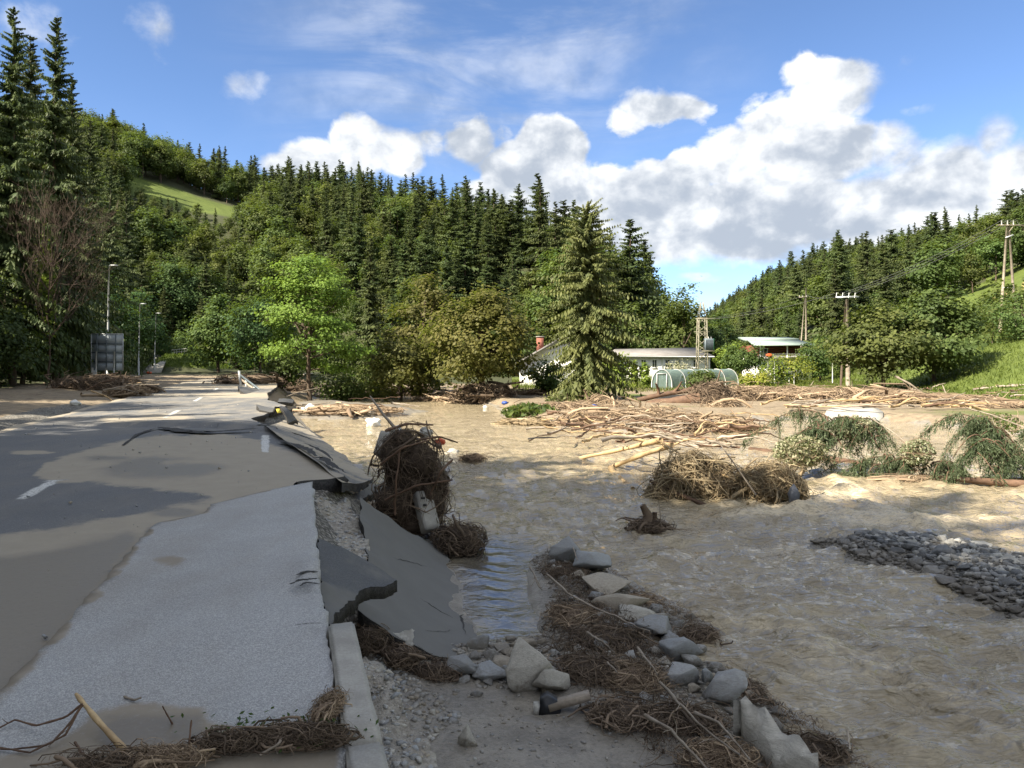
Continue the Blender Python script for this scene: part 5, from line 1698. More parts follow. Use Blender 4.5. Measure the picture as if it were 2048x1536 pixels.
# shingle bank in the river: the larger stones one by one, the rest as one mass
SH = [(1663, 1080, 26, 10, 'dark slate at the pointed end of the shingle bank'), (1727, 1074, 40, 20, 'dark squared block standing at the edge of the shingle bank'), (1830, 1084, 46, 22, 'pale tilted slab on the crest of the shingle bank'), (1950, 1095, 84, 28, 'big dark reddish rock on the crest of the shingle bank'), (1722, 1102, 44, 16, 'flat grey slab lying near the tip of the shingle bank'), (1890, 1118, 50, 34, 'dark slate pile in the middle of the shingle bank'),
      (1918, 1113, 26, 18, 'pale stone beside the dark slate pile'), (1868, 1140, 56, 24, 'bluish slate near the water line of the shingle bank'), (1885, 1156, 66, 20, 'dark wet slab on the water line of the shingle bank'), (1955, 1160, 30, 22, 'rounded light stone low on the shingle bank'), (2035, 1142, 36, 18, 'dark slab at the right of the shingle bank'), (1862, 1090, 26, 14, 'whitish stone behind the tilted slab'), (1995, 1195, 40, 16, 'long grey slab low on the shingle bank'), (1985, 1130, 34, 16, 'light oval stone below the reddish rock'), (2030, 1215, 34, 20, 'dark stone at the lower edge of the shingle bank')]
for i, (px, py, w, h, lb) in enumerate(SH):
    rock(px, py, w, h, -1.25, lb, None, k=i % 10, data=SLATED, name='slate_stone')
gm_ = MB()
bx = np.array(GRAVEL_BAR)
sxy = np.column_stack([g.uniform(bx[:, 0].min(), bx[:, 0].max(), 12000), g.uniform(bx[:, 1].min(), bx[:, 1].max(), 12000)])
sxy = sxy[inside(sxy[:, 0], sxy[:, 1], GRAVEL_BAR)][:5200]
sz_ = H(sxy[:, 0], sxy[:, 1])
for cnt, ((x_, y_), z_) in enumerate(zip(sxy, sz_)):
    size = 0.022 + 0.10 * g.random() ** 4 if cnt > 150 else 0.045 + 0.11 * g.random() ** 2.4
    if cnt < 150:
        o = bpy.data.objects.new('slate_stone', SLATED[int(g.integers(10))]); COL.objects.link(o)
        o.scale = (size, size * (.6 + .5 * g.random()), size * (.3 + .45 * g.random()))
        o.rotation_euler = ((g.random() - .5) * 1.0, (g.random() - .5) * 1.0, g.random() * 6.28)
        o.location = (x_, y_, z_ + size * .12)
        tag(o, 'slate stone lying loose on the shingle bank in the river', 'stone', 'stones of the shingle bank')
    else:
        V, T = ROCKL[int(g.integers(10))]
        a = g.random() * 6.28
        Rm = np.array([[math.cos(a), -math.sin(a), 0], [math.sin(a), math.cos(a), 0], [0, 0, 1]])
        gm_.add((V * [size, size * .7, size * (.3 + .4 * g.random())]) @ Rm.T + [x_, y_, z_ + size * .1], T, g.random())
tag(gm_.build('shingle', M['slate'], origin=np.zeros(3)), 'fine slate shingle of the bank in the river', 'shingle', kind='stuff')

# gravel of the road bed laid bare under the pavement, and grit elsewhere
def gravel_mass(name, poly, n, s0, s1, mat, label, zoff=0.0, zf=None, seed=3):
    g_ = np.random.default_rng(seed)
    b = np.array(poly)
    mb = MB(); c = 0
    xs = g_.uniform(b[:, 0].min(), b[:, 0].max(), n * 6); ys = g_.uniform(b[:, 1].min(), b[:, 1].max(), n * 6)
    ok = inside(xs, ys, poly)
    xs, ys = xs[ok][:n], ys[ok][:n]
    zs = (H(xs, ys) if zf is None else zf(xs, ys)) + zoff
    V0, T0 = ROCKV[3]
    for x_, y_, z_ in zip(xs, ys, zs):
        V0, T0 = ROCKL[int(g_.integers(10))]
        s = s0 + (s1 - s0) * g_.random() ** 3
        a = g_.random() * 6.28
        Rm = np.array([[math.cos(a), -math.sin(a), 0], [math.sin(a), math.cos(a), 0], [0, 0, 1]])
        mb.add((V0 * [s, s * .75, s * .55]) @ Rm.T + [x_, y_, z_], T0, g_.random())
    return tag(mb.build(name, mat, origin=np.zeros(3)), label, 'gravel', kind='stuff')
bed = [G(628, 975, -.05), G(690, 975, -.15), G(716, 1008, -.3), G(732, 1050, -.4), G(738, 1095, -.45), G(690, 1092, -.2), G(638, 1086, -.1)]
bedz = idw(np.array([b + [0, 0, -.13] for b in bed]))
bedp = [tuple(b[:2]) for b in bed]
V, T = patch(bedp, lambda x, y: bedz(x, y) + .05 * fbm(x * 3, y * 3, 4), .1, .6, .04, 3)
mb = MB(); mb.add(V, T)
tag(mb.build('road_bed', M['rough_concrete']), 'gravelly road bed laid bare between the pavement and the fallen slab', 'road bed', kind='structure')
gravel_mass('loose_gravel', bedp, 900, .012, .055, M['rock'], 'loose gravel of the exposed road bed', 0.0, lambda x, y: bedz(x, y) + .05 * fbm(x * 3, y * 3, 4))
gravel_mass('bar_gravel', ROCK_BAR, 3200, .008, .06, M['rock'], 'fine stones and grit of the stone bar', 0.0, None, 5)
BELOW = [tuple(G(a, b, -1.28)[:2]) for a, b in [(890, 1290), (960, 1285), (1085, 1275), (1110, 1330), (1080, 1400), (960, 1400), (900, 1370)]]
gravel_mass('pool_edge_gravel', BELOW, 700, .01, .06, M['rock'], 'fine stones between the pool and the mud flat', 0.0, None, 6)
gravel_mass('footing_gravel', fp, 320, .006, .04, M['rock'], 'gravel lying on the broken kerb footing', .0, lambda x, y: ft_z(x, y), 8)
FLAT = [tuple(G(a, b, -1.25)[:2]) for a, b in [(860, 1400), (1000, 1400), (1180, 1420), (1380, 1520), (1420, 1600), (900, 1600)]]
gravel_mass('mud_pebbles', FLAT, 500, .006, .035, M['rock'], 'pebbles lying in the wet mud', .0, None, 9)
EMB = [tuple(G(a, b, -.9)[:2]) for a, b in [(720, 1260), (800, 1290), (880, 1330), (920, 1370), (860, 1420), (800, 1380), (760, 1310)]]
gravel_mass('bank_gravel', EMB, 500, .008, .06, M['rock'], 'gravel on the slope below the kerb end', .0, None, 10)
SHO = [tuple(G(a, b, .1)[:2]) for a, b in [(40, 850), (100, 828), (160, 812), (170, 818), (120, 838), (60, 856)]]
gravel_mass('shoulder_gravel', SHO, 700, .02, .09, M['rock'], 'loose pale gravel on the left road shoulder', 0.0, None, 4)

# ---------------------------------------------------------------- brushwood and roots
def strands(mb, c, rad, n, seed, L=0.8, r=0.008, pts=6, sides=3, curl=0.7, shell=0.6, droop=0.0, tint=(0.1, 0.9), grav=None, align=None, flatz=1.0, wrap=1.15, prot=.10):
    """n wiry strands wandering through an ellipsoid"""
    g_ = np.random.default_rng(seed)
    d = unit(g_.normal(size=(n, 3)))
    f = shell + (1 - shell) * g_.random((n, 1)) ** .5
    f = np.where(g_.random((n, 1)) < .2, f * g_.random((n, 1)), f)
    P0 = np.asarray(c) + d * f * np.asarray(rad)
    D = unit(np.cross(d, g_.normal(size=(n, 3))) + 0.25 * g_.normal(size=(n, 3)))
    if align is not None:
        D = unit(D * (1 - align[1]) + np.asarray(align[0]) * align[1] * np.sign(g_.random((n, 1)) - .3))
    D = unit(D * [1, 1, flatz])
    ln = L * (0.4 + 0.9 * g_.random((n, 1)))
    wmax = wrap * (0.85 + 0.3 * g_.random((n, 1)) ** 2) + (g_.random((n, 1)) < prot) * .9 * g_.random((n, 1))
    P = [P0]
    for k in range(pts - 1):
        D = unit(D + curl * (g_.random((n, 3)) - .5) * [1, 1, max(flatz, .35)] - 0.25 * curl * (P[-1] - c) / np.asarray(rad) / np.linalg.norm(rad) * .6 + np.array([0, 0, -droop]))
        Q = P[-1] + D * ln / (pts - 1)
        rel = (Q - c) / np.asarray(rad)
        rho = np.linalg.norm(rel, axis=1, keepdims=True) + 1e-6
        P.append(np.asarray(c) + rel * np.minimum(rho, wmax) / rho * np.asarray(rad))
    P = np.stack(P, 1)
    if grav is not None:
        P[..., 2] = np.maximum(P[..., 2], grav)
    R0 = r * (0.4 + 1.3 * g_.random((n, 1)) ** 2.5) * np.linspace(1, .5, pts)[None]
    V, Fq = tubes(P, R0, sides)
    tn = np.repeat(tint[0] + (tint[1] - tint[0]) * g_.random(n) ** 1.2, pts * sides)
    mb.add(V, Fq, tn)
    return mb


def core(mb, c, rad, seed, tint=0.05):
    """lumpy earth inside a clump so that it is not see-through"""
    bm = bmesh.new(); bmesh.ops.create_icosphere(bm, subdivisions=3, radius=1.0)
    V = np.array([v.co[:] for v in bm.verts]); T = np.array([[v.index for v in f.verts] for f in bm.faces]); bm.free()
    q = 1 + 0.42 * fbm(V[:, 0] * 1.7 + seed, V[:, 1] * 1.7 + V[:, 2] * 1.3, seed, 4)
    mb.add(np.asarray(c) + V * q[:, None] * np.asarray(rad), T, tint)
    return mb


def clump(name, c, rad, n, seed, label, cat='brushwood', mat='root', L=.8, r=.008, shell=.6, curl=.7, group=None, corek=.72, floor=None, extra=None, kind=None, **kw):
    mb = MB()
    if corek: core(mb, c, np.asarray(rad) * corek, seed)
    strands(mb, np.asarray(c), rad, n, seed, L, r, shell=shell, curl=curl, **kw)
    kw2 = {k: v for k, v in kw.items() if k in ('flatz', 'grav', 'align')}
    strands(mb, np.asarray(c), rad, max(12, n // 16), seed + 5, L * 1.5, r * 3.2, pts=7, sides=5, shell=max(shell, .5), curl=curl * .6, wrap=1.1, prot=.35, tint=(.1, 1.0), **kw2)
    if extra: extra(mb)
    o = mb.build(name, M[mat])
    return tag(o, label, cat, group, kind)


def stick(name, pts, r0, r1, label, mat='pole_bark', cat='branch', group=None, sides=7, wob=0.03, seed=0, twigs=0):
    P = np.array(pts, float)
    g_ = np.random.default_rng(seed + len(P))
    k = np.linspace(0, 1, len(P)); kk = np.linspace(0, 1, max(8, len(P) * 4))
    Q = np.column_stack([np.interp(kk, k, P[:, i]) for i in range(3)])
    L = np.linalg.norm(P[-1] - P[0])
    w = np.cumsum(g_.normal(size=Q.shape), 0); w -= np.outer(1 - kk, w[0]) + np.outer(kk, w[-1])
    Q = Q + w * wob * L / len(kk) * 1.2
    mb = MB(); mb.tube(Q, (r0 + (r1 - r0) * kk) * (1 + .12 * g_.normal(size=len(kk))), sides)
    root = mb.build(name, M[mat], smooth=True)
    tag(root, label, cat, group)
    for i in range(twigs):
        j = int(g_.integers(2, len(Q) - 1))
        d = unit(unit(Q[j] - Q[j - 1]) * .5 + unit(g_.normal(size=3)) * .9 + [0, 0, .2])
        m2 = MB(); e = Q[j]
        pp = [e, e + d * L * .08, e + d * L * .16 + g_.normal(size=3) * .03 * L]
        m2.tube(pp, [r1 * .7, r1 * .5, r1 * .25], 4)
        m2.build('twig', M[mat], root)
    return root


# big root clump beside the road
rc = at(822, 965, 12.6); rc[2] = -.22
def roots_extra(mb):
    for k, (dx, dz, rx_, rz_, n_) in enumerate([(-.24, .40, .30, .36, 500), (.14, .30, .36, .36, 600), (.34, -.34, .26, .48, 600), (-.20, -.42, .44, .36, 600), (.40, .00, .20, .22, 260), (-.10, .66, .18, .16, 200), (.05, -.75, .5, .25, 400)]):
        cc_ = rc + np.array([dx, -.05 - .1 * (k % 2), dz])
        core(mb, cc_, (rx_ * .8, .36, rz_ * .8), 40 + k, .03)
        strands(mb, cc_, (rx_, .40, rz_), n_, 910 + k, .45, .006, pts=5, shell=.7, curl=1.1, tint=(.0, .9), wrap=1.25, prot=.4, droop=.16)
    strands(mb, rc, (.62, .5, .80), 70, 901, 1.2, .016, pts=9, sides=5, curl=1.0, shell=.8, tint=(.05, .6), wrap=1.2, prot=.4)
    strands(mb, rc + [.1, -.2, .0], (.62, .45, .82), 300, 902, .5, .005, shell=.9, curl=.5, droop=.3, wrap=1.3, prot=.5)
clump('root_clump', rc, (.42, .4, .62), 500, 31, 'tall dark tangle of uprooted tree roots at the edge of the broken road', 'root clump', 'root', .42, .0055, .70, 1.0, extra=roots_extra, corek=.9)
c2 = at(918, 1050, 11.9); c2[2] = -1.12
clump('root_clump', c2, (.46, .42, .30), 1000, 32, 'smaller clump of dark roots in the water below the tall root tangle', 'root clump', 'root', .34, .006, .5, .9, corek=.75, flatz=.6)
stick('branch', [at(740, 792, 13.4), at(768, 830, 13.0), at(795, 862, 12.7)], .018, .03, 'thin bare stick pointing up out of the tall root tangle', 'grey_wood', wob=.01)
stick('branch', [at(770, 862, 12.2), at(815, 846, 12.3), at(866, 850, 12.6)], .03, .012, 'arched dark branch with twig stubs over the tall root tangle', 'red_wood', twigs=8)
stick('branch', [at(835, 880, 12.0), at(880, 872, 12.2), at(915, 885, 12.6)], .022, .01, 'bent branch at the upper right of the tall root tangle', 'red_wood', twigs=3)
for i, (a, b) in enumerate([((770, 1000), (905, 960)), ((760, 930), (860, 880)), ((790, 1030), (800, 900)), ((905, 920), (860, 990))]):
    stick('root', [at(*a, 11.95), (at(*a, 11.9) + at(*b, 11.9)) / 2 + [0, -.12, .12], at(*b, 12.0)], .022, .012, ['thick root sweeping across the front of the tall root tangle', 'root crossing the upper part of the tall root tangle', 'upright root in the tall root tangle', 'root curling over the right side of the tall root tangle'][i], 'red_wood', 'root', wob=.05)
# pale litter caught behind the clump
for i, (px, py, w, mt, lb) in enumerate([(795, 866, 26, 'white_plastic', 'crumpled white plastic sheet on top of the tall root tangle'), (748, 848, 34, 'white_plastic', 'white bag lying in the shallow water behind the root tangle'), (850, 872, 30, 'cloth', 'pale crumpled cloth behind the root tangle'), (880, 888, 22, 'orange_plastic', 'reddish scrap of plastic behind the root tangle'), (1188, 812, 14, 'blue_plastic', 'blue bag caught at the foot of the large spruce'), (1010, 806, 12, 'blue_plastic', 'blue bag hanging on the maple mound'), (970, 818, 22, 'white_plastic', 'white sheet of plastic below the maple mound'), (151, 806, 20, 'white_plastic', 'crumpled white bag on the left road shoulder'), (620, 818, 34, 'white_plastic', 'pale plastic sheeting on the silt beside the scour'), (1660, 935, 16, 'white_plastic', 'white bag under the fallen spruce'), (190, 787, 6, 'white_plastic', 'tiny white cup on the left shoulder'), (740, 826, 22, 'cloth', 'grey cloth bundle on the silt bank'), (905, 905, 26, 'cloth', 'grey sacking snagged right of the root tangle')]):
    if mt and px in (795, 850, 880): c = at(px, py, 13.2)
    elif px in (748, 905): c = G(px, py + 6, WZ - .02)
    else: c = hit(px, py + w * .25)
    s = w / F * c[1] / 2
    mb = MB(); bm = bmesh.new(); bmesh.ops.create_icosphere(bm, subdivisions=3, radius=1)
    V = np.array([v.co[:] for v in bm.verts]); T = np.array([[v.index for v in f.verts] for f in bm.faces]); bm.free()
    q = 1 + .7 * fbm(V[:, 0] * 2.2 + i, V[:, 1] * 2.2 + V[:, 2] * 2.9, 60 + i, 4)
    mb.add(c + V * q[:, None] * [s, s * .8, s * .62] + [0, 0, s * .4], T)
    tag(mb.build('plastic_bag' if mt != 'cloth' else 'rag', M[mt], smooth=False), lb, 'litter')

# mats of brushwood over the stone bar
MATS = [((1130, 1130), (.35, .45, .13), 380, 'ragged root mat at the tip of the stone bar'), ((1150, 1215), (.42, .5, .15), 600, 'dark root mat between the pool and the boulders'), ((1215, 1265), (.5, .5, .16), 900, 'brown brushwood mat in the middle of the stone bar'), ((1180, 1330), (.42, .42, .16), 800, 'brushwood mat beside the tall striped boulder'), ((1270, 1345), (.42, .36, .16), 800, 'brushwood mat left of the speckled granite boulder'),
        ((1250, 1420), (.36, .32, .14), 700, 'dark brushwood hanging over the mud flat'), ((1370, 1430), (.42, .30, .13), 700, 'brushwood mat below the speckled granite boulder'), ((1440, 1500), (.36, .26, .12), 650, 'reddish brushwood left of the long stone slab'), ((1395, 1252), (.26, .28, .20), 620, 'bristling root clump on the river side of the stone bar'), ((1620, 1470), (.36, .24, .13), 600, 'dark brushwood on the river side of the long stone slab'), ((1280, 1180), (.25, .3, .08), 260, 'thin fringe of twigs along the river side of the boulders'), ((1500, 1350), (.16, .3, .10), 240, 'twigs caught behind the large tan boulder')]
for i, ((px, py), rad, n, lb) in enumerate(MATS):
    c = G(px, py, -1.08)
    rad = (rad[0] * .86, rad[1] * .86, rad[2] * .55); n = int(n * .75)
    c[2] = hz(c[0], c[1]) + rad[2] * .5
    mt_ = ('root', 'root_dry', 'root')[i % 3]
    def more(mb, c=c, rad=rad, i=i):
        strands(mb, c - [0, 0, rad[2] * .3], np.array(rad) * [1.15, 1.15, .7], n, 760 + i, .13, .0022, pts=4, shell=.1, curl=1.3, tint=(.0, .7), flatz=.4)
        strands(mb, c + [0, 0, rad[2] * .4], np.array(rad) * [1.1, 1.1, .5], 26, 790 + i, .6, .007, pts=8, shell=.2, curl=.7, tint=(.4, 1.0), flatz=.3)
    clump('brushwood_mat', c, rad, n, 700 + i, lb, 'brushwood', mt_, .26, .0034, .1, .9, corek=.55, kind=None, flatz=.35, pts=5, extra=more)
def litter(name, poly, n, L, r, mat, label, seed, lift=.03, pts=5, zf=None, direction=None):
    """twigs and fibres lying on the ground inside an outline"""
    g_ = np.random.default_rng(seed); b = np.array(poly)
    xs = g_.uniform(b[:, 0].min(), b[:, 0].max(), n * 5); ys = g_.uniform(b[:, 1].min(), b[:, 1].max(), n * 5)
    dens = fbm(xs * 1.1, ys * 1.1, seed, 3) + .55 * g_.random(len(xs))
    ok = inside(xs, ys, poly) & (dens > .08)
    xs, ys = xs[ok][:n], ys[ok][:n]; m_ = len(xs)
    a = g_.random(m_) * 6.28 if direction is None else direction + g_.normal(size=m_) * .5
    ln = L * (.3 + 1.2 * g_.random(m_) ** 2)
    P = []
    x_, y_ = xs.copy(), ys.copy(); hgt = lift * g_.random(m_) ** 2
    for k in range(pts):
        P.append(np.column_stack([x_, y_, H(x_, y_) + .004 + hgt + lift * .8 * (g_.random(m_) - .2) * (k % 2)]))
        a = a + (g_.random(m_) - .5) * 1.3
        x_ = x_ + np.cos(a) * ln / pts; y_ = y_ + np.sin(a) * ln / pts
    V, Fq = tubes(np.stack(P, 1), r * (.4 + 1.4 * g_.random((m_, 1)) ** 3) * np.linspace(1, .5, pts)[None], 3)
    mb = MB(); mb.add(V, Fq, np.repeat(g_.random(m_) ** 1.5, pts * 3))
    return tag(mb.build(name, M[mat], origin=np.zeros(3)), label, 'twigs', kind='stuff')
BAR_L = [tuple(G(a, b, -1.15)[:2]) for a, b in [(1062, 1112), (1125, 1100), (1200, 1180), (1260, 1230), (1330, 1290), (1330, 1390), (1480, 1460), (1560, 1540), (1430, 1590), (1330, 1520), (1200, 1440), (1120, 1330), (1085, 1260), (1115, 1180)]]
litter('root_litter', BAR_L, 3000, .24, .0032, 'root', 'carpet of roots and twigs over the stone bar', 5, .10)
BAR_R = [tuple(G(a, b, -1.2)[:2]) for a, b in [(1150, 1090), (1210, 1130), (1320, 1190), (1445, 1255), (1500, 1370), (1710, 1490), (1760, 1580), (1640, 1570), (1520, 1400), (1400, 1290), (1260, 1180)]]
litter('twig_litter', BAR_R, 1500, .22, .003, 'root_dry', 'twigs along the river side of the stone bar', 6, .08)
# grey bare branches lying on the bar
BR = [([(1095, 1150), (1130, 1185), (1190, 1215), (1245, 1235), (1300, 1262)], 'long pale crooked branch along the top of the stone bar'), ([(1175, 1265), (1205, 1285), (1230, 1305)], 'short pale stick in the middle brushwood'), ([(1320, 1365), (1365, 1415), (1410, 1455), (1480, 1510)], 'long pale branch running down beside the large tan boulder'), ([(1290, 1430), (1340, 1460), (1400, 1520), (1440, 1560)], 'long thin branch lying over the lower brushwood'), ([(1390, 1425), (1440, 1450), (1500, 1520)], 'crooked branch close to the long stone slab'), ([(1215, 1325), (1235, 1345)], 'short bleached stick near the brown boulder'), ([(1275, 1295), (1300, 1330), (1315, 1350)], 'bent bleached stick left of the whitish boulder'), ([(1060, 1135), (1075, 1165), (1085, 1180)], 'thin twig at the tip of the bar'),
      ([(1140, 1090), (1155, 1120)], 'upright twig behind the pale boulder at the bar tip'), ([(1185, 1062), (1200, 1090)], 'bare twig sticking out of the river beyond the bar'), ([(1695, 1460), (1700, 1500)], 'dark twig with a scrap of plastic at the lower end of the bar')]
for i, (pts, lb) in enumerate(BR):
    P = [G(a, b, -.98 + .04 * (j % 2)) for j, (a, b) in enumerate(pts)]
    stick('branch', P, .014 if len(pts) > 2 else .009, .006, lb, 'grey_wood', seed=i, twigs=4 if len(pts) > 2 else 0, wob=.06)
tag(MB().beam(G(1097, 1413, -1.14), G(1180, 1390, -1.05), .10, .05).build('driftwood_plank', M['grey_wood']), 'flat grey plank wedged beside the brown boulder', 'plank')
# black plastic part with a pale side
mb = MB(); c = G(1098, 1432, -1.2)
mb.poly([c + [-.085, -.02, .0], c + [-.07, 0, .13], c + [-.01, .03, .15], c + [.07, .02, .11], c + [.10, 0, .04], c + [.07, -.03, 0]], .10, (0, 1, 0))
o = mb.build('black_casing', M['black_plastic']); tag(o, 'black plastic casing with a pale side lying in the mud below the brown boulder', 'plastic casing')
mb = MB(); mb.box(c + [-.10, .03, .05], (.05, .07, .08)); mb.build('pale_side', M['cloth'], o)
# torn pale cloth with threads hanging at the slab edge
c = at(806, 1292, 7.25)
mb = MB()
gxx, gyy = np.meshgrid(np.linspace(-1, 1, 22), np.linspace(-1, 1, 16))
xx, yy = gxx.ravel(), gyy.ravel()
zz = .05 * fbm(xx * 2.5, yy * 2.5, 8, 4) + .03 * yy
hole = ((xx + .0) / .35) ** 2 + ((yy + .2) / .18) ** 2 < 1
n1 = 22
a = (np.arange(15)[:, None] * n1 + np.arange(21)[None]).ravel()
fq = np.stack([a, a + 1, a + n1 + 1, a + n1], 1)
fq = fq[~hole[fq].all(1)]
mb.add(c + np.column_stack([xx * .10 * (1 + .2 * fbm(yy * 3, xx * 0, 4)), yy * .05 + .05 * zz, .03 + yy * .075 + zz * .7 + xx * .02]), fq)
rag = mb.build('torn_cloth', M['cloth']); tag(rag, 'torn pale cloth with hanging threads at the foot of the sunken slab', 'cloth')
mb = MB()
g = np.random.default_rng(4)
P = np.stack([c + np.array([-.09, -.02, -.02]) + np.array([.02 * i, 0, 0]) for i in range(9)])
S_ = []
for i in range(9):
    e = P[i] + np.array([.04 + .11 * i / 9, -.05, -.16 - .06 * g.random()])
    S_.append([P[i], (P[i] + e) / 2 + [-.02, -.02, -.02], e, e + [.03, 0, -.02]])
mb.add(*tubes(np.array(S_), np.full((9, 4), .005), 4)); mb.build('thread', M['cloth'], rag)
# roots under the slab edge by the kerb
for i, (px, py, rad, n, lb) in enumerate([(735, 1275, (.22, .3, .14), 420, 'dark root mat squeezed between the kerb end and the sunken slab'), (800, 1312, (.2, .22, .10), 300, 'fibrous root mat under the torn cloth'), (870, 1345, (.26, .22, .11), 400, 'fibrous root mat along the lower slab edge')]):
    c = G(px, py, -.95 - .1 * i)
    clump('root_mat', c, rad, n, 800 + i, lb, 'roots', 'root', .32, .004, .4, .6, corek=.7, align=((.7, -.7, -.1), .6))

# debris on the pavement at the viewer's feet
for i, (px, py, rad, n, lb) in enumerate([(600, 1478, (.28, .10, .03), 900, 'brown brushwood drift along the pavement against the kerb'), (470, 1490, (.22, .07, .035), 420, 'thin drift of twigs and leaves across the pavement'), (330, 1520, (.20, .08, .03), 520, 'drift of straw and roots at the foot of the wooden pole'), (655, 1420, (.07, .22, .03), 380, 'strip of dead grass along the inner side of the kerb'), (200, 1525, (.26, .07, .03), 160, 'thin roots spread over the wet pavement')]):
    c = G(px, py, .06); c[2] = .055 + rad[2] * .6
    clump('brushwood_drift', c, rad, n, 820 + i, lb, 'brushwood', 'root_dry' if i in (2, 3) else 'root', .16, .0022, .2, .8, corek=0, align=((.9, .1, 0), .2), grav=.05, prot=.45, wrap=1.3)
mb = MB(); g = np.random.default_rng(9)
pts = np.stack([G(*p, .05) for p in zip(g.normal(565, 75, 260), g.normal(1468, 16, 260))]); pts[:, 2] = .055 + .03 * g.random(260)
N = unit(g.normal(size=(260, 3)) + [0, 0, 1]); D = unit(np.cross(N, g.normal(size=(260, 3))))
mb.add(*quads(pts, D, np.cross(N, D), np.full(260, .030), np.full(260, .013)), np.repeat(g.random(260), 4))
tag(mb.build('green_leaves', M['leaf_dark'], origin=np.zeros(3)), 'scattered green leaves in the brushwood on the pavement', 'leaves', kind='stuff')
stick('wooden_pole', [at(152, 1388, 3.55), at(195, 1440, 3.35), at(252, 1504, 3.15)], .011, .015, 'broken tan pole leaning on the pavement with roots tied round its top', 'pole_bark', 'pole', wob=.008)
for i, (pts, lb) in enumerate([([(165, 1408, .17), (130, 1435, .12), (70, 1452, .08), (30, 1440, .07), (0, 1455, .06), (-60, 1480, .06)], 'long black root reaching left from the leaning pole'), ([(165, 1410, .17), (140, 1445, .12), (100, 1490, .07), (20, 1500, .06), (-40, 1496, .06)], 'dark root hanging from the leaning pole'), ([(160, 1415, .16), (130, 1470, .08), (60, 1505, .06), (0, 1495, .06)], 'thin root bundle below the leaning pole'), ([(150, 1485, .07), (165, 1510, .07), (205, 1520, .07)], 'short reddish root at the foot of the leaning pole')]):
    P = [G(a, b, z) for a, b, z in pts]
    stick('root', P, .006, .003, lb, 'red_wood', 'root', seed=i, wob=.03, twigs=2)
stick('branch', [G(325, 1412, .16), G(335, 1430, .1), G(345, 1448, .05)], .003, .004, 'upright dark twig on the pavement', 'red_wood', wob=.02)
stick('branch', [G(383, 1440, .16), G(378, 1490, .08), G(372, 1515, .05)], .004, .005, 'dark upright stick in the pavement drift', 'red_wood', wob=.02)
stick('branch', [G(565, 1460, .07), G(560, 1485, .10), G(520, 1510, .06)], .008, .004, 'curved pale stick lying in the drift against the kerb', 'grey_wood', wob=.03, twigs=2)
stick('branch', [G(248, 1393, .055), G(268, 1400, .06), G(283, 1395, .065)], .007, .004, 'small curled piece of wood lying alone on the pavement', 'grey_wood', wob=.02)

# ---------------------------------------------------------------- debris in the river
# straw heap with poles
hc = G(1400, 1000, WZ); hc[2] = -.95
def straw_extra(mb):
    strands(mb, hc + [-.25, -.25, .35], (.5, .3, .35), 420, 41, .8, .011, shell=.8, curl=.2, droop=.4, tint=(.35, 1))
    for k, (dx, dz, rx_, rz_) in enumerate([(-.55, .05, .45, .5), (-.15, .30, .5, .42), (.40, .0, .5, .42), (.75, -.1, .4, .3), (-.8, -.2, .4, .25)]):
        strands(mb, hc + [dx, -.1, dz], (rx_, .5, rz_), 420, 480 + k, .8, .011, pts=5, shell=.75, curl=.5, droop=.22, tint=(.1, 1), wrap=1.2, prot=.35)
    strands(mb, hc + [0, 0, .1], (1.1, .7, .5), 60, 47, 1.5, .02, shell=.7, curl=.3, tint=(.3, 1), flatz=.5)
clump('straw_heap', hc, (.85, .6, .46), 1000, 42, 'tall heap of flattened straw and twigs stranded in midstream', 'debris heap', 'straw', .95, .012, .55, .45, corek=.84, wrap=1.06, prot=.18, extra=straw_extra, align=((.75, -.1, -.5), .45))
hc2 = G(1535, 1005, WZ); hc2[2] = -.95
clump('straw_heap', hc2, (.62, .5, .36), 1200, 43, 'rounded nest of straw right of the tall straw heap', 'debris heap', 'straw', .9, .011, .7, .4, corek=.85, wrap=1.15, prot=.3, align=((.8, -.2, -.4), .4), extra=lambda mb: [strands(mb, hc2 + [dx, -.1, dz], (.36, .4, .3), 380, 490 + k, .8, .011, pts=5, shell=.75, curl=.6, droop=.2, tint=(.1, 1), wrap=1.2, prot=.35) for k, (dx, dz) in enumerate([(-.35, .1), (.1, .22), (.4, -.05)])])
stick('pole', [G(1152, 918, WZ), at(1240, 898, 22.0), at(1322, 880, 20.5)], .055, .075, 'pale stripped pole slanting up to the straw heap, upper of two', 'pole_bark', wob=.015)
stick('pole', [G(1222, 935, WZ), at(1285, 908, 20.3), at(1345, 890, 19.4)], .065, .07, 'pale stripped pole slanting up to the straw heap, lower of two', 'pole_bark', wob=.015)
stick('pole', [G(1220, 934, WZ + .05), G(1242, 955, WZ + .05), G(1266, 978, WZ + .02)], .09, .05, 'thick stripped log lying in the water at the lower end of the poles', 'pole_bark', wob=.03)
stick('pole', [at(1300, 962, 16.3), at(1365, 990, 15.8), G(1438, 1023, WZ)], .05, .045, 'dark wet pole slanting down into the water before the straw heap', 'red_wood', wob=.02)
stick('branch', [at(1420, 860, 16.0), at(1460, 915, 15.6), at(1512, 990, 15.2)], .012, .016, 'thin pale pole leaning across the straw heap', 'grey_wood', wob=.01)
stick('branch', [at(1320, 882, 19.5), at(1385, 920, 17.0), at(1470, 960, 15.6)], .03, .02, 'pale branch lying over the top of the straw heap', 'pole_bark', wob=.03, twigs=5)
stick('branch', [at(1395, 890, 24.0), at(1440, 893, 24.0), at(1480, 895, 24)], .03, .03, 'straight pole behind the straw heap', 'red_wood', wob=.01)
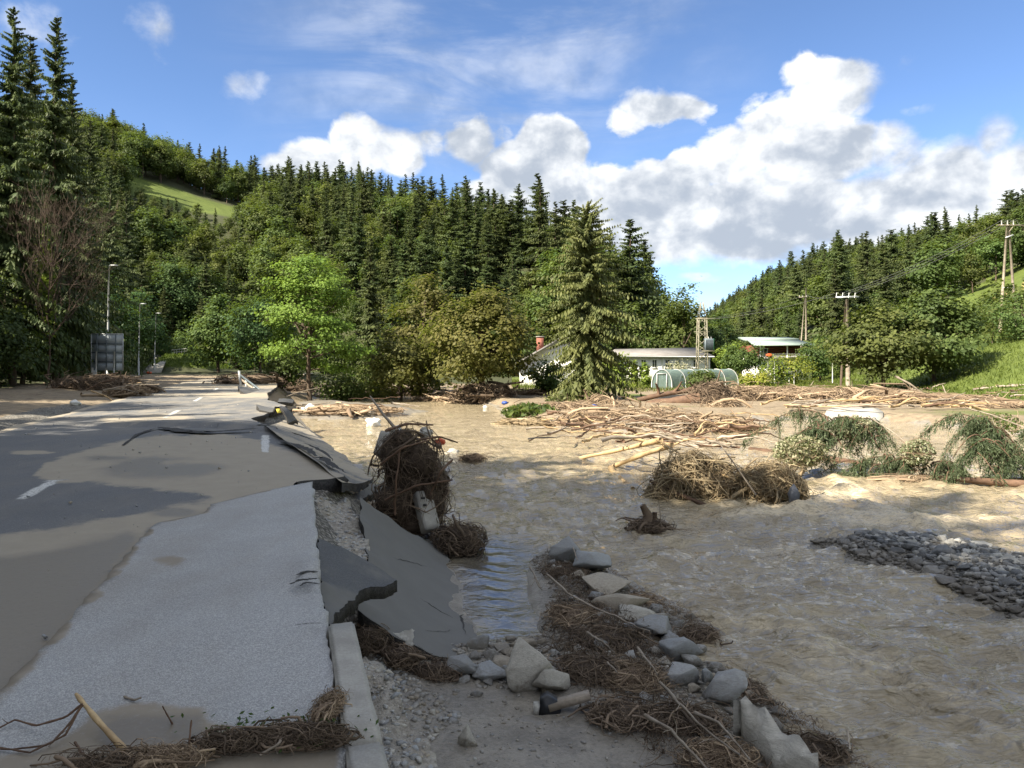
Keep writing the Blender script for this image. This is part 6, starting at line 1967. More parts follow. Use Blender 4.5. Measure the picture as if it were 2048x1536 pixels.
tp_ = MB(); c = at(1588, 990, 15.25); core(tp_, c, (.10, .10, .20), 5, .5); tp_.V[0] = tp_.V[0] + .05 * np.stack([fbm(tp_.V[0][:, 0] * 9 + 5 * k, tp_.V[0][:, 2] * 9, 70 + k, 4) for k in range(3)], 1)
tag(tp_.build('tarp_scrap', M['grey_blue_tarp']), 'dark blue-grey tarpaulin scrap hanging from the straw nest', 'tarpaulin')
# stump in midstream
sc_ = G(1298, 1068, WZ); sc_[2] = -1.22
clump('root_clump', sc_, (.42, .3, .16), 520, 44, 'stump with bristling roots stranded in midstream', 'root clump', 'root', .5, .007, .5, .6, corek=.7,
      extra=lambda mb: (mb.tube([sc_ + [-.05, 0, .0], sc_ + [-.02, 0, .25], sc_ + [-.12, 0, .42]], [.12, .09, .05], 7), mb.tube([sc_ + [.08, 0, .0], sc_ + [.10, 0, .3]], [.06, .04], 6)))
stick('branch', [at(1318, 1000, 13.0), at(1322, 1040, 13.1), at(1318, 1060, 13.1)], .006, .012, 'thin bent twig rising from the midstream stump', 'grey_wood', wob=.02)
cl_ = G(945, 925, WZ); cl_[2] = -1.22
clump('root_clump', cl_, (.45, .4, .14), 330, 45, 'low snag of twigs in the water right of the tall root tangle', 'brushwood', 'root', .5, .007, .3, .6, corek=.5)

# fallen spruces lying in the river
def bough(mb_n, mb_w, p0, p1, arch, seed, n=110, hang=.42, sag=1.0):
    """arched spruce limb with hanging needle sprays"""
    g_ = np.random.default_rng(seed)
    k = np.linspace(0, 1, 12)
    P = p0[None] * (1 - k)[:, None] + p1[None] * k[:, None]
    P[:, 2] += arch * np.sin(np.pi * k ** .8)
    mb_w.tube(P, .016 * (1.1 - k) + .004, 5)
    n = int(n * 1.6)
    t = g_.random(n) ** .8
    C = np.column_stack([np.interp(t, k, P[:, i]) for i in range(3)]) + .05 * g_.normal(size=(n, 3))
    ax = unit(p1 - p0)
    sd = unit(np.cross(ax, [0, 0, 1.0]))
    q = hang * (0.25 + 1.3 * g_.random(n) ** 1.5) * (1.15 - .5 * t) * (1 + .9 * fbm(t * 9, t * 0 + seed, seed, 2))
    D = unit(np.array([0, 0, -1.0]) + ax * .35 + sd * (g_.random((n, 1)) - .5) * 1.3 + .2 * g_.normal(size=(n, 3)))
    # every spray is a hanging twig set with short narrow needles
    for j in range(12):
        f = (j + g_.random((n, 1))) / 12
        D2 = unit(D + .55 * g_.normal(size=(n, 3)))
        st = C + D * q[:, None] * f
        ln = q * (.16 + .20 * g_.random(n)) * (1.2 - .6 * f[:, 0])
        N = unit(g_.normal(size=(n, 3)))
        mb_n.add(*quads(st + D2 * ln[:, None] * .5, D2, unit(np.cross(D2, N)), ln, ln * .16 + .006), np.repeat(np.clip(.05 + .8 * g_.random(n) * (.4 + .6 * f[:, 0]), 0, 1), 4))


def fallen(name, label, base, tip, boughs, seed, leaves=None, trunk_r=.11):
    root = thing(name, base, label, 'fallen tree')
    mbn, mbw = MB(), MB()
    tr = MB(); tr.tube([base, (np.array(base) + tip) / 2 + [0, 0, .05], tip], [trunk_r, trunk_r * .8, trunk_r * .4], 7)
    tr.build('trunk', M['red_wood'], root, smooth=True)
    for i, (a, b, arch, n) in enumerate(boughs):
        bough(mbn, mbw, np.array(a), np.array(b), arch * 1.1, seed + i, int(n * .75), .36)
    g_ = np.random.default_rng(seed)
    for i in range(34):
        a, b, arch, n = boughs[int(g_.integers(len(boughs)))]
        a = np.array(a); b = np.array(b); k = g_.random()
        p = a * (1 - k) + b * k + [0, 0, arch * 1.0 * math.sin(math.pi * k ** .8)]
        e = p + np.array([g_.normal() * .45, g_.normal() * .4, -.25 - .35 * g_.random()])
        e[2] = max(e[2], Z + .03)
        bough(mbn, mbw, p, e, .12 + .2 * g_.random(), seed + 50 + i, 34, .22)
    mbw.build('bough', M['red_wood'], root)
    mbn.build('needle_spray', M['needle_fallen'], root)
    return root
Z = WZ
def q_(px, py, d): return at(px, py, d)
fallen('fallen_spruce', 'fallen spruce with drooping green boughs lying across the river, straw nest side', G(1500, 900, Z), G(1850, 945, Z),
       [(q_(1700, 880, 20.5), q_(1488, 880, 21.5), .75, 190), (q_(1690, 900, 20), q_(1545, 905, 20), .55, 210), (q_(1760, 900, 20), q_(1585, 900, 20.2), .8, 200), (q_(1770, 890, 20.6), q_(1640, 905, 20.4), .7, 170), (q_(1700, 865, 21), q_(1800, 905, 20.6), .55, 180),
        (q_(1800, 930, 19.3), q_(1680, 950, 19.2), .28, 200), (q_(1860, 935, 19.1), q_(1730, 950, 19.0), .28, 200), (q_(1750, 860, 21), q_(1690, 900, 20.6), .3, 150), (q_(1860, 930, 19.3), q_(1950, 960, 18.8), .2, 150), (q_(1650, 915, 19.8), q_(1570, 935, 19.6), .25, 150)], 1000)
fallen('fallen_spruce', 'fallen spruce with a high arch of dark boughs lying in the river below the meadow', G(2100, 965, Z), G(1830, 965, Z),
       [(q_(2010, 930, 18.6), q_(1822, 890, 19.2), .95, 240), (q_(2020, 930, 18.4), q_(1870, 945, 18.6), 1.15, 240), (q_(2030, 935, 18.5), q_(1905, 965, 18.2), .95, 220), (q_(2010, 930, 18.2), q_(1890, 970, 18.0), .70, 220), (q_(2040, 910, 19.2), q_(1930, 860, 19.4), .4, 160), (q_(2060, 940, 18.3), q_(1985, 968, 18.0), .45, 140), (q_(2080, 900, 19), q_(2045, 870, 19), .3, 90)], 1100)
tag(MB().tube([at(2150, 975, 17.6), at(2000, 965, 17.9), at(1905, 958, 18.2)], [.10, .09, .06], 8).build('log', M['red_wood'], smooth=True), 'smooth reddish log under the high-arched fallen spruce', 'log')
def leaf_heap(name, c, rad, n, size, mat, label, seed):
    g_ = np.random.default_rng(seed)
    P = c + unit(g_.normal(size=(n, 3))) * (.35 + .65 * g_.random((n, 1)) ** .5) * rad
    N = unit(g_.normal(size=(n, 3)) + [0, -.4, .6]); D = unit(np.cross(N, g_.normal(size=(n, 3))))
    root = thing(name, c, label, 'bush')
    mb = MB(); mb.add(*quads(P, D, np.cross(N, D), size * (.6 + .8 * g_.random(n)), size * .6 * (.6 + .8 * g_.random(n))), np.repeat(g_.random(n) ** 1.6, 4))
    mb.build('leaf_mass', M[mat], root)
    mb = MB(); strands(mb, np.asarray(c, float), np.asarray(rad) * .9, 90, seed, 1.0, .008, shell=.3, curl=.4, tint=(.2, .7)); mb.build('stem', M['root_dry'], root)
leaf_heap('uprooted_bush', at(1600, 903, 19.3), (.68, .4, .42), 2200, .085, 'leaf_pale', 'uprooted bush with pale leaf undersides beside the straw nest', 1)
leaf_heap('uprooted_bush', at(1705, 855, 20.3), (.55, .4, .32), 1300, .085, 'leaf_pale', 'uprooted pale-leaved bush on top of the fallen spruce', 2)
leaf_heap('uprooted_bush', at(1835, 905, 18.8), (.42, .35, .33), 900, .08, 'leaf_pale', 'uprooted pale-leaved bush between the two fallen spruces', 3)
leaf_heap('uprooted_bush', at(1990, 850, 20.5), (.7, .5, .35), 900, .08, 'leaf_mid', 'leafy branch top behind the high-arched fallen spruce', 4)
for i, (a, b, lb) in enumerate([((1740, 835), (1830, 900), 'long bare twig rising over the fallen spruce'), ((1930, 815), (2048, 855), 'long bare branch above the high-arched fallen spruce'), ((1650, 880), (1735, 930), 'bare stick crossing the front of the fallen spruce'), ((2000, 850), (2045, 900), 'grey branch behind the high-arched fallen spruce')]):
    stick('branch', [at(*a, 20.2), (at(*a, 20.2) + at(*b, 19.6)) / 2 + [0, 0, .06], at(*b, 19.6)], .012, .018, lb, 'grey_wood', wob=.02, twigs=3)
c = G(1750, 965, Z); c[2] = -1.27
clump('brushwood_drift', c + [1.0, 0, 0], (1.5, .35, .12), 700, 46, 'reddish brushwood along the water line under the fallen spruces', 'brushwood', 'root_dry', .5, .008, .2, .5, corek=0)

# ---------------------------------------------------------------- log jam round the large spruce
JAM = [((1130, 834), (2.8, 1.6, .75), 1700, 'root_dry', 'brushwood drift at the foot of the large spruce'), ((1060, 848), (1.7, 1.2, .18), 500, 'straw', 'flattened reeds at the upstream end of the log jam'), ((1230, 852), (3.2, 1.8, .70), 2100, 'root_dry', 'brown brushwood in the middle of the log jam'), ((1350, 862), (2.6, 1.4, .70), 1900, 'root_dry', 'brushwood at the downstream end of the log jam'), ((1440, 862), (1.7, 1.2, .6), 1100, 'root_dry', 'brushwood tapering off towards the cut bank')]
for i, ((px, py), rad, n, mt, lb) in enumerate(JAM):
    c = G(px, py, -1.3); c[2] = -1.25
    clump('brushwood_drift', c, rad, n, 60 + i, lb, 'brushwood', mt, 1.5, .024, .1, .5, corek=.55, tint=(.0, 1.0), flatz=.22, pts=4)
for i, ((px, py, d), rad, n, lb) in enumerate([((1235, 838, 43), (1.3, .9, .75), 800, 'snagged heap of roots in the middle of the log jam'), ((1330, 842, 40), (1.2, .8, .6), 700, 'snagged heap of roots near the yellow logs'), ((1150, 838, 44), (1.3, .9, .6), 700, 'snagged brush heap before the large spruce'), ((1200, 822, 47), (1.2, .9, .8), 700, 'tangled heap right of the large spruce foot'), ((1300, 852, 37), (1.5, .8, .55), 800, 'tangled heap along the front of the log jam'), ((1445, 832, 43), (1.4, .9, .75), 800, 'tangled heap below the large root plate'), ((1422, 804, 47), (1.45, 1.2, 1.15), 1300, 'large root plate of a fallen trunk on the log jam'), ((1205, 822, 50), (1.0, .9, .55), 600, 'root ball at the right foot of the large spruce'), ((1480, 800, 50), (1.4, 1.0, .75), 700, 'heap of torn branches right of the large root plate')]):
    c = at(px, py, d)
    clump('root_clump', c, rad, n, 70 + i, lb, 'root clump', 'root' if i == 6 else 'root_dry', 1.6, .024, .6, .9, corek=.78, prot=.3, pts=4)
LOGS = [([(1255, 818, 48), (1320, 806, 47), (1400, 797, 46.5)], .30, .34, 'red_wood', 'thick brown trunk lying in front of the large root plate'), ([(1215, 815, 49.5), (1310, 792, 48.5), (1388, 778, 48)], .14, .18, 'red_wood', 'slimmer trunk slanting up to the large root plate'), ([(1200, 842, 45), (1265, 832, 45), (1330, 818, 44)], .10, .07, 'pole_bark', 'pale trunk lying below the thick brown trunk'), ([(1170, 862, 34), (1225, 868, 33.5), (1280, 873, 33)], .13, .16, 'pole_bark', 'pale log at the water line of the log jam'), ([(1280, 876, 32.5), (1350, 878, 32.5), (1470, 868, 33)], .20, .18, 'red_wood', 'long reddish trunk along the front of the log jam'),
        ([(1270, 835, 40), (1340, 836, 40), (1410, 838, 40)], .07, .06, 'pole_bark', 'straight yellow pole in the middle of the log jam'), ([(1340, 842, 39), (1385, 845, 39), (1430, 850, 39)], .12, .11, 'pole_bark', 'thick yellow log in the middle of the log jam'), ([(1340, 866, 35), (1400, 852, 35), (1450, 856, 35)], .06, .05, 'grey_wood', 'arched grey pole at the downstream end of the log jam'), ([(1155, 850, 38), (1190, 850, 38), (1240, 852, 38)], .10, .09, 'grey_wood', 'grey log among the brushwood at the foot of the large spruce'), ([(1090, 868, 31.5), (1130, 876, 31), (1180, 885, 30.5)], .04, .03, 'grey_wood', 'thin pole floating off the log jam')]
for i, (pts, r0, r1, mt, lb) in enumerate(LOGS):
    P = [at(*p) for p in pts]
    stick('log', P, r0, r1, lb, mt, 'log', seed=i, wob=.02, twigs=2)
g = np.random.default_rng(15)
for i in range(95):
    px, py = g.uniform(1050, 1480), g.uniform(826, 884)
    c = G(px, py, -1.1 + .75 * g.random() ** 1.5); a = g.normal() * .7; L = g.uniform(.7, 3.0)
    e = c + np.array([math.cos(a) * L, math.sin(a) * L, g.normal() * .18])
    stick('branch', [c, (c + e) / 2 + [0, 0, .08 * g.normal()], e], g.uniform(.015, .06) * (1.6 if i % 9 == 0 else 1), .012, 'loose bleached branch lying in the log jam', ['grey_wood', 'red_wood', 'grey_wood', 'red_wood', 'pole_bark'][i % 5], 'branch', 'loose branches in the log jam', 5, .16, i, 1 if i % 4 == 0 else 0)
leaf_heap('reed_clump', G(1060, 838, Z) + [0, 0, .35], (1.5, 1.0, .45), 700, .30, 'leaf_mid', 'green reeds and willow shoots at the upstream end of the log jam', 9)
leaf_heap('drooping_bough', at(1120, 812, 48.5), (1.1, .8, .75), 900, .22, 'needle_hero', 'low drooping bough of the large spruce touching the ground', 10)
# debris field on the far bank and under the trees
FIELD = [((1560, 798), (5.5, 3.0, .6), 1300, 'root_dry', 'brown debris field below the garden wall'), ((1700, 800), (6.5, 3.2, .55), 1500, 'root_dry', 'brown debris field before the walnut trees'), ((1850, 806), (5.0, 2.4, .42), 1100, 'root_dry', 'brown debris field at the foot of the grass slope'), ((1990, 814), (4.0, 2.0, .2), 600, 'root_dry', 'debris strip at the right end of the meadow foot'), ((1500, 790), (3.0, 2.2, .45), 600, 'root_dry', 'reddish brush heap behind the large root plate'),
         ((650, 800), (2.6, 2.0, .30), 700, 'root_dry', 'brush drift at the foot of the locust tree'), ((720, 790), (4.0, 2.2, .7), 900, 'root', 'dark root-bound bank under the willow shrubs'), ((820, 796), (4.6, 2.2, .7), 1100, 'root', 'dark root-bound bank under the small maple'), ((905, 806), (3.2, 2.0, .5), 800, 'root_dry', 'brushwood between the small and the round maple'), ((965, 800), (2.4, 1.8, .9), 900, 'root', 'root mound under the round brownish maple'), ((590, 782), (2.0, 2.0, .75), 600, 'root', 'brush heap left of the locust trunk'), ((1090, 790), (2.6, 1.6, .3), 400, 'root_dry', 'low brush heap before the white house'), ((700, 822), (3.2, 2.0, .22), 700, 'root_dry', 'silted brush on the spit beside the scour'), ((500, 770), (3.0, 4.0, .6), 600, 'root', 'brush heap beyond the crushed barrier')]
for i, ((px, py), rad, n, mt, lb) in enumerate(FIELD):
    c = hit(px, py); c[2] += rad[2] * .25
    clump('debris_drift', c, rad, n, 80 + i, lb, 'debris', mt, 1.6, .030, .1, .5, corek=.6, flatz=.22 if rad[2] < .45 else .5, pts=4)
for i in range(135):
    px, py = g.uniform(1490, 2060), g.uniform(778, 822)
    if i >= 112: px, py = g.uniform(560, 1000), g.uniform(792, 822)
    c = hit(px, py); a = g.normal() * .55; L = g.uniform(1.0, 4.0)
    c[2] += .2
    e = c + np.array([math.cos(a) * L, math.sin(a) * L, g.normal() * .22])
    stick('branch', [c, (c + e) / 2 + [0, 0, .12 * g.normal()], e], g.uniform(.025, .09), .02, 'bleached trunk or branch strewn over the debris field on the far bank' if i < 112 else 'bleached branch strewn over the bank under the maples', ['red_wood', 'grey_wood', 'grey_wood', 'pole_bark'][i % 4], 'branch', 'branches strewn on the far bank' if i < 112 else 'branches strewn under the maples', 5, .12, i)
for i, (pts, r, lb) in enumerate([([(1790, 752, 62), (1822, 768, 61.5), (1862, 800, 61)], .10, 'bare forked limb rising out of the debris before the walnut trees'), ([(1850, 803, 58), (1950, 808, 55), (2060, 812, 52)], .16, 'long bare trunk lying along the foot of the grass slope'), ([(1590, 782, 72), (1680, 783, 72), (1760, 785, 71)], .14, 'straight bleached trunk lying below the power poles'), ([(2024, 792, 52), (2040, 800, 51), (2060, 812, 50)], .14, 'pale trunk end at the right of the meadow foot'), ([(1885, 770, 57), (1893, 790, 56.5)], .04, 'thin stick standing in the grass at the meadow foot')]):
    stick('log' if r > .12 else 'branch', [at(*p) for p in pts], r, r * .6, lb, 'grey_wood', 'log' if r > .12 else 'branch', seed=i, twigs=3)
for pp, lb in (([(1648, 824), (1700, 817), (1752, 822), (1768, 828), (1720, 832), (1672, 830)], 'pale concrete slab stranded on the far bank behind the fallen spruce'), ([(1762, 834), (1800, 832), (1832, 840), (1806, 845), (1772, 842)], 'broken pale concrete slab at the water edge of the far bank')):
    po = [tuple(G(a, b, -.95)[:2]) for a, b in pp]
    V, T = patch(po, lambda x, y: H(x, y) + .10 + .05 * fbm(x * .8, y * .8, 7), .45, .3, .12, 9)
    mb = MB(); mb.add(V, T); tag(mb.build('concrete_slab', M['concrete']), lb, 'concrete slab', kind='thing')

# ---------------------------------------------------------------- buildings and garden
def rect(mb, x0, x1, z0, z1, y, t):
    return mb.box(((x0 + x1) / 2, y + t / 2, (z0 + z1) / 2), (x1 - x0, t, z1 - z0))


def window(parent, x0, x1, z0, z1, y, bars=1, sill=True):
    """window set into a wall face at depth y (face looks to the viewer)"""
    mb = MB(); t = .07
    rect(mb, x0, x1, z1 - t, z1, y - .05, .08); rect(mb, x0, x1, z0, z0 + t, y - .05, .08)
    rect(mb, x0, x0 + t, z0 + t, z1 - t, y - .05, .08); rect(mb, x1 - t, x1, z0 + t, z1 - t, y - .05, .08)
    for i in range(bars):
        c = x0 + (x1 - x0) * (i + 1) / (bars + 1); rect(mb, c - .03, c + .03, z0 + t, z1 - t, y - .045, .06)
    w = mb.build('window', M['frame_white'], parent)
    mb = MB(); rect(mb, x0 + t, x1 - t, z0 + t, z1 - t, y - .012, .01); mb.build('pane', M['glass_dark'], w)
    if sill:
        mb = MB(); rect(mb, x0 - .06, x1 + .06, z0 - .07, z0 - .005, y - .10, .12); mb.build('sill', M['concrete'], w)


# white house with the grey gable roof and red chimney, half hidden by the large spruce
d = 80.0
c = at(1100, 760, d); gz0 = hz(c[0], c[1]) - .2
hs = thing('white_house', (c[0], c[1], gz0), 'white house with a grey gable roof and red chimney behind the large spruce', 'house')
xl_, xr_ = at(1040, 0, d)[0], at(1205, 0, d)[0]
ze = at(0, 722, d)[2]; zr = at(0, 673, d + 3)[2]
mb = MB(); rect(mb, xl_, xr_, gz0, ze, d, 8.0)
xm = at(1128, 0, d)[0]
mb.poly([(xl_ + .1, d + .01, ze), (xr_ - .1, d + .01, ze), (xm, d + .01, zr - .25)], 7.9, (0, 1, 0))
mb.build('wall', M['white_wall'], hs)
mb = MB()
for sx_, xe in ((-1, xl_ - .7), (1, xr_ + .7)):
    a = np.array((xm, d - .7, zr)); b = np.array((xe, d - .7, ze - .35))
    n_ = np.array((0, 9.4, 0))
    mb.poly([a, b, b + n_, a + n_][::sx_], .22)
rf = mb.build('roof', M['roof_grey'], hs)
cc = at(1080, 688, d + 2.5)
mb = MB(); mb.box(cc, (.75, .75, 1.5)); mb.build('chimney', M['brick_red'], rf)
mb = MB(); mb.box(cc + [0, 0, .79], (.9, .9, .08)); mb.build('chimney_cap', M['concrete'], rf)
for px0, px1 in ((1058, 1074), (1110, 1126), (1160, 1176)):
    window(hs, at(px0, 0, d)[0], at(px1, 0, d)[0], at(0, 752, d)[2], at(0, 734, d)[2], d)

# long low white building
d = 96.0
c = at(1320, 770, d); gz0 = hz(c[0], c[1]) - .2
lb_ = thing('long_building', (c[0], c[1], gz0), 'long low white building with a shallow grey roof behind the greenhouse', 'building')
X = lambda px: at(px, 0, d)[0]
Zz = lambda py: at(0, py, d)[2]
mb = MB(); rect(mb, X(1228), X(1420), gz0, Zz(713), d, 9.0); mb.build('wall', M['white_wall'], lb_)
mb = MB(); mb.poly([(X(1222), d - .6, Zz(712)), (X(1426), d - .6, Zz(712)), (X(1410), d + 4.5, Zz(694)), (X(1240), d + 4.5, Zz(697))], .18)
mb.poly([(X(1240), d + 4.5, Zz(697)), (X(1410), d + 4.5, Zz(694)), (X(1426), d + 9.5, Zz(712)), (X(1222), d + 9.5, Zz(712))], .18)
rf = mb.build('roof', M['roof_grey'], lb_)
mb = MB(); mb.tube([(X(1222), d - .7, Zz(713.5)), (X(1426), d - .7, Zz(713.5))], .07, 6); mb.build('gutter', M['metal'], rf)
for px0, px1 in ((1250, 1256), (1258, 1264), (1282, 1292), (1304, 1314), (1330, 1340), (1352, 1360), (1386, 1396)):
    window(lb_, X(px0), X(px1), Zz(736), Zz(719), d, 1)
mb = MB(); mb.tube([(X(1324), d - .1, gz0), (X(1324), d - .1, Zz(712))], .05, 6); mb.build('downpipe', M['metal'], lb_)

# house with the balcony under a pale green roof
d = 98.0
c = at(1560, 765, d); gz0 = hz(c[0], c[1]) - .3
bh = thing('balcony_house', (c[0], c[1], gz0), 'house with a pale green metal roof and a red timber balcony above white ground floor', 'house')
mb = MB(); rect(mb, X(1490) * d / 96, X(1612) * d / 96, gz0, at(0, 716, d)[2], d, 8.0); mb.build('wall', M['white_wall'], bh)
Xd = lambda px: at(px, 0, d)[0]
Zd = lambda py: at(0, py, d)[2]
mb = MB(); rect(mb, Xd(1512), Xd(1608), Zd(716) + .002, Zd(690), d + 1.2, 6.6); mb.build('timber_storey', M['brown_timber'], bh)
for k in range(4):
    mb = MB(); zz0 = Zd(713) + k * .32; rect(mb, Xd(1513), Xd(1607), zz0, zz0 + .27, d + 1.14, .05); mb.build('timber_board', M['brown_timber'], bh)
mb = MB(); rect(mb, Xd(1498), Xd(1616), Zd(717), Zd(715), d - .9, 2.1); bl = mb.build('balcony', M['concrete'], bh)
mb = MB()
for py in (713, 710.5, 708): mb.tube([(Xd(1498), d - .85, Zd(py)), (Xd(1616), d - .85, Zd(py))], .03, 5)
mb.build('balcony_rail', M['frame_white'], bl)
for px in (1517, 1570):
    mb = MB(); mb.tube([(Xd(px), d - .8, Zd(716)), (Xd(px), d - .8, Zd(689))], .09, 6); mb.build('balcony_post', M['frame_white'], bh)
mb = MB(); mb.poly([(Xd(1500), d - 1.6, Zd(690)), (Xd(1626), d - 1.6, Zd(690)), (Xd(1611), d + 2.6, Zd(678)), (Xd(1506), d + 2.6, Zd(678))], .14)
rf = mb.build('roof', M['roof_green'], bh)
mb = MB(); mb.poly([(Xd(1504), d + 2.4, Zd(676)), (Xd(1612), d + 2.4, Zd(676)), (Xd(1611), d + 6.5, Zd(671)), (Xd(1506), d + 6.5, Zd(671))], .35); mb.build('upper_roof', M['roof_green'], rf)
window(bh, Xd(1525), Xd(1541), Zd(712), Zd(696), d + 1.1, 1, False)
for px0, px1 in ((1522, 1532), (1540, 1550)):
    window(bh, Xd(px0), Xd(px1), Zd(742), Zd(727), d)
fl_ = MB(); gg = np.random.default_rng(3)
core(fl_, (Xd(1533), d - 1.05, Zd(711)), (.42, .15, .22), 4, .5)
tag(fl_.build('balcony_flowers', M['flower']), 'red flowers hanging over the balcony rail', 'flowers')
tag(MB().box((Xd(1505), d - 4, gz0 + 1.0), (4.4, .3, 2.0)).build('garden_wall', M['white_wall']), 'white garden wall in front of the balcony house', 'wall', kind='thing')
for i, px in enumerate((1536, 1549, 1578, 1588, 1665)):
    q = toward(px, 83)
    tag(MB().tube([q, q + [0, 0, 2.6]], .045, 6).build('garden_pole', M['frame_white']), 'white garden pole standing among the vines', 'pole', 'white garden poles')
# terrace stones and the drive
tag(MB().poly([hit(1490, 768, 40) + [0, 0, .1], hit(1580, 768, 40) + [0, 0, .1], toward(1545, 92) + [0, 0, .1], toward(1505, 92) + [0, 0, .1]], .12).build('drive', M['concrete']), 'pale drive leading up to the balcony house', 'drive', kind='structure')

# greenhouse of film on hoops
d = 70.0
gh0 = at(1305, 782, d); gz0 = hz(gh0[0], d) - .05
gr_ = thing('greenhouse', (gh0[0], d, gz0), 'low tunnel greenhouse covered with greenish film', 'greenhouse')
def hoop(x0, x1, y0, zt, n=13):
    a = np.linspace(0, np.pi, n)
    cx, hw = (x0 + x1) / 2, (x1 - x0) / 2
    return np.column_stack([cx - hw * np.cos(a) * (1 - .12 * np.sin(a) ** 3), np.full(n, y0), gz0 + (zt - gz0) * np.sin(a) ** .62])
x0, x1 = at(1303, 0, d)[0], at(1344, 0, d)[0]
zt = at(0, 739, d)[2]
axis = np.array((at(1478, 0, d + 4)[0] - x1, 4.2, 0))
hp = hoop(x0, x1, d, zt)
for k in range(6):
    mb = MB(); mb.tube(hp + axis * k / 5 + [0, 0, .01], .035, 5); mb.build('hoop', M['frame_white'], gr_)
n_ = len(hp); kk = np.linspace(0, 1, 18)
V = (hp[None] * [1, 1, 1] + axis[None, None] * kk[:, None, None]).reshape(-1, 3)
V[:, 2] += .015 * fbm(V[:, 0] * 1.5, V[:, 2] * 2, 4)
a = (np.arange(17)[:, None] * n_ + np.arange(n_ - 1)[None]).ravel()
mb = MB(); mb.add(V, np.stack([a, a + 1, a + n_ + 1, a + n_], 1)); mb.build('film_cover', M['film'], gr_, smooth=True)
mb = MB(); mb.add(np.vstack([hp, [hp[:, :].mean(0)]]) + [0, .03, 0], [[i, i + 1, n_] for i in range(n_ - 1)] + [[n_ - 1, 0, n_]]); mb.build('end_wall', M['film'], gr_)
mb = MB(); cx = (x0 + x1) / 2
for dx in (-.45, .45): mb.beam((cx + dx, d - .03, gz0), (cx + dx, d - .03, zt - .35), .05)
mb.beam((cx - .45, d - .03, zt - .38), (cx + .45, d - .03, zt - .38), .05)
mb.build('door_frame', M['frame_white'], gr_)

# ---------------------------------------------------------------- transformer tower and power poles
d = 92.0
tb_ = at(1404, 775, d); tz = hz(tb_[0], d)
tw = thing('transformer_tower', (tb_[0], d, tz), 'steel lattice tower carrying a grey-green transformer', 'tower')
zt = at(0, 604, d)[2]; zs = at(0, 636, d)[2]
def leg_at(sx_, sy_, z):
    w = np.interp(z, [tz, zs, zt], [.62, .46, .12])
    return np.array((tb_[0] + sx_ * w, d + sy_ * w, z))
cs_ = [(-1, -1), (1, -1), (1, 1), (-1, 1)]
for s in cs_:
    mb = MB(); mb.beam(leg_at(*s, tz - .3), leg_at(*s, zs), .10); mb.beam(leg_at(*s, zs), leg_at(*s, zt), .08); mb.build('leg', M['lattice'], tw)
lv = np.linspace(tz + .3, zs, 10)
for i in range(9):
    for j in range(4):
        a, b = cs_[j], cs_[(j + 1) % 4]
        p, q = (leg_at(*a, lv[i]), leg_at(*b, lv[i + 1])) if i % 2 else (leg_at(*b, lv[i]), leg_at(*a, lv[i + 1]))
        mb = MB(); mb.beam(p, q, .06); mb.build('brace', M['lattice'], tw)
for z_ in (zs, at(0, 620, d)[2], at(0, 705, d)[2]):
    for j in range(4):
        mb = MB(); mb.beam(leg_at(*cs_[j], z_), leg_at(*cs_[(j + 1) % 4], z_), .06); mb.build('tie', M['lattice'], tw)
ca = at(1404, 638, d)
mb = MB(); mb.beam(ca + [-.9, -.5, 0], ca + [2.0, -.5, 0], .09); mb.build('cross_arm', M['lattice'], tw)
mb = MB(); mb.beam(at(1396, 664, d) + [-.6, -.5, 0], at(1418, 664, d) + [0, -.5, 0], .07); mb.build('cross_arm', M['lattice'], tw)
bx_ = at(1417, 689, d - .2)
mb = MB(); mb.box(bx_, (1.0, .8, 1.45)); bo = mb.build('transformer', M['transformer'], tw)
for k in range(7):
    mb = MB(); mb.box(bx_ + [-.42 + .14 * k, -.46, 0], (.035, .12, 1.25)); mb.build('cooling_fin', M['transformer'], bo)
mb = MB(); mb.box(bx_ + [.55, 0, 0], (.09, .7, 1.4)); mb.build('side_panel', M['transformer_green'], bo)
mb = MB(); mb.box(bx_ + [-.1, 0, -.80], (1.5, .95, .10)); mb.build('platform', M['lattice'], tw)
for k in range(3):
    mb = MB(); p = bx_ + [-.3 + .3 * k, 0, .725]; mb.tube([p, p + [0, 0, .28]], [.06, .04], 6); mb.build('insulator', M['porcelain'], bo)


